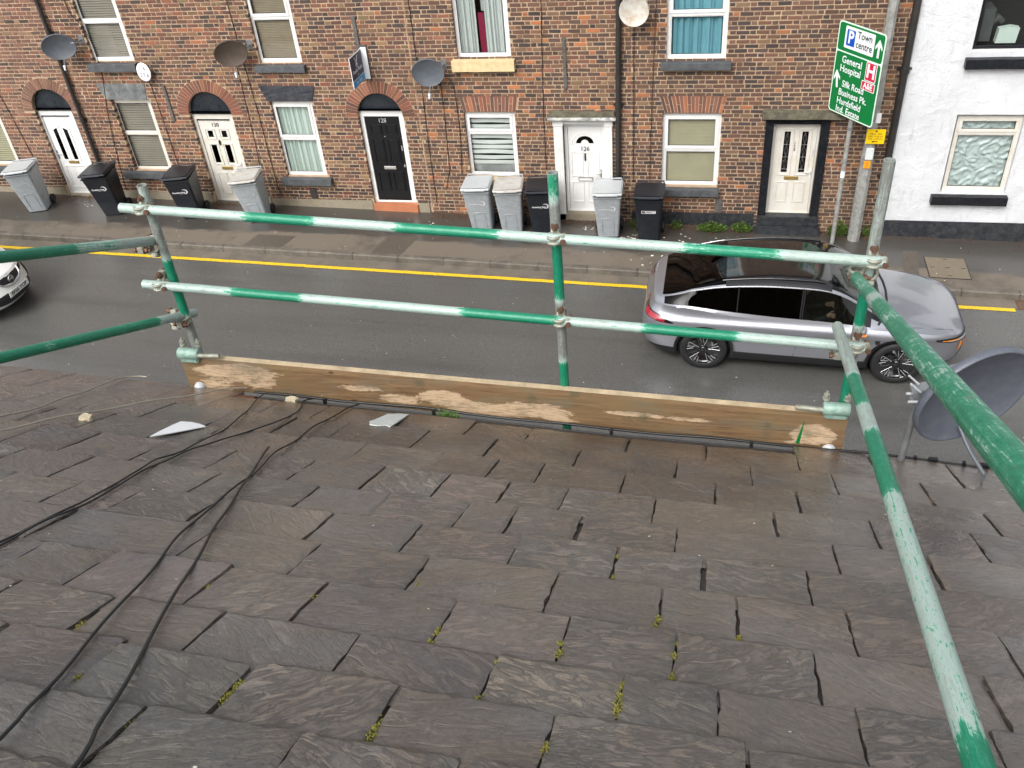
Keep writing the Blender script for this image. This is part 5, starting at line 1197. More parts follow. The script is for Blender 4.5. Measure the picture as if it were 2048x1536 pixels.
GREY = dict(nf=4.6, nr=7.5, z0=.2, clad=.37, paint='lilac_silver', wheels=(-1.375, 1.40), wr=.358, arch=.402, track=.905, cab=(-1.3, 1.3),
  Lf=[(.2, 2.18), (.35, 2.30), (.5, 2.345), (.65, 2.355), (.78, 2.31), (.9, 2.25), (1.1, 2.2)], Lr=[(.2, 2.16), (.35, 2.30), (.55, 2.345), (.75, 2.33), (.9, 2.26), (1.0, 2.21), (1.1, 2.18)],
  W=[(.2, .84), (.3, .885), (.45, .905), (.62, .905), (.74, .925), (.81, .946), (.86, .930), (.92, .885), (1.02, .85)],
  belt=[(-2.3, 1.03), (-1.7, 1.05), (-1.1, .99), (-.4, .945), (.4, .925), (1.0, .915), (1.5, .90), (2.0, .84), (2.3, .76)],
  spine=[(-2.3, 1.06), (-2.18, 1.13), (-2.06, 1.15), (-1.8, 1.24), (-1.5, 1.34), (-1.15, 1.44), (-.6, 1.515), (-.1, 1.53), (.25, 1.51), (.5, 1.43), (.8, 1.25), (1.05, 1.09), (1.2, 1.06), (1.5, 1.02), (1.9, .94), (2.15, .85), (2.35, .74)],
  fs=FSG, classify=cls_grey, partmap={'rearglass': ('rear_window', 'tinted_glass'), 'roof': ('roof', 'car_gloss'), 'screen': ('windscreen', 'car_glass'), 'frontwin': ('side_window', 'car_glass'), 'rearwin': ('rear_side_window', 'tinted_glass')})
car_y = 11.35+.90
gc, surf, nose, up, zbf, ztf, lpf = build_car('parked_car', 'silver lilac fastback car with black roof driving past the sign', GREY, (1.315, car_y, SL*1.315), 0, -math.atan(SL))
gc.name = 'fastback_car'
for s_ in (-1, 1):
    def srib(name, mat, pts, r, off=.002):
        mb = MB(); mb.tube(dense_line([(x, s_*surf(x, z, off), z) for x, z in pts], .04), r, 6); return mb.build(name, mat, gc)
    srib('door_gap', 'sign_black', [(-.045, .90), (-.04, .62), (-.07, .36)], .003); srib('door_gap', 'sign_black', [(.94, .86), (.985, .6), (.93, .36)], .003)
    srib('door_gap', 'sign_black', [(-1.05, .93), (-1.02, .75), (-1.0, .62), (-.93, .5), (-.90, .36)], .003); srib('door_gap', 'sign_black', [(-.9, .365), (0, .36), (.93, .36)], .003)
    for hx in (.10, -.90):
        mb = MB(); mb.tube([(hx-.11, s_*surf(hx-.11, .72, .0), .715), (hx-.08, s_*surf(hx, .72, .034), .715), (hx+.08, s_*surf(hx, .72, .034), .709), (hx+.11, s_*surf(hx+.11, .72, .0), .709)], .015, 8); mb.build('door_handle', 'lilac_silver', gc)
    # window chrome line, pillars
    mb = MB(); mb.tube([up(u/100, .828, s_, .004) for u in range(-74, 38, 2)], .0055, 6); mb.build('window_trim', 'alloy', gc)
    mb = MB()
    for u0 in (-.012,): mb.tube([up(u0, f, s_, .003) for f in (.965, .93, .89, .86, .835)], .03, 6)
    mb.build('door_pillar', 'car_gloss', gc)
    mb = MB(); mb.tube([up(-.365, f, s_, .003) for f in (.965, .93, .89, .86, .835)], .012, 6); mb.build('window_divider', 'car_gloss', gc)
    # mirror
    mb = MB(); bm = bmesh.new(); bmesh.ops.create_uvsphere(bm, u_segments=16, v_segments=10, radius=1); M_ = Matrix.Translation((.80, s_*1.00, .985)) @ Matrix.Diagonal((.075, .105, .065, 1)); mb.bm(bm, 0, M_, True); mi_ = mb.build('door_mirror', 'lilac_silver', gc)
    mb = MB(); mb.bbox(.79, .865, s_*1.02-.075, s_*1.02+.075, .925, .945, .006); mb.build('mirror_indicator', 'amber', mi_); mb = MB(); mb.bbox(.76, .84, min(s_*.86, s_*.93), max(s_*.86, s_*.93), .93, .955, .006); mb.build('mirror_stalk', 'car_black', mi_)
    # lamps
    def decal(name, mat, pts, off=.006):
        """patch following the body side/nose; pts are (u,z): lower edge, then upper edge reversed"""
        h2 = len(pts)//2; lo = pts[:h2]; hi = pts[h2:][::-1]; V = []; nn = 26; mm = 5
        for i in range(nn+1):
            q = (h2-1)*i/nn; k = min(int(q), h2-2); t_ = q-k; a_ = [lo[k][0]*(1-t_)+lo[k+1][0]*t_, lo[k][1]*(1-t_)+lo[k+1][1]*t_]; b_ = [hi[k][0]*(1-t_)+hi[k+1][0]*t_, hi[k][1]*(1-t_)+hi[k+1][1]*t_]
            for j in range(mm+1):
                w_ = j/mm; u = a_[0]*(1-w_)+b_[0]*w_; z = a_[1]*(1-w_)+b_[1]*w_; x, y = lpf(u, z); V.append((x+off*(1 if x > 0 else -1)*1.3, s_*(y+off*1.3), z))
        mb = MB(); mb.add(V, [(i*(mm+1)+j, (i+1)*(mm+1)+j, (i+1)*(mm+1)+j+1, i*(mm+1)+j+1) for i in range(nn) for j in range(mm)], 0, smooth=True); return mb.build(name, mat, gc)
    decal('tail_lamp', 'tail', [(-.86, .85), (-.82, .835), (-.78, .825), (-.74, .82), (-.74, .845), (-.78, .885), (-.82, .905), (-.86, .915)])
    decal('tail_lamp', 'tail', [(-.93, .90), (-.885, .895), (-.885, .945), (-.93, .95)])
    decal('tail_lamp_surround', 'car_gloss', [(-.9, .84), (-.84, .825), (-.78, .81), (-.69, .81), (-.69, .825), (-.78, .90), (-.84, .925), (-.9, .935)], .003)
    decal('headlamp_surround', 'car_gloss', [(.69, .765), (.76, .72), (.83, .70), (.90, .69), (.90, .765), (.83, .785), (.76, .80), (.69, .80)], .005); decal('headlamp', 'lamp_lens', [(.75, .745), (.80, .73), (.85, .72), (.89, .715), (.89, .745), (.85, .755), (.80, .765), (.75, .775)], .008)
    for q in range(3):
        decal('daylight_claw', 'amber', [(.800+q*.022, .56), (.803+q*.022, .60), (.806+q*.022, .65), (.809+q*.022, .69), (.818+q*.022, .69), (.815+q*.022, .65), (.812+q*.022, .60), (.809+q*.022, .56)], .008)
    decal('headlamp_indicator', 'amber', [(.72, .765), (.765, .755), (.81, .745), (.81, .762), (.765, .775), (.72, .785)], .011)
    decal('air_intake', 'car_black', [(.86, .32), (.9, .31), (.95, .30), (.95, .42), (.9, .44), (.86, .46)], .005)
    mb = MB(); x_, z_ = 1.065, .73; mb.add([(x_-.035, s_*surf(x_, z_+.03, .008), z_+.035), (x_+.035, s_*surf(x_, z_+.03, .008), z_+.035), (x_+.03, s_*surf(x_, z_, .008), z_-.02), (x_, s_*surf(x_, z_-.03, .008), z_-.045), (x_-.03, s_*surf(x_, z_, .008), z_-.02)], [(0, 1, 2, 3, 4)]); mb.build('wing_badge', 'car_gloss', gc)
    mb = MB(); mb.tube([up(u/100, .70, s_, .012) for u in range(-46, 12, 2)], .012, 6); mb.build('roof_rail', 'car_gloss', gc)
mb = MB()
for k in range(10): 
    zz = .34+k*.038; mb.tube([(nose(y, zz, .006), y, zz) for y in [(-.62+.124*i)*(1-.02*k) for i in range(11)]], .009, 6)
mb.build('grille', 'car_gloss', gc)
mb = MB(); mb.bbox(nose(0, .42)+.0, nose(0, .42)+.02, -.26, .26, .37, .48, .004); mb.build('number_plate', 'plate', gc)
mb = MB(); mb.tube([up(u, f, -1, .004) for u, f in ((.40, .93), (.42, .8), (.445, .6), (.46, .3), (.465, 0))]+[up(u, f, 1, .004) for u, f in ((.46, .3), (.445, .6), (.42, .8), (.40, .93))], .018, 6); mb.build('scuttle', 'car_black', gc)
for s_ in (-1, 1): mb = MB(); mb.tube([up(u, f, s_, .002) for u, f in ((.44, .96), (.6, .90), (.72, .86), (.79, .84))], .004, 5); mb.build('bonnet_gap', 'sign_black', gc)
mb = MB(); mb.tube([up(-.30, .0, 1, .0), up(-.33, .0, 1, .10)], .006, 6); mb.build('aerial', 'car_black', gc)
for (sx0, sy0) in ((.05, -.37), (.05, .37), (-.85, -.37), (-.85, .37)):
    mb = MB(); mb.bbox(sx0-.25, sx0+.25, sy0-.24, sy0+.24, .5, .62, .05); mb.bbox(sx0-.36, sx0-.22, sy0-.23, sy0+.23, .6, 1.12, .06); mb.bbox(sx0-.34, sx0-.24, sy0-.12, sy0+.12, 1.10, 1.28, .04); mb.build('seat', 'room_grey', gc)
mb = MB(); mb.bbox(.62, 1.15, -.72, .72, .72, .90, .05); mb.build('dashboard', 'car_black', gc)
mb = MB(); M_ = Matrix.Translation((.56, -.37, .88)) @ Matrix.Rotation(R(-65), 4, 'Y')
mb.tube([M_ @ Vector((.18*math.cos(R(15*k)), .18*math.sin(R(15*k)), 0)) for k in range(25)], .013, 8); mb.tube([M_ @ Vector((0, -.18, 0)), M_ @ Vector((0, .18, 0))], .012, 6); mb.build('steering_wheel', 'car_black', gc)
# driver
def skin_obj(name, verts, edges, radii, mat, parent=None, lvl=2, root_i=0):
    me = bpy.data.meshes.new(name); me.from_pydata(verts, edges, []); me.update(); ob = bpy.data.objects.new(name, me); COL.objects.link(ob)
    md = ob.modifiers.new('skin', 'SKIN'); ss = ob.modifiers.new('sub', 'SUBSURF'); ss.levels = lvl; ss.render_levels = lvl
    if not me.skin_vertices: 
        bpy.context.view_layer.objects.active = ob
    lay = me.skin_vertices[0].data if me.skin_vertices else me.attributes and None
    if lay is not None:
        for i, r_ in enumerate(radii): lay[i].radius = (r_, r_) if not isinstance(r_, tuple) else r_; lay[i].use_root = (i == root_i)
    me.materials.append(MAT[mat]); ob.parent = parent; return ob
pd = thing('person', (1.315+.02, car_y-.37, .56+SL*1.3), 'driver in a dark jumper holding the steering wheel of the silver car', 'person')
V = [(0, 0, 0), (-.05, 0, .22), (-.08, 0, .42), (-.05, 0, .50), (-.03, 0, .56), (-.06, -.19, .40), (.12, -.24, .20), (.36, -.16, .30), (-.06, .19, .40), (.12, .24, .20), (.36, .16, .30), (.18, -.10, .0), (.48, -.12, .06), (.62, -.12, -.25), (.18, .10, .0), (.48, .12, .06), (.62, .12, -.25)]
E_ = [(0, 1), (1, 2), (2, 3), (3, 4), (2, 5), (5, 6), (6, 7), (2, 8), (8, 9), (9, 10), (0, 11), (11, 12), (12, 13), (0, 14), (14, 15), (15, 16)]
Rr = [.15, .15, .15, .06, .055, .065, .05, .034, .065, .05, .034, .09, .07, .05, .09, .07, .05]
skin_obj('torso_and_clothes', V, E_, Rr, 'cloth', pd)
mb = MB(); bm = bmesh.new(); bmesh.ops.create_uvsphere(bm, u_segments=24, v_segments=18, radius=1)
for v in bm.verts:
    x, y, z = v.co; v.co = Vector((x*.095+(.018 if z < .1 and x > 0 else 0), y*.075*(1-.15*(z < -.3)), z*.118))
    if abs(y) < .2 and x > .6 and -.25 < z < .12: v.co.x += .018
mb.bm(bm, 0, Matrix.Translation((.0, 0, .66)), True); hd = mb.build('head', 'skin', pd)
mb = MB(); bm = bmesh.new(); bmesh.ops.create_uvsphere(bm, u_segments=20, v_segments=14, radius=1); bmesh.ops.delete(bm, geom=[v for v in bm.verts if v.co.z < -.1+.7*v.co.x], context='VERTS'); mb.bm(bm, 0, Matrix.Translation((-.008, 0, .672)) @ Matrix.Diagonal((.105, .086, .125, 1)), True); mb.build('hair', 'hair', pd)
for s_ in (-1, 1):
    mb = MB(); bm = bmesh.new(); bmesh.ops.create_uvsphere(bm, u_segments=12, v_segments=8, radius=1); mb.bm(bm, 0, Matrix.Translation((.405, s_*.155, .315)) @ Matrix.Diagonal((.045, .022, .04, 1)), True)
    for k in range(4): mb.tube([(.43, s_*(.150+.0), .345-.02*k), (.475, s_*(.155+.012), .348-.021*k), (.49, s_*.150, .335-.021*k), (.478, s_*.135, .33-.02*k)], .009, 8, rr=[.010, .0095, .009, .007])
    mb.tube([(.40, s_*.145, .34), (.43, s_*.125, .365), (.46, s_*.13, .372)], .01, 8); mb.build('hand', 'skin', pd)

# white hatchback coming in from the left
def cls_white(x, f, rise):
    if -1.75 < x < -1.45 and f < .72: return 'rearglass'
    if .45 <= x < 1.05 and f < .785: return 'screen'
    if .97 > f > .835 and rise > .07 and -1.35 < x < .9: return 'frontwin'
    if .93 <= x < 1.05 and f < .9: return 'screen'
    return 'body'
WHITE = dict(nf=2.9, nr=4.5, z0=.2, clad=.24, paint='white_car', wheels=(-1.27, 1.25), wr=.31, arch=.345, track=.84, cab=(-1.2, 1.2),
  Lf=[(.2, 1.88), (.35, 2.0), (.45, 2.02), (.6, 1.97), (.75, 1.90), (.9, 1.75), (1.1, 1.7)], Lr=[(.2, 1.85), (.5, 1.98), (.8, 1.95), (1.0, 1.9), (1.1, 1.85)],
  W=[(.2, .78), (.3, .83), (.5, .85), (.7, .85), (.85, .84), (1.0, .80)],
  belt=[(-2, .98), (-1, .98), (0, .94), (1.0, .92), (1.5, .84), (1.95, .70)],
  spine=[(-2, 1.0), (-1.8, 1.2), (-1.6, 1.38), (-1.2, 1.48), (-.4, 1.53), (.2, 1.50), (.5, 1.38), (.8, 1.2), (1.05, 1.05), (1.3, .99), (1.6, .90), (1.85, .78), (2.0, .68)],
  fs=FSG, classify=cls_white, partmap={'rearglass': ('rear_window', 'tinted_glass'), 'screen': ('windscreen', 'car_glass'), 'frontwin': ('side_window', 'tinted_glass')})
WX, WY = -14.10, 11.5
wc, surf2, nose2, up2, _, _, lp2 = build_car('hatchback_car', 'white hatchback nosing in at the left edge with plate BF66 YOP', WHITE, (WX, WY, SL*WX), 0, -math.atan(SL))
def strip(name, mat, y0, y1, zlo, zhi, off=.006, n_=24, par=None):
    V = []
    for i in range(n_+1):
        y = y0+(y1-y0)*i/n_
        for j in range(4): z = zlo(y)+(zhi(y)-zlo(y))*j/3; V.append((nose2(y, z, off), y, z))
    mb = MB(); mb.add(V, [(4*i+j, 4*i+4+j, 4*i+5+j, 4*i+1+j) for i in range(n_) for j in range(3)], 0, smooth=True); return mb.build(name, mat, par or wc)
strip('lower_grille', 'car_black', -.60, .60, lambda y: .30+.06*(abs(y)/.6)**2, lambda y: .52-.05*(abs(y)/.6)**2+(.0 if abs(y) < .5 else -.0))
strip('upper_grille', 'car_black', -.52, .52, lambda y: .60+.12*abs(y)/.52, lambda y: .745)
for s_ in (-1, 1):
    V = [(s_*.0, .585), (s_*.13, .60), (s_*.25, .665), (s_*.30, .75)]
    mb = MB(); mb.tube(dense_line([(nose2(y, z, .014), y, z) for y, z in V], .03), .017, 8); mb.build('chrome_bar', 'alloy', wc)
    strip('headlamp', 'lamp_lens', s_*.50, s_*.76, lambda y: .70+.02*(abs(y)-.5), lambda y: .77+.18*(abs(y)-.5), .008)
    strip('fog_lamp', 'lamp_lens', s_*.62, s_*.72, lambda y: .36, lambda y: .44, .008)
    mb = MB(); mb.tube(dense_line([(nose2(s_*y, z, .004), s_*y, z) for y, z in ((.60, .30), (.72, .34), (.77, .45), (.72, .53), (.6, .50))], .03), .012, 6); mb.build('bumper_fold', 'white_car', wc)
mb = MB(); xb_ = nose2(0, .69, .022); M_ = Matrix.Translation((xb_, 0, .675)) @ Matrix.Rotation(R(90), 4, 'Y'); mb.tube([M_ @ Vector((.055*math.cos(R(15*k)), .055*math.sin(R(15*k)), 0)) for k in range(25)], .008, 6); mb.box(xb_-.008, xb_+.008, -.065, .065, .662, .688); mb.build('badge', 'alloy', wc)
mb = MB(); xp = nose2(.0, .455, .016); mb.bbox(xp, xp+.012, -.26, .26, .43, .54, .004); np_ = mb.build('number_plate', 'plate', wc)
text('registration', 'BF66 YOP', .098, face_mat((xp+.0135, 0, .483), (0, 1, 0), (0, 0, 1)), 'sign_black', np_, xs=.98, bold=.0015)
mb = MB(); mb.tube([up2(u, f, -1, .003) for u, f in ((.44, .96), (.6, .93), (.75, .90), (.86, .7), (.9, .0))], .004, 5); mb.tube([up2(u, f, 1, .003) for u, f in ((.44, .96), (.6, .93), (.75, .90), (.86, .7), (.9, .0))], .004, 5); mb.build('bonnet_gap', 'dish_grey', wc)

# ================================================================== NEAR HOUSE: SLATE ROOF, GUTTER, WALL
RP0 = Vector((.7, 3.5, 5.384)); rsd = Vector((0, -math.cos(R(28.35)), math.sin(R(28.35)))); rex = Vector((1, 0, -.036)); rn = rex.cross(-rsd).normalized()
def RPt(x, t, h=0.0):
    q = RP0+rex*(x-.7)+rsd*t+rn*h; q += rn*(mnoise.noise(Vector((x*.9, t*.9, 0)))*.010)
    return q
nh = thing('near_house', (-1, 1.5, 0), 'house in the foreground, its wet brown and grey slate roof filling the lower half', 'house')
Y_WALL = 3.30
mb = MB(); mb.box(-9, 5, Y_WALL-.25, Y_WALL, -.6, 5.05); nhw = mb.build('front_wall', 'mortar', nh)
mb = MB(); nxd, ntd = 140, 48; V = [RPt(-9+14*i/nxd, .02+4.73*j/ntd, -.006) for j in range(ntd+1) for i in range(nxd+1)]
mb.add(V, [(j*(nxd+1)+i, j*(nxd+1)+i+1, (j+1)*(nxd+1)+i+1, (j+1)*(nxd+1)+i) for j in range(ntd) for i in range(nxd)], 0, smooth=True)
a, b, c, d = RPt(-9, .02, -.006), RPt(5, .02, -.006), RPt(5, 4.75, -.006), RPt(-9, 4.75, -.006); e, f = c+Vector((0, -4.2, -2.3)), d+Vector((0, -4.2, -2.3)); mb.quad(d, c, e, f)
for q in ((a, b), (b, c), (d, a)): mb.quad(q[0]-Vector((0, 0, .012)), q[1]-Vector((0, 0, .012)), q[1]-Vector((0, 0, .14)), q[0]-Vector((0, 0, .14)))
mb.build('roof_deck', 'underslate', nh)
ROWS = [(.02, [-3.58, -2.85, -2.52, -2.2, -1.93, -1.57, -1.13, -.83, -.34, .03, .45, .8, 1.155]),
 (.45, [-3.33, -3.0, -2.66, -2.29, -1.96, -1.69, -1.285, -.94, -.54, -.095, .225, .575, .95, 1.35]),
 (.80, [-3.07, -2.76, -2.39, -2.17, -1.74, -1.46, -1.1, -.85, -.65, -.3, .07, .395, .75, 1.11, 1.5]),
 (1.12, [-2.87, -2.57, -2.24, -1.92, -1.56, -1.26, -.98, -.73, -.495, -.155, .285, .63, .98, 1.3]),
 (1.44, [-2.68, -2.37, -2.09, -1.81, -1.40, -1.11, -.81, -.63, -.385, -.06, .46, .765, 1.1, 1.45]),
 (1.725, [-2.475, -2.18, -1.94, -1.64, -1.215, -.9, -.555, -.235, .04, .345, .68, 1.0, 1.35]),
 (2.01, [-2.3, -2.0, -1.50, -1.14, -.78, -.39, -.08, .13, .43, .825, 1.2]),
 (2.29, [-2.2, -1.89, -1.655, -1.295, -.995, -.62, -.305, -.03, .31, .71, 1.05, 1.4]),
 (2.56, [-2.05, -1.76, -1.46, -1.16, -.79, -.44, -.14, .075, .375, .65, .95, 1.3]),
 (2.77, [-1.95, -1.6, -1.295, -.955, -.61, -.265, .135, .5, .8, 1.15]),
 (3.0, [-1.75, -1.41, -1.08, -.74, -.40, -.05, .32, .62, .95, 1.3])]
t_ = 3.22
while t_ < 4.7:
    ROWS.append((t_, [random.uniform(-.1, .1)+.34*k-1.8+(.17 if len(ROWS) % 2 else 0) for k in range(10)])); t_ += .215
def fill_row(J):
    J = sorted(J)
    while J[0] > -8.8: J.insert(0, J[0]-random.uniform(.27, .38))
    while J[-1] < 4.9: J.append(J[-1]+random.uniform(.28, .40))
    return J
SLC = [(4, (.098, .090, .086)), (3, (.102, .090, .090)), (4, (.088, .090, .095)), (2, (.098, .098, .096)), (1.2, (.114, .106, .094)), (1.0, (.074, .073, .076))]
mb = MB(); random.seed(21); dark_gap = MB()
for ri, (t0, J) in enumerate(ROWS):
    t1 = ROWS[ri+1][0] if ri+1 < len(ROWS) else t0+.22; J = fill_row(J)
    for xa, xb in zip(J, J[1:]):
        g = random.uniform(.002, .0055); wide = random.random() < .2
        a0, b0 = xa+g, xb-g*(3.2 if wide else 1); sag = -.04*max(0, min(1, (-2.3-(xa+xb)/2)/.6)) if t0 < 1.2 else 0; tl = t0+random.gauss(0, .005)+sag; tu = t1+.07
        if ri == 0: tl = (-.03 if (xa+xb)/2 < -2.45 else (.15 if (xa+xb)/2 < .6 else -.0))+random.gauss(0, .006)
        near = (xb > -4 and xa < 2.2); nx = 18 if near else 4; nt_ = 9 if near else 3
        lift = random.uniform(.013, .020); skew = random.uniform(-.004, .004); tilt_x = random.uniform(-.006, .006); fl = (random.uniform(.3, 1), random.uniform(.2, .9)); sd0 = random.uniform(0, 99)
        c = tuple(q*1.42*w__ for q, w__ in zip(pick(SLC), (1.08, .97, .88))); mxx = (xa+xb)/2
        k_brown = max(0, min(1, (mxx+1.2)/2.2))*.5+max(0, min(1, (1.3-t0)/1.2))*.55  # reflection difference put into colour: browner to the right; eave side also stained
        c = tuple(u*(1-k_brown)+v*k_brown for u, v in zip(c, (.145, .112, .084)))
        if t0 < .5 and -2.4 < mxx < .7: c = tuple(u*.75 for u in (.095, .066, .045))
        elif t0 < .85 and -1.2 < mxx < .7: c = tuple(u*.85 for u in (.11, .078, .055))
        chips = [(random.choice((0, 1)), random.uniform(.02, .07)) for _ in range(random.choice((0, 0, 1, 1, 2)))]
        ang = random.uniform(-.9, .9); ca, sa = math.cos(ang), math.sin(ang); uo, vo_ = random.uniform(0, 50), random.uniform(0, 50)
        V, UV = [], []
        for j in range(nt_+1):
            for i in range(nx+1):
                u, w_ = i/nx, j/nt_; u = (u-.07*math.sin(u*6.2832)) if near else u; x = a0+(b0-a0)*u; w_ = w_ if j != 1 or not near else max(.007, .013+.010*mnoise.noise(Vector((x*30, sd0, 2)))+.006*mnoise.noise(Vector((x*80, sd0, 2))))/(tu-tl); t = tl+(tu-tl)*w_
                n1 = mnoise.noise(Vector((x*22, t*6, sd0)))
                if j == 0: t += n1*.011+.005*mnoise.noise(Vector((x*60, sd0, 3)))+.003*mnoise.noise(Vector((x*140, sd0, 3)))
                if i == 0: x += .006*mnoise.noise(Vector((t*28, sd0, 1)))+.003*mnoise.noise(Vector((t*90, sd0, 1)))
                if i == nx: x += .006*mnoise.noise(Vector((t*28, sd0, 7)))+.003*mnoise.noise(Vector((t*90, sd0, 4)))
                for (cs, sz) in chips:
                    dx = (u if cs == 0 else 1-u)*(b0-a0); dt = t-tl
                    if dx+dt < sz and j == 0: t = tl+(sz-dx)*.8
                h = lift*(1-w_)+.0015+tilt_x*(u-.5)*(1-w_)+.003*mnoise.noise(Vector((x*7, t*7, sd0)))+.0012*mnoise.noise(Vector((x*24, t*24, sd0)))
                er = (b0-x)-.011-.011*mnoise.noise(Vector((t*24, sd0, 5)))-.006*mnoise.noise(Vector((t*70, sd0, 5))); el = (x-a0)-.007-.009*mnoise.noise(Vector((t*24, sd0, 8)))
                if er < 0: h -= min(.0075, -er*.9)*fl[0]
                if el < 0: h -= min(.006, -el*.8)*fl[1]
                if j == 0: h -= .0040 if near else .002
                V.append(RPt(x, t+skew*u, h)); UV.append((uo+(x*ca-t*sa), vo_+(x*sa+t*ca)))
        F = [(j*(nx+1)+i, j*(nx+1)+i+1, (j+1)*(nx+1)+i+1, (j+1)*(nx+1)+i) for j in range(nt_) for i in range(nx)]
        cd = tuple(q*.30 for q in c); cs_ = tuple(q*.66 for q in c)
        if near:
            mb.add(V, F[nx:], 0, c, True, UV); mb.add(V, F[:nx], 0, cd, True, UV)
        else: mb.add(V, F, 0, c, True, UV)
        # broken edges: lower and side skirts, with a crumbly bevel
        ed = [(i, i+1) for i in range(nx)]+[(j*(nx+1)+nx, (j+1)*(nx+1)+nx) for j in range(nt_)]+[((j+1)*(nx+1), j*(nx+1)) for j in range(nt_)]
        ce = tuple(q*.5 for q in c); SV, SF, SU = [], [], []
        for (p, q) in ed:
            k0 = len(SV)
            for idx in (p, q):
                v = V[idx]; out = Vector((0, 0, 0))
                if idx <= nx: out -= rsd*.0035
                if idx % (nx+1) == nx: out += Vector((1, 0, 0))*random.uniform(.001, .005)
                if idx % (nx+1) == 0: out -= Vector((1, 0, 0))*random.uniform(.001, .005)
                SV += [v, v-rn*.013+out]; SU += [UV[idx], (UV[idx][0]+.02, UV[idx][1]+.02)]
            SF.append((k0, k0+1, k0+3, k0+2))
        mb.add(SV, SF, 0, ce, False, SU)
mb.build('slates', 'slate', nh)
# half round gutter below the eave, brackets and its red-brown end
gp = lambda x: RPt(x, .065, -.028)
mb = MB(); ns = 12; xs_ = [-2.50+.12*i for i in range(27)]; V = []
for x in xs_:
    c_ = gp(x)
    for k in range(ns+1): a = math.pi+math.pi*k/ns; V.append(c_+Vector((0, .058*math.cos(a), .058*math.sin(a))))
    for k in range(ns, -1, -1): a = math.pi+math.pi*k/ns; V.append(c_+Vector((0, .054*math.cos(a), .054*math.sin(a)+.001)))
L_ = 2*(ns+1); mb.add(V, [(i*L_+k, i*L_+(k+1) % L_, (i+1)*L_+(k+1) % L_, (i+1)*L_+k) for i in range(len(xs_)-1) for k in range(L_)], 0, smooth=True)
gt = mb.build('gutter', 'gutter', nh)
mb = MB(); c_ = gp(-2.54); mb.tube([c_+Vector((-.03, 0, -.02)), c_+Vector((.13, 0, -.02))], .05, 14); mb.build('gutter_end', simple('red_brown_gutter_end', (.10, .03, .022), .5), gt)
for x in (-2.2, -2.02, -1.40, -.45, .25):
    mb = MB(); c_ = gp(x); mb.tube([c_+Vector((0, .064*math.cos(a), .064*math.sin(a))) for a in [math.pi+math.pi*k/10 for k in range(11)]], .009, 6); mb.box(c_.x-.008, c_.x+.008, c_.y+.050, c_.y+.066, c_.z-.005, c_.z+.028); mb.build('gutter_bracket', 'gutter', gt)
for ch in nh.children:
    T = Matrix.Translation(-nh.location); ch.data.transform(T)
    for g in ch.children: g.data.transform(T)
# moss growing in the gaps
mb = MB(); random.seed(5)
for (mx, mt, sz) in [(-.76, 2.21, 1), (-.62, 2.48, .8), (-.62, 2.55, .8), (-.61, 2.955, 1.5), (-.44, 2.765, .5), (-1.0, 2.39, .4), (-.305, 2.50, .8), (-.085, 2.27, .6), (-.03, 2.42, .6), (-.03, 2.54, .8), (-.14, 2.61, .8), (-.14, 2.71, .9), (-.265, 2.91, .7), (.13, 2.27, .7), (-.23, 1.98, .4), (-.955, 2.91, 1), (-.955, 2.86, .6), (-1.3, 2.80, .6), (-1.295, 2.94, .5), (-1.085, 3.05, .9), (-1.295, 2.42, .4), (-1.45, 2.73, .6), (-1.87, 2.42, .5), (-.08, 2.22, .5), (-.235, 1.80, .35), (-.14, 2.66, .8), (-.44, 2.60, .4), (-.03, 2.36, .4), (-.31, 2.45, .5)]:
    for _ in range(int(90*sz)):
        t = mt+random.gauss(0, .015*sz); x = mx+random.gauss(0, .0042)*(1-.4*abs(t-mt)/.02*0); r_ = random.uniform(.0012, .0032); p = RPt(x, t, random.uniform(.000, .011))
        V = [p+Vector((r_*a, r_*b, r_*c)) for a, b, c in ((random.uniform(.5, 1.6), 0, 0), (0, random.uniform(.5, 1.6), 0), (-1, 0, 0), (0, -1, 0), (random.uniform(-.5, .5), random.uniform(-.5, .5), random.uniform(.8, 2.2)), (0, 0, -.6))]
        mb.add(V, [(0, 1, 4), (1, 2, 4), (2, 3, 4), (3, 0, 4), (1, 0, 5), (2, 1, 5), (3, 2, 5), (0, 3, 5)], 0, smooth=False)
tag(mb.build('moss_tufts', 'moss'), kind='stuff')
mb = MB()
for _ in range(60):
    x, t = random.uniform(-3.5, 1.6), random.uniform(.1, 3.3); L = random.uniform(.002, .0045); p = RPt(x, t, .018)
    mb.add([p+rex*L*a+rsd*L*b+rn*random.uniform(0, .002) for a, b in ((1, 0), (.3, .9), (-.8, .6), (-.9, -.5), (.4, -.8))], [(0, 1, 2, 3, 4)])
tag(mb.build('roof_flecks', 'chip'), kind='stuff')
def flat_piece(name, pts, h, th, mat, label, cat):
    P = [RPt(x, t, h) for x, t in pts]; o = sum(P, Vector())/len(P); n_ = len(P); mb = MB(); bm = bmesh.new()
    V = [p-o+rn*th for p in P]+[p-o for p in P]; mb.add(V, [tuple(range(n_)), tuple(range(2*n_-1, n_-1, -1))]+[(i, i+n_, (i+1) % n_+n_, (i+1) % n_) for i in range(n_)]); ob = mb.build(name, mat, None); ob.location = o; return tag(ob, label, cat)
flat_piece('slate_shard', [(-2.35, 1.11), (-2.37, 1.0), (-2.385, .88), (-2.39, .81), (-2.34, .80), (-2.29, .815), (-2.24, .845), (-2.27, .92), (-2.31, 1.02)], .020, .004, 'board_white', 'bright white triangular shard lying on the slates at the left', 'slate piece')
flat_piece('slate_shard', [(-1.58, .24), (-1.53, .21), (-1.48, .20), (-1.475, .33), (-1.47, .50), (-1.50, .47), (-1.54, .50), (-1.58, .49), (-1.60, .44), (-1.585, .33)], .020, .006, 'shard', 'pale crumbly slate piece on the slates near the gutter', 'slate piece')
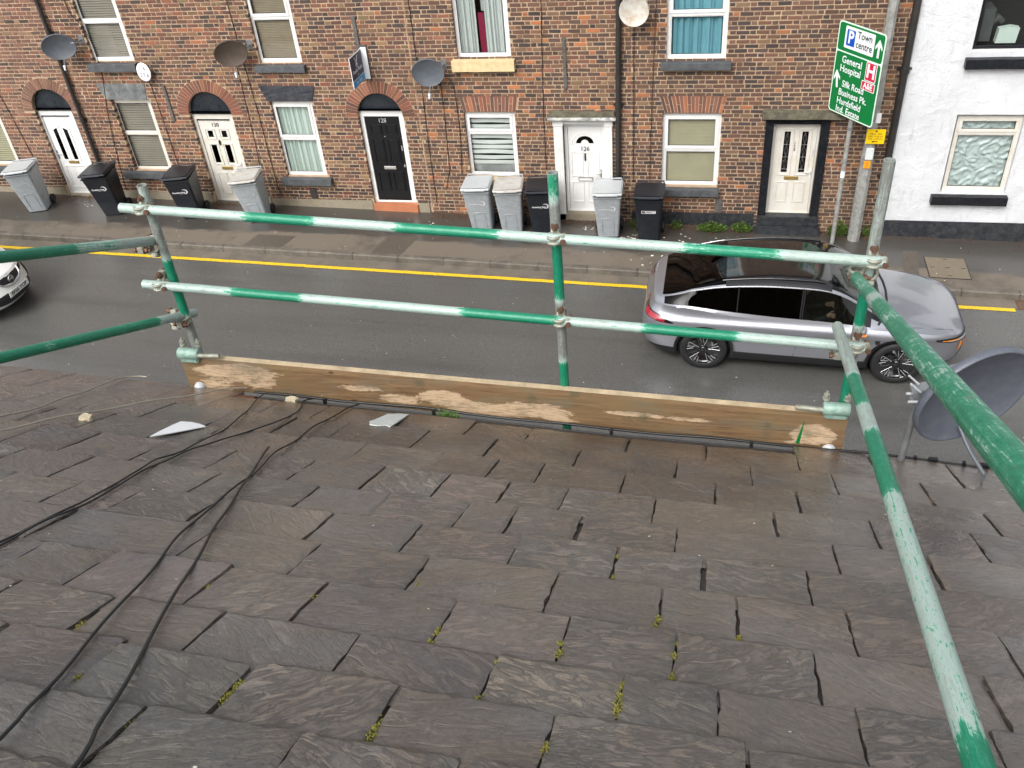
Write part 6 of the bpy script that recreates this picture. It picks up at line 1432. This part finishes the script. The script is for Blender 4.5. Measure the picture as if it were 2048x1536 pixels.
def lump(x, t, sx, sy, sz, label):
    p = RPt(x, t, .022); bm = bmesh.new(); bmesh.ops.create_icosphere(bm, subdivisions=3, radius=1)
    for v in bm.verts:
        q = v.co.copy(); k = 1+.35*mnoise.noise(q*1.7+Vector((x*9, 0, 0))); v.co = Vector((max(-.8, min(.8, q.x))*sx*k, max(-.75, min(.75, q.y))*sy*k, max(-.6, min(.6, q.z))*sz*k))
    mb = MB(); mb.bm(bm, 0); o = mb.build('mortar_lump', 'stone_bit', None); o.location = p; return tag(o, label, 'stone')
lump(-2.80, .93, .035, .03, .02, 'buff mortar lump beside the lower pale cable'); lump(-2.16, .135, .04, .03, .022, 'buff mortar lump in front of the gutter end')
mb = MB(); g0 = RPt(-1.32, .02, -.01); random.seed(3)
for _ in range(110):
    a = random.uniform(0, 6.28); L = random.uniform(.03, .07); b = Vector((random.gauss(0, .028), random.gauss(0, .008), 0)); lean = Vector((math.cos(a)*.6, math.sin(a)*.35, 1)).normalized(); s_ = Vector((.0016, 0, 0))
    m1 = b+lean*L*.6; tip = b+lean*L+Vector((lean.x*L*.4, 0, -L*.15)); mb.add([b-s_, b+s_, m1+s_*.8, m1-s_*.8, tip], [(0, 1, 2, 3), (3, 2, 4)])
MAT['grass'] = simple('gutter_grass', (.085, .17, .03), .5, var=.35, vs=30); o = mb.build('grass_tuft', 'grass'); o.location = g0; tag(o, 'small bright grass tuft sprouting from the gutter', 'grass tuft')
def rcable(pts, r, mat, label, h=.016, name='roof_cable', step_=.05):
    P2 = dense_line([(x, t, 0) for x, t in pts], step_); P = []
    for i, q in enumerate(P2):
        best = .0
        P.append(RPt(q.x, q.y, h+r+.004+.004*math.sin(i*.7)))
    o = P[0].copy(); mb = MB(); mb.tube([p-o for p in P], r, 8); ob = mb.build(name, mat, None); ob.location = o; return tag(ob, label, 'cable', 'cables lying on the slates')
rcable([(-2.37, .02), (-2.31, .25), (-2.21, .56), (-2.14, .87), (-2.10, 1.25), (-2.12, 1.4), (-2.08, 1.57), (-2.06, 1.72), (-2.045, 1.85), (-2.02, 1.99), (-2.01, 2.1), (-2.0, 2.24), (-2.0, 2.37), (-2.0, 2.9), (-2.05, 3.5)], .0036, 'cable', 'black cable crossing its neighbour, reaching the gutter furthest left')
rcable([(-2.08, .05), (-2.09, .14), (-2.02, .34), (-1.99, .61), (-2.02, .79), (-2.05, .96), (-2.06, 1.15), (-2.08, 1.27), (-2.07, 1.53), (-2.035, 1.72), (-2.015, 1.89), (-2.0, 2.02), (-2.0, 2.13), (-1.99, 2.28), (-1.98, 2.39), (-1.97, 2.9), (-2.02, 3.5)], .0036, 'cable', 'black cable crossing its neighbour, reaching the gutter right of the buff lump')
rcable([(-1.80, .08), (-1.81, .24), (-1.80, .6), (-1.77, .88), (-1.75, 1.13), (-1.69, 1.41), (-1.62, 1.84), (-1.57, 2.08), (-1.54, 2.2), (-1.47, 2.42), (-1.42, 2.6), (-1.37, 2.79), (-1.32, 2.96), (-1.28, 3.11), (-1.25, 3.22), (-1.2, 3.6)], .0040, 'cable', 'single black cable running to the bottom left corner of the roof')
rcable([(-1.815, 1.06), (-1.72, 1.36), (-1.6, 1.72), (-1.52, 1.97), (-1.43, 2.22), (-1.34, 2.48), (-1.25, 2.74), (-1.16, 2.97), (-1.11, 3.13), (-1.08, 3.21), (-1.02, 3.5)], .0046, 'cable', 'single black cable whose loose end stops mid roof, right of its twin')
rcable([(-3.1, 1.3), (-3.1, 1.11), (-3.11, .83), (-3.18, .42), (-3.25, -.02), (-3.16, -.07)], .0042, 'cable_grey', 'pale dirty cable nearest the left edge, curling over the eave', h=.024)
rcable([(-3.0, 1.6), (-2.92, 1.32), (-2.88, 1.07), (-2.8, .74), (-2.69, .4), (-2.6, .11), (-2.51, -.03)], .0046, 'cable_grey', 'pale dirty cable ending at the red brown gutter end', h=.026)
# cable clipped along the eave to the right
P = dense_line([RPt(-2.45+.25*k, .0+.006*math.sin(k*1.3), .02+.004*math.sin(k*2)) for k in range(24)], .06); o_ = P[0].copy(); mb = MB(); mb.tube([p-o_ for p in P], .0065, 8); ob = mb.build('eave_cable', 'cable', None); ob.location = o_; tag(ob, 'black cable clipped along the eave under the scaffold board', 'cable')
for k, x in enumerate((1.02, 1.10, 1.24, 1.33, 1.45, 1.55)):
    mb = MB(); p = RPt(x, .012, .024)-o_; mb.box(p.x-(.02 if k % 2 else .006), p.x+(.02 if k % 2 else .006), p.y-.010, p.y+.010, p.z-.010, p.z+.014); mb.build('cable_clip', 'cable', ob)

# ================================================================== SCAFFOLD
YS = 3.60
def tube_obj(name, a, b, segs, label, group, hollow=True, r=.02415, worn=0, ring_step=.03):
    """segs: list of (position 0..1, value 0 galvanised / .5 mint / 1 green)"""
    a, b = Vector(a), Vector(b); L = (b-a).length; n_ = max(4, int(L/ring_step)); d = (b-a).normalized(); up_ = Vector((0, 0, 1)) if abs(d.z) < .9 else Vector((1, 0, 0)); n1 = d.cross(up_).normalized(); n2 = d.cross(n1); K = 20
    mb = MB(); V, F, UV, pv = [], [], [], []; so = random.uniform(0, 40)
    def val(t):
        v = segs[0][1]
        for (p0, v0), (p1, v1) in zip(segs, segs[1:]):
            if t >= p0: v = v0+(v1-v0)*min(1, max(0, (t-p0)/(p1-p0)))
        return segs[-1][1] if t >= segs[-1][0] else v
    for i in range(n_+1):
        t = i/n_
        for k in range(K+1):
            an = 2*math.pi*k/K; V.append((a+d*L*t-a)+(n1*math.cos(an)+n2*math.sin(an))*r); UV.append((t*L+so, k/K)); pv.append(val(t))
    F = [(i*(K+1)+k, i*(K+1)+k+1, (i+1)*(K+1)+k+1, (i+1)*(K+1)+k) for i in range(n_) for k in range(K)]
    mb.add(V, F, 0, (1, 1, 1), True, UV)
    for (end, s_) in ((0, -1), (1, 1)):                       # open tube mouths
        c_ = d*L*end; R1 = [c_+(n1*math.cos(2*math.pi*k/K)+n2*math.sin(2*math.pi*k/K))*r for k in range(K)]; R2 = [c_+(n1*math.cos(2*math.pi*k/K)+n2*math.sin(2*math.pi*k/K))*(r-.004) for k in range(K)]; R3 = [p-d*s_*.12 for p in R2]
        mb.add(R1+R2+R3, [((k, (k+1) % K, K+(k+1) % K, K+k) if s_ > 0 else (k, K+k, K+(k+1) % K, (k+1) % K)) for k in range(K)]+[(K+k, K+(k+1) % K, 2*K+(k+1) % K, 2*K+k) for k in range(K)]+[tuple(range(2*K, 3*K))], 0, (1, 1, 1), False, [(0, 0)]*(3*K)); pv += [.35]*(3*K)
    ob = mb.build(name, 'tube', None, attrs={'p': pv}); ob.location = a; return tag(ob, label, 'scaffold pole', group)
G1, G2 = 'scaffold uprights', 'scaffold guard rails'
g, mnt, gal = 1.0, .5, .0
def S(*pairs, e=.012):
    """(start,value) pairs -> piecewise constant with short ramps"""
    out = [(0, pairs[0][1])]
    for (p, v), (q, w_) in zip(pairs, pairs[1:]): out += [(max(.0001, q-e), v), (q+e, w_)]
    return out+[(1.01, pairs[-1][1])]
def zs(z0, z1, pairs): return [((z-z0)/(z1-z0), v) for z, v in pairs]
def upright(xb, xt, ztop, pairs, label):
    z0 = zpav(xb)-.1 if False else .05
    ps = [(0, g)]+[((z-z0)/(ztop-z0), v) for z, v in pairs]; sl = (xt-xb)/(ztop-5.4)
    return tube_obj('scaffold_upright', (xb-(5.4-z0)*sl*0, YS, z0), (xt, YS, ztop), S(*ps, e=.004), label, G1, ring_step=.04)
upright(-2.885, -2.764, 6.714, [(5.43, .12), (5.95, 1.05), (6.30, .2), (6.55, .3)], 'left scaffold upright with short green band above the clamp')
upright(-.69, -.707, 6.813, [(5.60, .95), (5.80, .12), (6.16, 1.0), (6.47, .1), (6.68, .75)], 'middle scaffold upright, green between the rails')
upright(.666, .667, 6.888, [(5.86, 1.05), (5.87, .18), (6.03, .12), (6.10, 1.1), (6.33, .5), (6.45, .2), (6.8, .1)], 'right scaffold upright standing beside the signpost view')
xw = lambda x, a, b: (x-a)/(b-a)
YR = YS-.0535
tube_obj('guard_rail', (-2.885, YR, 6.615), (.715, YR, 6.452), S((0, .46), (xw(-2.2, -2.88, .715), .95), (xw(-1.87, -2.88, .715), .5), (xw(-1.43, -2.88, .715), 1.02), (xw(-.98, -2.88, .715), .5), (xw(-.12, -2.88, .715), .84), (xw(.28, -2.88, .715), .42)), 'upper horizontal guard rail between the three uprights', G2)
tube_obj('guard_rail', (-2.92, YR, 6.171), (.70, YR, 6.006), S((0, .48), (xw(-2.4, -2.92, .7), 1.05), (xw(-2.04, -2.92, .7), .5), (xw(-1.17, -2.92, .7), 1.05), (xw(-.71, -2.92, .7), .47), (xw(-.29, -2.92, .7), 1.05), (xw(.13, -2.92, .7), .45)), 'lower horizontal guard rail between the three uprights', G2)
tube_obj('return_rail', (.606, 3.526, 6.384), (.325, .42, 7.94), S((0, .86), (.10, .72), (.2, .86), (.27, .5), (.33, .86), (.43, .7), (.47, .84), (.60, .76), (.75, .82)), 'thick near return rail crossing the car from the upper right clamp', G2)
tube_obj('return_rail', (.561, YS-.10, 6.145), (.425, .35, 7.315), S((0, .34), (.239, 1.02), (.337, .42), (.416, .98), (.55, .55), (.833, 1.04)), 'lower return rail running down to the bottom right corner', G2, ring_step=.02)
tube_obj('return_rail', (-2.815, 3.65, 6.38), (-2.60, 1.20, 7.56), S((0, .42), (.14, .62), (.27, .9), (.36, 1.05)), 'upper return rail at the left, dark streaked near its clamp', G2)
tube_obj('return_rail', (-2.788, 3.69, 5.903), (-2.92, 1.0, 7.17), S((0, .40), (.11, .92), (.355, .74), (.375, .95)), 'lower return rail at the left, solid green', G2)
mb = MB(); M_ = Matrix.Translation((.528, 2.83, 6.39))
def coupler(loc, axA, axB, label, flip=1, name='scaffold_coupler', rust=True):
    """right-angle coupler: two split bands with flaps, bolts and nuts"""
    t = thing(name, loc, label, 'scaffold clamp', group='scaffold clamps on the guard rails')
    axA, axB = Vector(axA).normalized(), Vector(axB).normalized(); nrm = axA.cross(axB).normalized()*flip      # from tube A (far) to tube B (near)
    for nm, ax, off, side in (('band', axA, -.0268, axB), ('band', axB, .0268, axA)):
        c_ = nrm*off; u = side.copy(); u = (u-ax*u.dot(ax)).normalized(); v = ax.cross(u).normalized(); mb = MB()
        for dz in (-.013, .013):
            pts = [c_+ax*dz+(u*math.cos(a)+v*math.sin(a))*.0295 for a in [2*math.pi*k/20 for k in range(21)]]; mb.tube(pts, .0078, 8)
        mb.tube([c_-ax*.019, c_+ax*.019], .0272, 20, cap=False)
        for s_ in (-1, 1):
            M3 = Matrix((( *u, ), (*v, ), (*ax, ))).transposed().to_4x4(); M3.translation = c_+u*s_*.042+v*(.0); mb.bbox(-.014, .014, -.019, .019, -.021, .021, .005, M=M3)
        b_ = mb.build(nm, 'coupler', t)
        mb = MB(); q = c_+u*.045; mb.tube([q-v*.036, q+v*.055], .0075, 8); mb.tube([q+v*.022, q+v*.040], .0145, 6, smooth=False); mb.tube([q+v*.019, q+v*.0225], .018, 14); mb.tube([q-v*.038, q-v*.026], .0135, 6, smooth=False); mb.build('bolt', 'rust' if rust else 'coupler', b_)
    mb = MB(); M3 = Matrix(((*axA, ), (*axB, ), (*nrm, ))).transposed().to_4x4(); mb.bbox(-.022, .022, -.022, .022, -.006, .006, .003, M=M3); mb.build('saddle', 'coupler', t)
    return t
X, Z, Yd = (1, 0, 0), (0, 0, 1), (0, 1, 0)
ym = (YS+YR)/2
coupler((-2.772, ym, 6.611), Z, X, 'clamp joining the upper guard rail to the left upright'); coupler((-2.83, ym, 6.167), Z, X, 'clamp joining the lower guard rail to the left upright')
coupler((-.706, ym, 6.517), Z, X, 'clamp joining the upper guard rail to the middle upright'); coupler((-.70, ym, 6.070), Z, X, 'clamp joining the lower guard rail to the middle upright')
coupler((.668, ym, 6.454), Z, X, 'rusty clamp joining the upper guard rail to the right upright'); coupler((.667, ym, 6.008), Z, X, 'rusty clamp joining the lower guard rail to the right upright')
rd = Vector((0, -.88, .44)); rl = Vector((-.0, -.93, .37))
coupler((-2.835, YS-.005, 6.375), Z, rd, 'clamp holding the upper return rail to the left upright', flip=1); coupler((-2.815, YS-.01, 5.925), Z, rl, 'clamp holding the lower return rail to the left upright', flip=-1)
coupler((.642, YS-.01, 6.372), Z, rd, 'clamp holding the thick return rail under the upper right clamp', flip=1); coupler((.620, YS-.01, 5.955), Z, rl, 'clamp holding the lower return rail under the lower right clamp', flip=1)
# toe board
bd = thing('scaffold_board', (-1.095, 3.562, 5.55), 'weathered wooden toe board with plaster smears above the gutter', 'scaffold board')
xa, xb, zla, zlb, zua, zub = -2.868, .688, 5.490, 5.368, 5.706, 5.606
mb = MB(); nxb, nzb = 160, 8; V, UVb, pl = [], [], []
def plast(x, s_):
    """known plaster smears along the board (x in metres, s 0 bottom..1 top)"""
    v = 0
    for (cx, cs, wx_, ws, k) in ((-2.55, .62, .33, .38, .62), (-2.68, .2, .16, .35, .5), (-2.42, .35, .14, .3, .52), (-1.82, .50, .22, .16, .52), (-1.60, .30, .16, .22, .6), (-1.35, .46, .18, .28, .72), (-1.12, .24, .30, .26, .78), (-.86, .36, .26, .26, .72), (-.30, .52, .26, .10, .66), (-.05, .50, .15, .07, .5), (.54, .42, .13, .34, .80), (-.72, .15, .12, .14, .6), (.47, .15, .1, .12, .42), (-2.0, .20, .13, .12, .35)):
        v = max(v, k*(1.25-((x-cx)/wx_)**2-((s_-cs)/ws)**2) if True else 0)
    return max(0, min(.95, v))
for j in range(nzb+1):
    for i in range(nxb+1):
        u = i/nxb; s_ = j/nzb; x = xa+(xb-xa)*u; z = (zla+(zlb-zla)*u)*(1-s_)+(zua+(zub-zua)*u)*s_-.002*math.sin(u*3.1)
        y = 3.541+.0012*mnoise.noise(Vector((x*3, z*9, 0)))+(.003 if j in (0, nzb) else 0); V.append(Vector((x, y, z))-bd.location); pl.append(plast(x, s_))
nfr = len(V); F = [(j*(nxb+1)+i, j*(nxb+1)+i+1, (j+1)*(nxb+1)+i+1, (j+1)*(nxb+1)+i) for j in range(nzb) for i in range(nxb)]; mb.add(V, F, 0, smooth=False)
back = [v+Vector((0, .036, 0)) for v in V]; mb.add(back, [f[::-1] for f in F], 0); pl += pl[:nfr]
ft = mb.build('plank', 'wood', bd, attrs={'plaster': pl})
mb = MB(); T0 = [V[nzb*(nxb+1)+i] for i in range(nxb+1)]; B0 = V[:nxb+1]
VV = [];
for p in T0: VV += [p, p+Vector((0, .036, .001))]
mb.add(VV, [(2*i, 2*i+2, 2*i+3, 2*i+1) for i in range(nxb)]); VV = []
for p in B0: VV += [p, p+Vector((0, .036, 0))]
mb.add(VV, [(2*i+1, 2*i+3, 2*i+2, 2*i) for i in range(nxb)])
for e_ in (0, nxb): P = [V[j*(nxb+1)+e_] for j in range(nzb+1)]; mb.add([q for p in P for q in (p, p+Vector((0, .036, 0)))], [(2*j, 2*j+1, 2*j+3, 2*j+2) for j in range(nzb)])
mb.build('plank_edge', 'wood_edge', bd)
mb = MB(); mb.add([(Vector((.463, 3.538, 5.41))-bd.location), (Vector((.482, 3.538, 5.41))-bd.location), (Vector((.492, 3.538, 5.575))-bd.location)], [(0, 1, 2)]); mb.build('green_paint_stroke', 'sign_green', bd)
MAT['coupler_green'] = simple('green_tinted_coupler', (.20, .33, .27), .5, metal=.2, var=.4, vs=40, dirt=(.45, .52, .48), dirt_amt=.6, dscale=30, bs=.4, bscale=90)
for (cx, cz, lb, mt) in ((-2.80, 5.728, 'board clip at the top left corner of the toe board', 'coupler_green'), (.628, 5.640, 'green board clip at the top right corner of the toe board', 'coupler_green')):
    t = thing('board_clip', (cx, 3.565, cz), lb, 'scaffold clamp', group='board clips on the toe board'); mb = MB(); mb.tube([(-.062, -.02, 0), (-.058, -.02, 0), (.058, -.02, 0), (.062, -.02, 0)], .033, 20, rr=[.028, .033, .033, .028]); mb.bbox(-.055, .055, -.045, .03, -.05, -.01, .008); mb.build('clip_body', mt, t)
    for s_ in (-1, 1): mb = MB(); mb.tube([(s_*.048, .01, .0), (s_*.048, .02, .075)], .007, 8); mb.tube([(s_*.048, .018, .045), (s_*.048, .019, .06)], .015, 6, smooth=False); mb.tube([(s_*.048, .016, .028), (s_*.048, .018, .04)], .018, 14); mb.build('bolt', 'coupler', t)
    mb = MB(); sgn = -1 if cx > 0 else 1; mb.tube([(sgn*.05, -.035, .0), (sgn*.19, -.03, .004)], .013, 8); mb.build('clip_arm', 'coupler', t)
for (cx, cz, lb) in ((-2.80, 5.500, 'white domed bolt plate at the bottom left corner of the toe board'), (.625, 5.385, 'white domed bolt plate at the bottom right corner of the toe board')):
    t = thing('bolt_plate', (cx, 3.535, cz), lb, 'bolt plate', group='bolt plates under the toe board'); mb = MB(); mb.bbox(-.075, .075, -.018, .04, -.018, -.004, .004); mb.build('plate', 'coupler', t)
    mb = MB(); mb.lathe([(0, .032), (.014, .030), (.026, .020), (.032, .006), (.034, -.004)], 24, 0, Matrix.Translation((0, -.002, .0)) @ Matrix.Rotation(R(75), 4, 'X') @ Matrix.Diagonal((1, 1, 1.0, 1))); mb.build('dome_cap', 'pale_print', t)
# near satellite dish on its mast
nd_ = dish('near_satellite_dish', (1.175, 3.42, 5.855), (.37, -.735, -.13), .54, .54, 'dish_near', 'big blue grey satellite dish on a mast beyond the eave at the right', lnb=False, roll=R(0), group=None)
md = Vector(nd_.location)
mb = MB(); mb.tube([Vector((.948, 3.47, 4.6))-md, Vector((.946, 3.47, 5.35))-md, Vector((.955, 3.46, 5.84))-md], .0165, 14); mb.build('mast', 'galv', nd_)
mb = MB(); b0 = Vector((.955, 3.46, 5.845))-md; b1 = Vector((1.10, 3.47, 5.90))-md
for dz in (-.022, .022):
    d_ = (b1-b0).normalized(); sN = d_.cross(Vector((0, 0, 1))).normalized()
    M3 = Matrix((( *d_, ), (*sN, ), (*d_.cross(sN)*-1, ))).transposed().to_4x4(); M3.translation = (b0+b1)/2+Vector((0, 0, dz)); mb.bbox(-.12, .10, -.03, .03, -.003, .003, .002, M=M3)
mb.bbox(-.12, .10, .027, .033, -.024, .024, .002, M=M3 @ Matrix.Translation((0, 0, -.022))); mb.build('mast_bracket', 'galv', nd_)
mb = MB()
for k, s_ in enumerate((-1, 1)):
    p = b0+Vector((-.01, -.02+s_*.03, .03)); mb = MB(); mb.tube([p, p+Vector((-.05, -.0, .045))], .005, 8); mb.build('bolt', 'pale_print', nd_); mb = MB(); mb.tube([p+Vector((.0, 0, -.055)), p+Vector((-.045, -.01, -.05))], .007, 8); mb.build('bolt', 'pale_print', nd_)
n_ = Vector((.37, -.735, -.13)).normalized(); q = n_.to_track_quat('Z', 'Y').to_matrix().to_4x4()
mb = MB(); a = q @ Vector((.0, -.20, -.01)); b = q @ Vector((.0, -.25, .09)); c = q @ Vector((.0, -.28, .22)); mb.tube(dense_line([a, b, c], .03), .009, 10); mb.build('feed_arm', 'dish_grey', nd_)
mb = MB(); mb.tube(dense_line([c, c+Vector((.0, 0, -.06)), c+Vector((.015, 0, -.11)), c+Vector((.045, 0, -.125)), c+Vector((.07, .01, -.11))], .02), .0055, 8); mb.build('coax_lead', 'dish_grey', nd_)
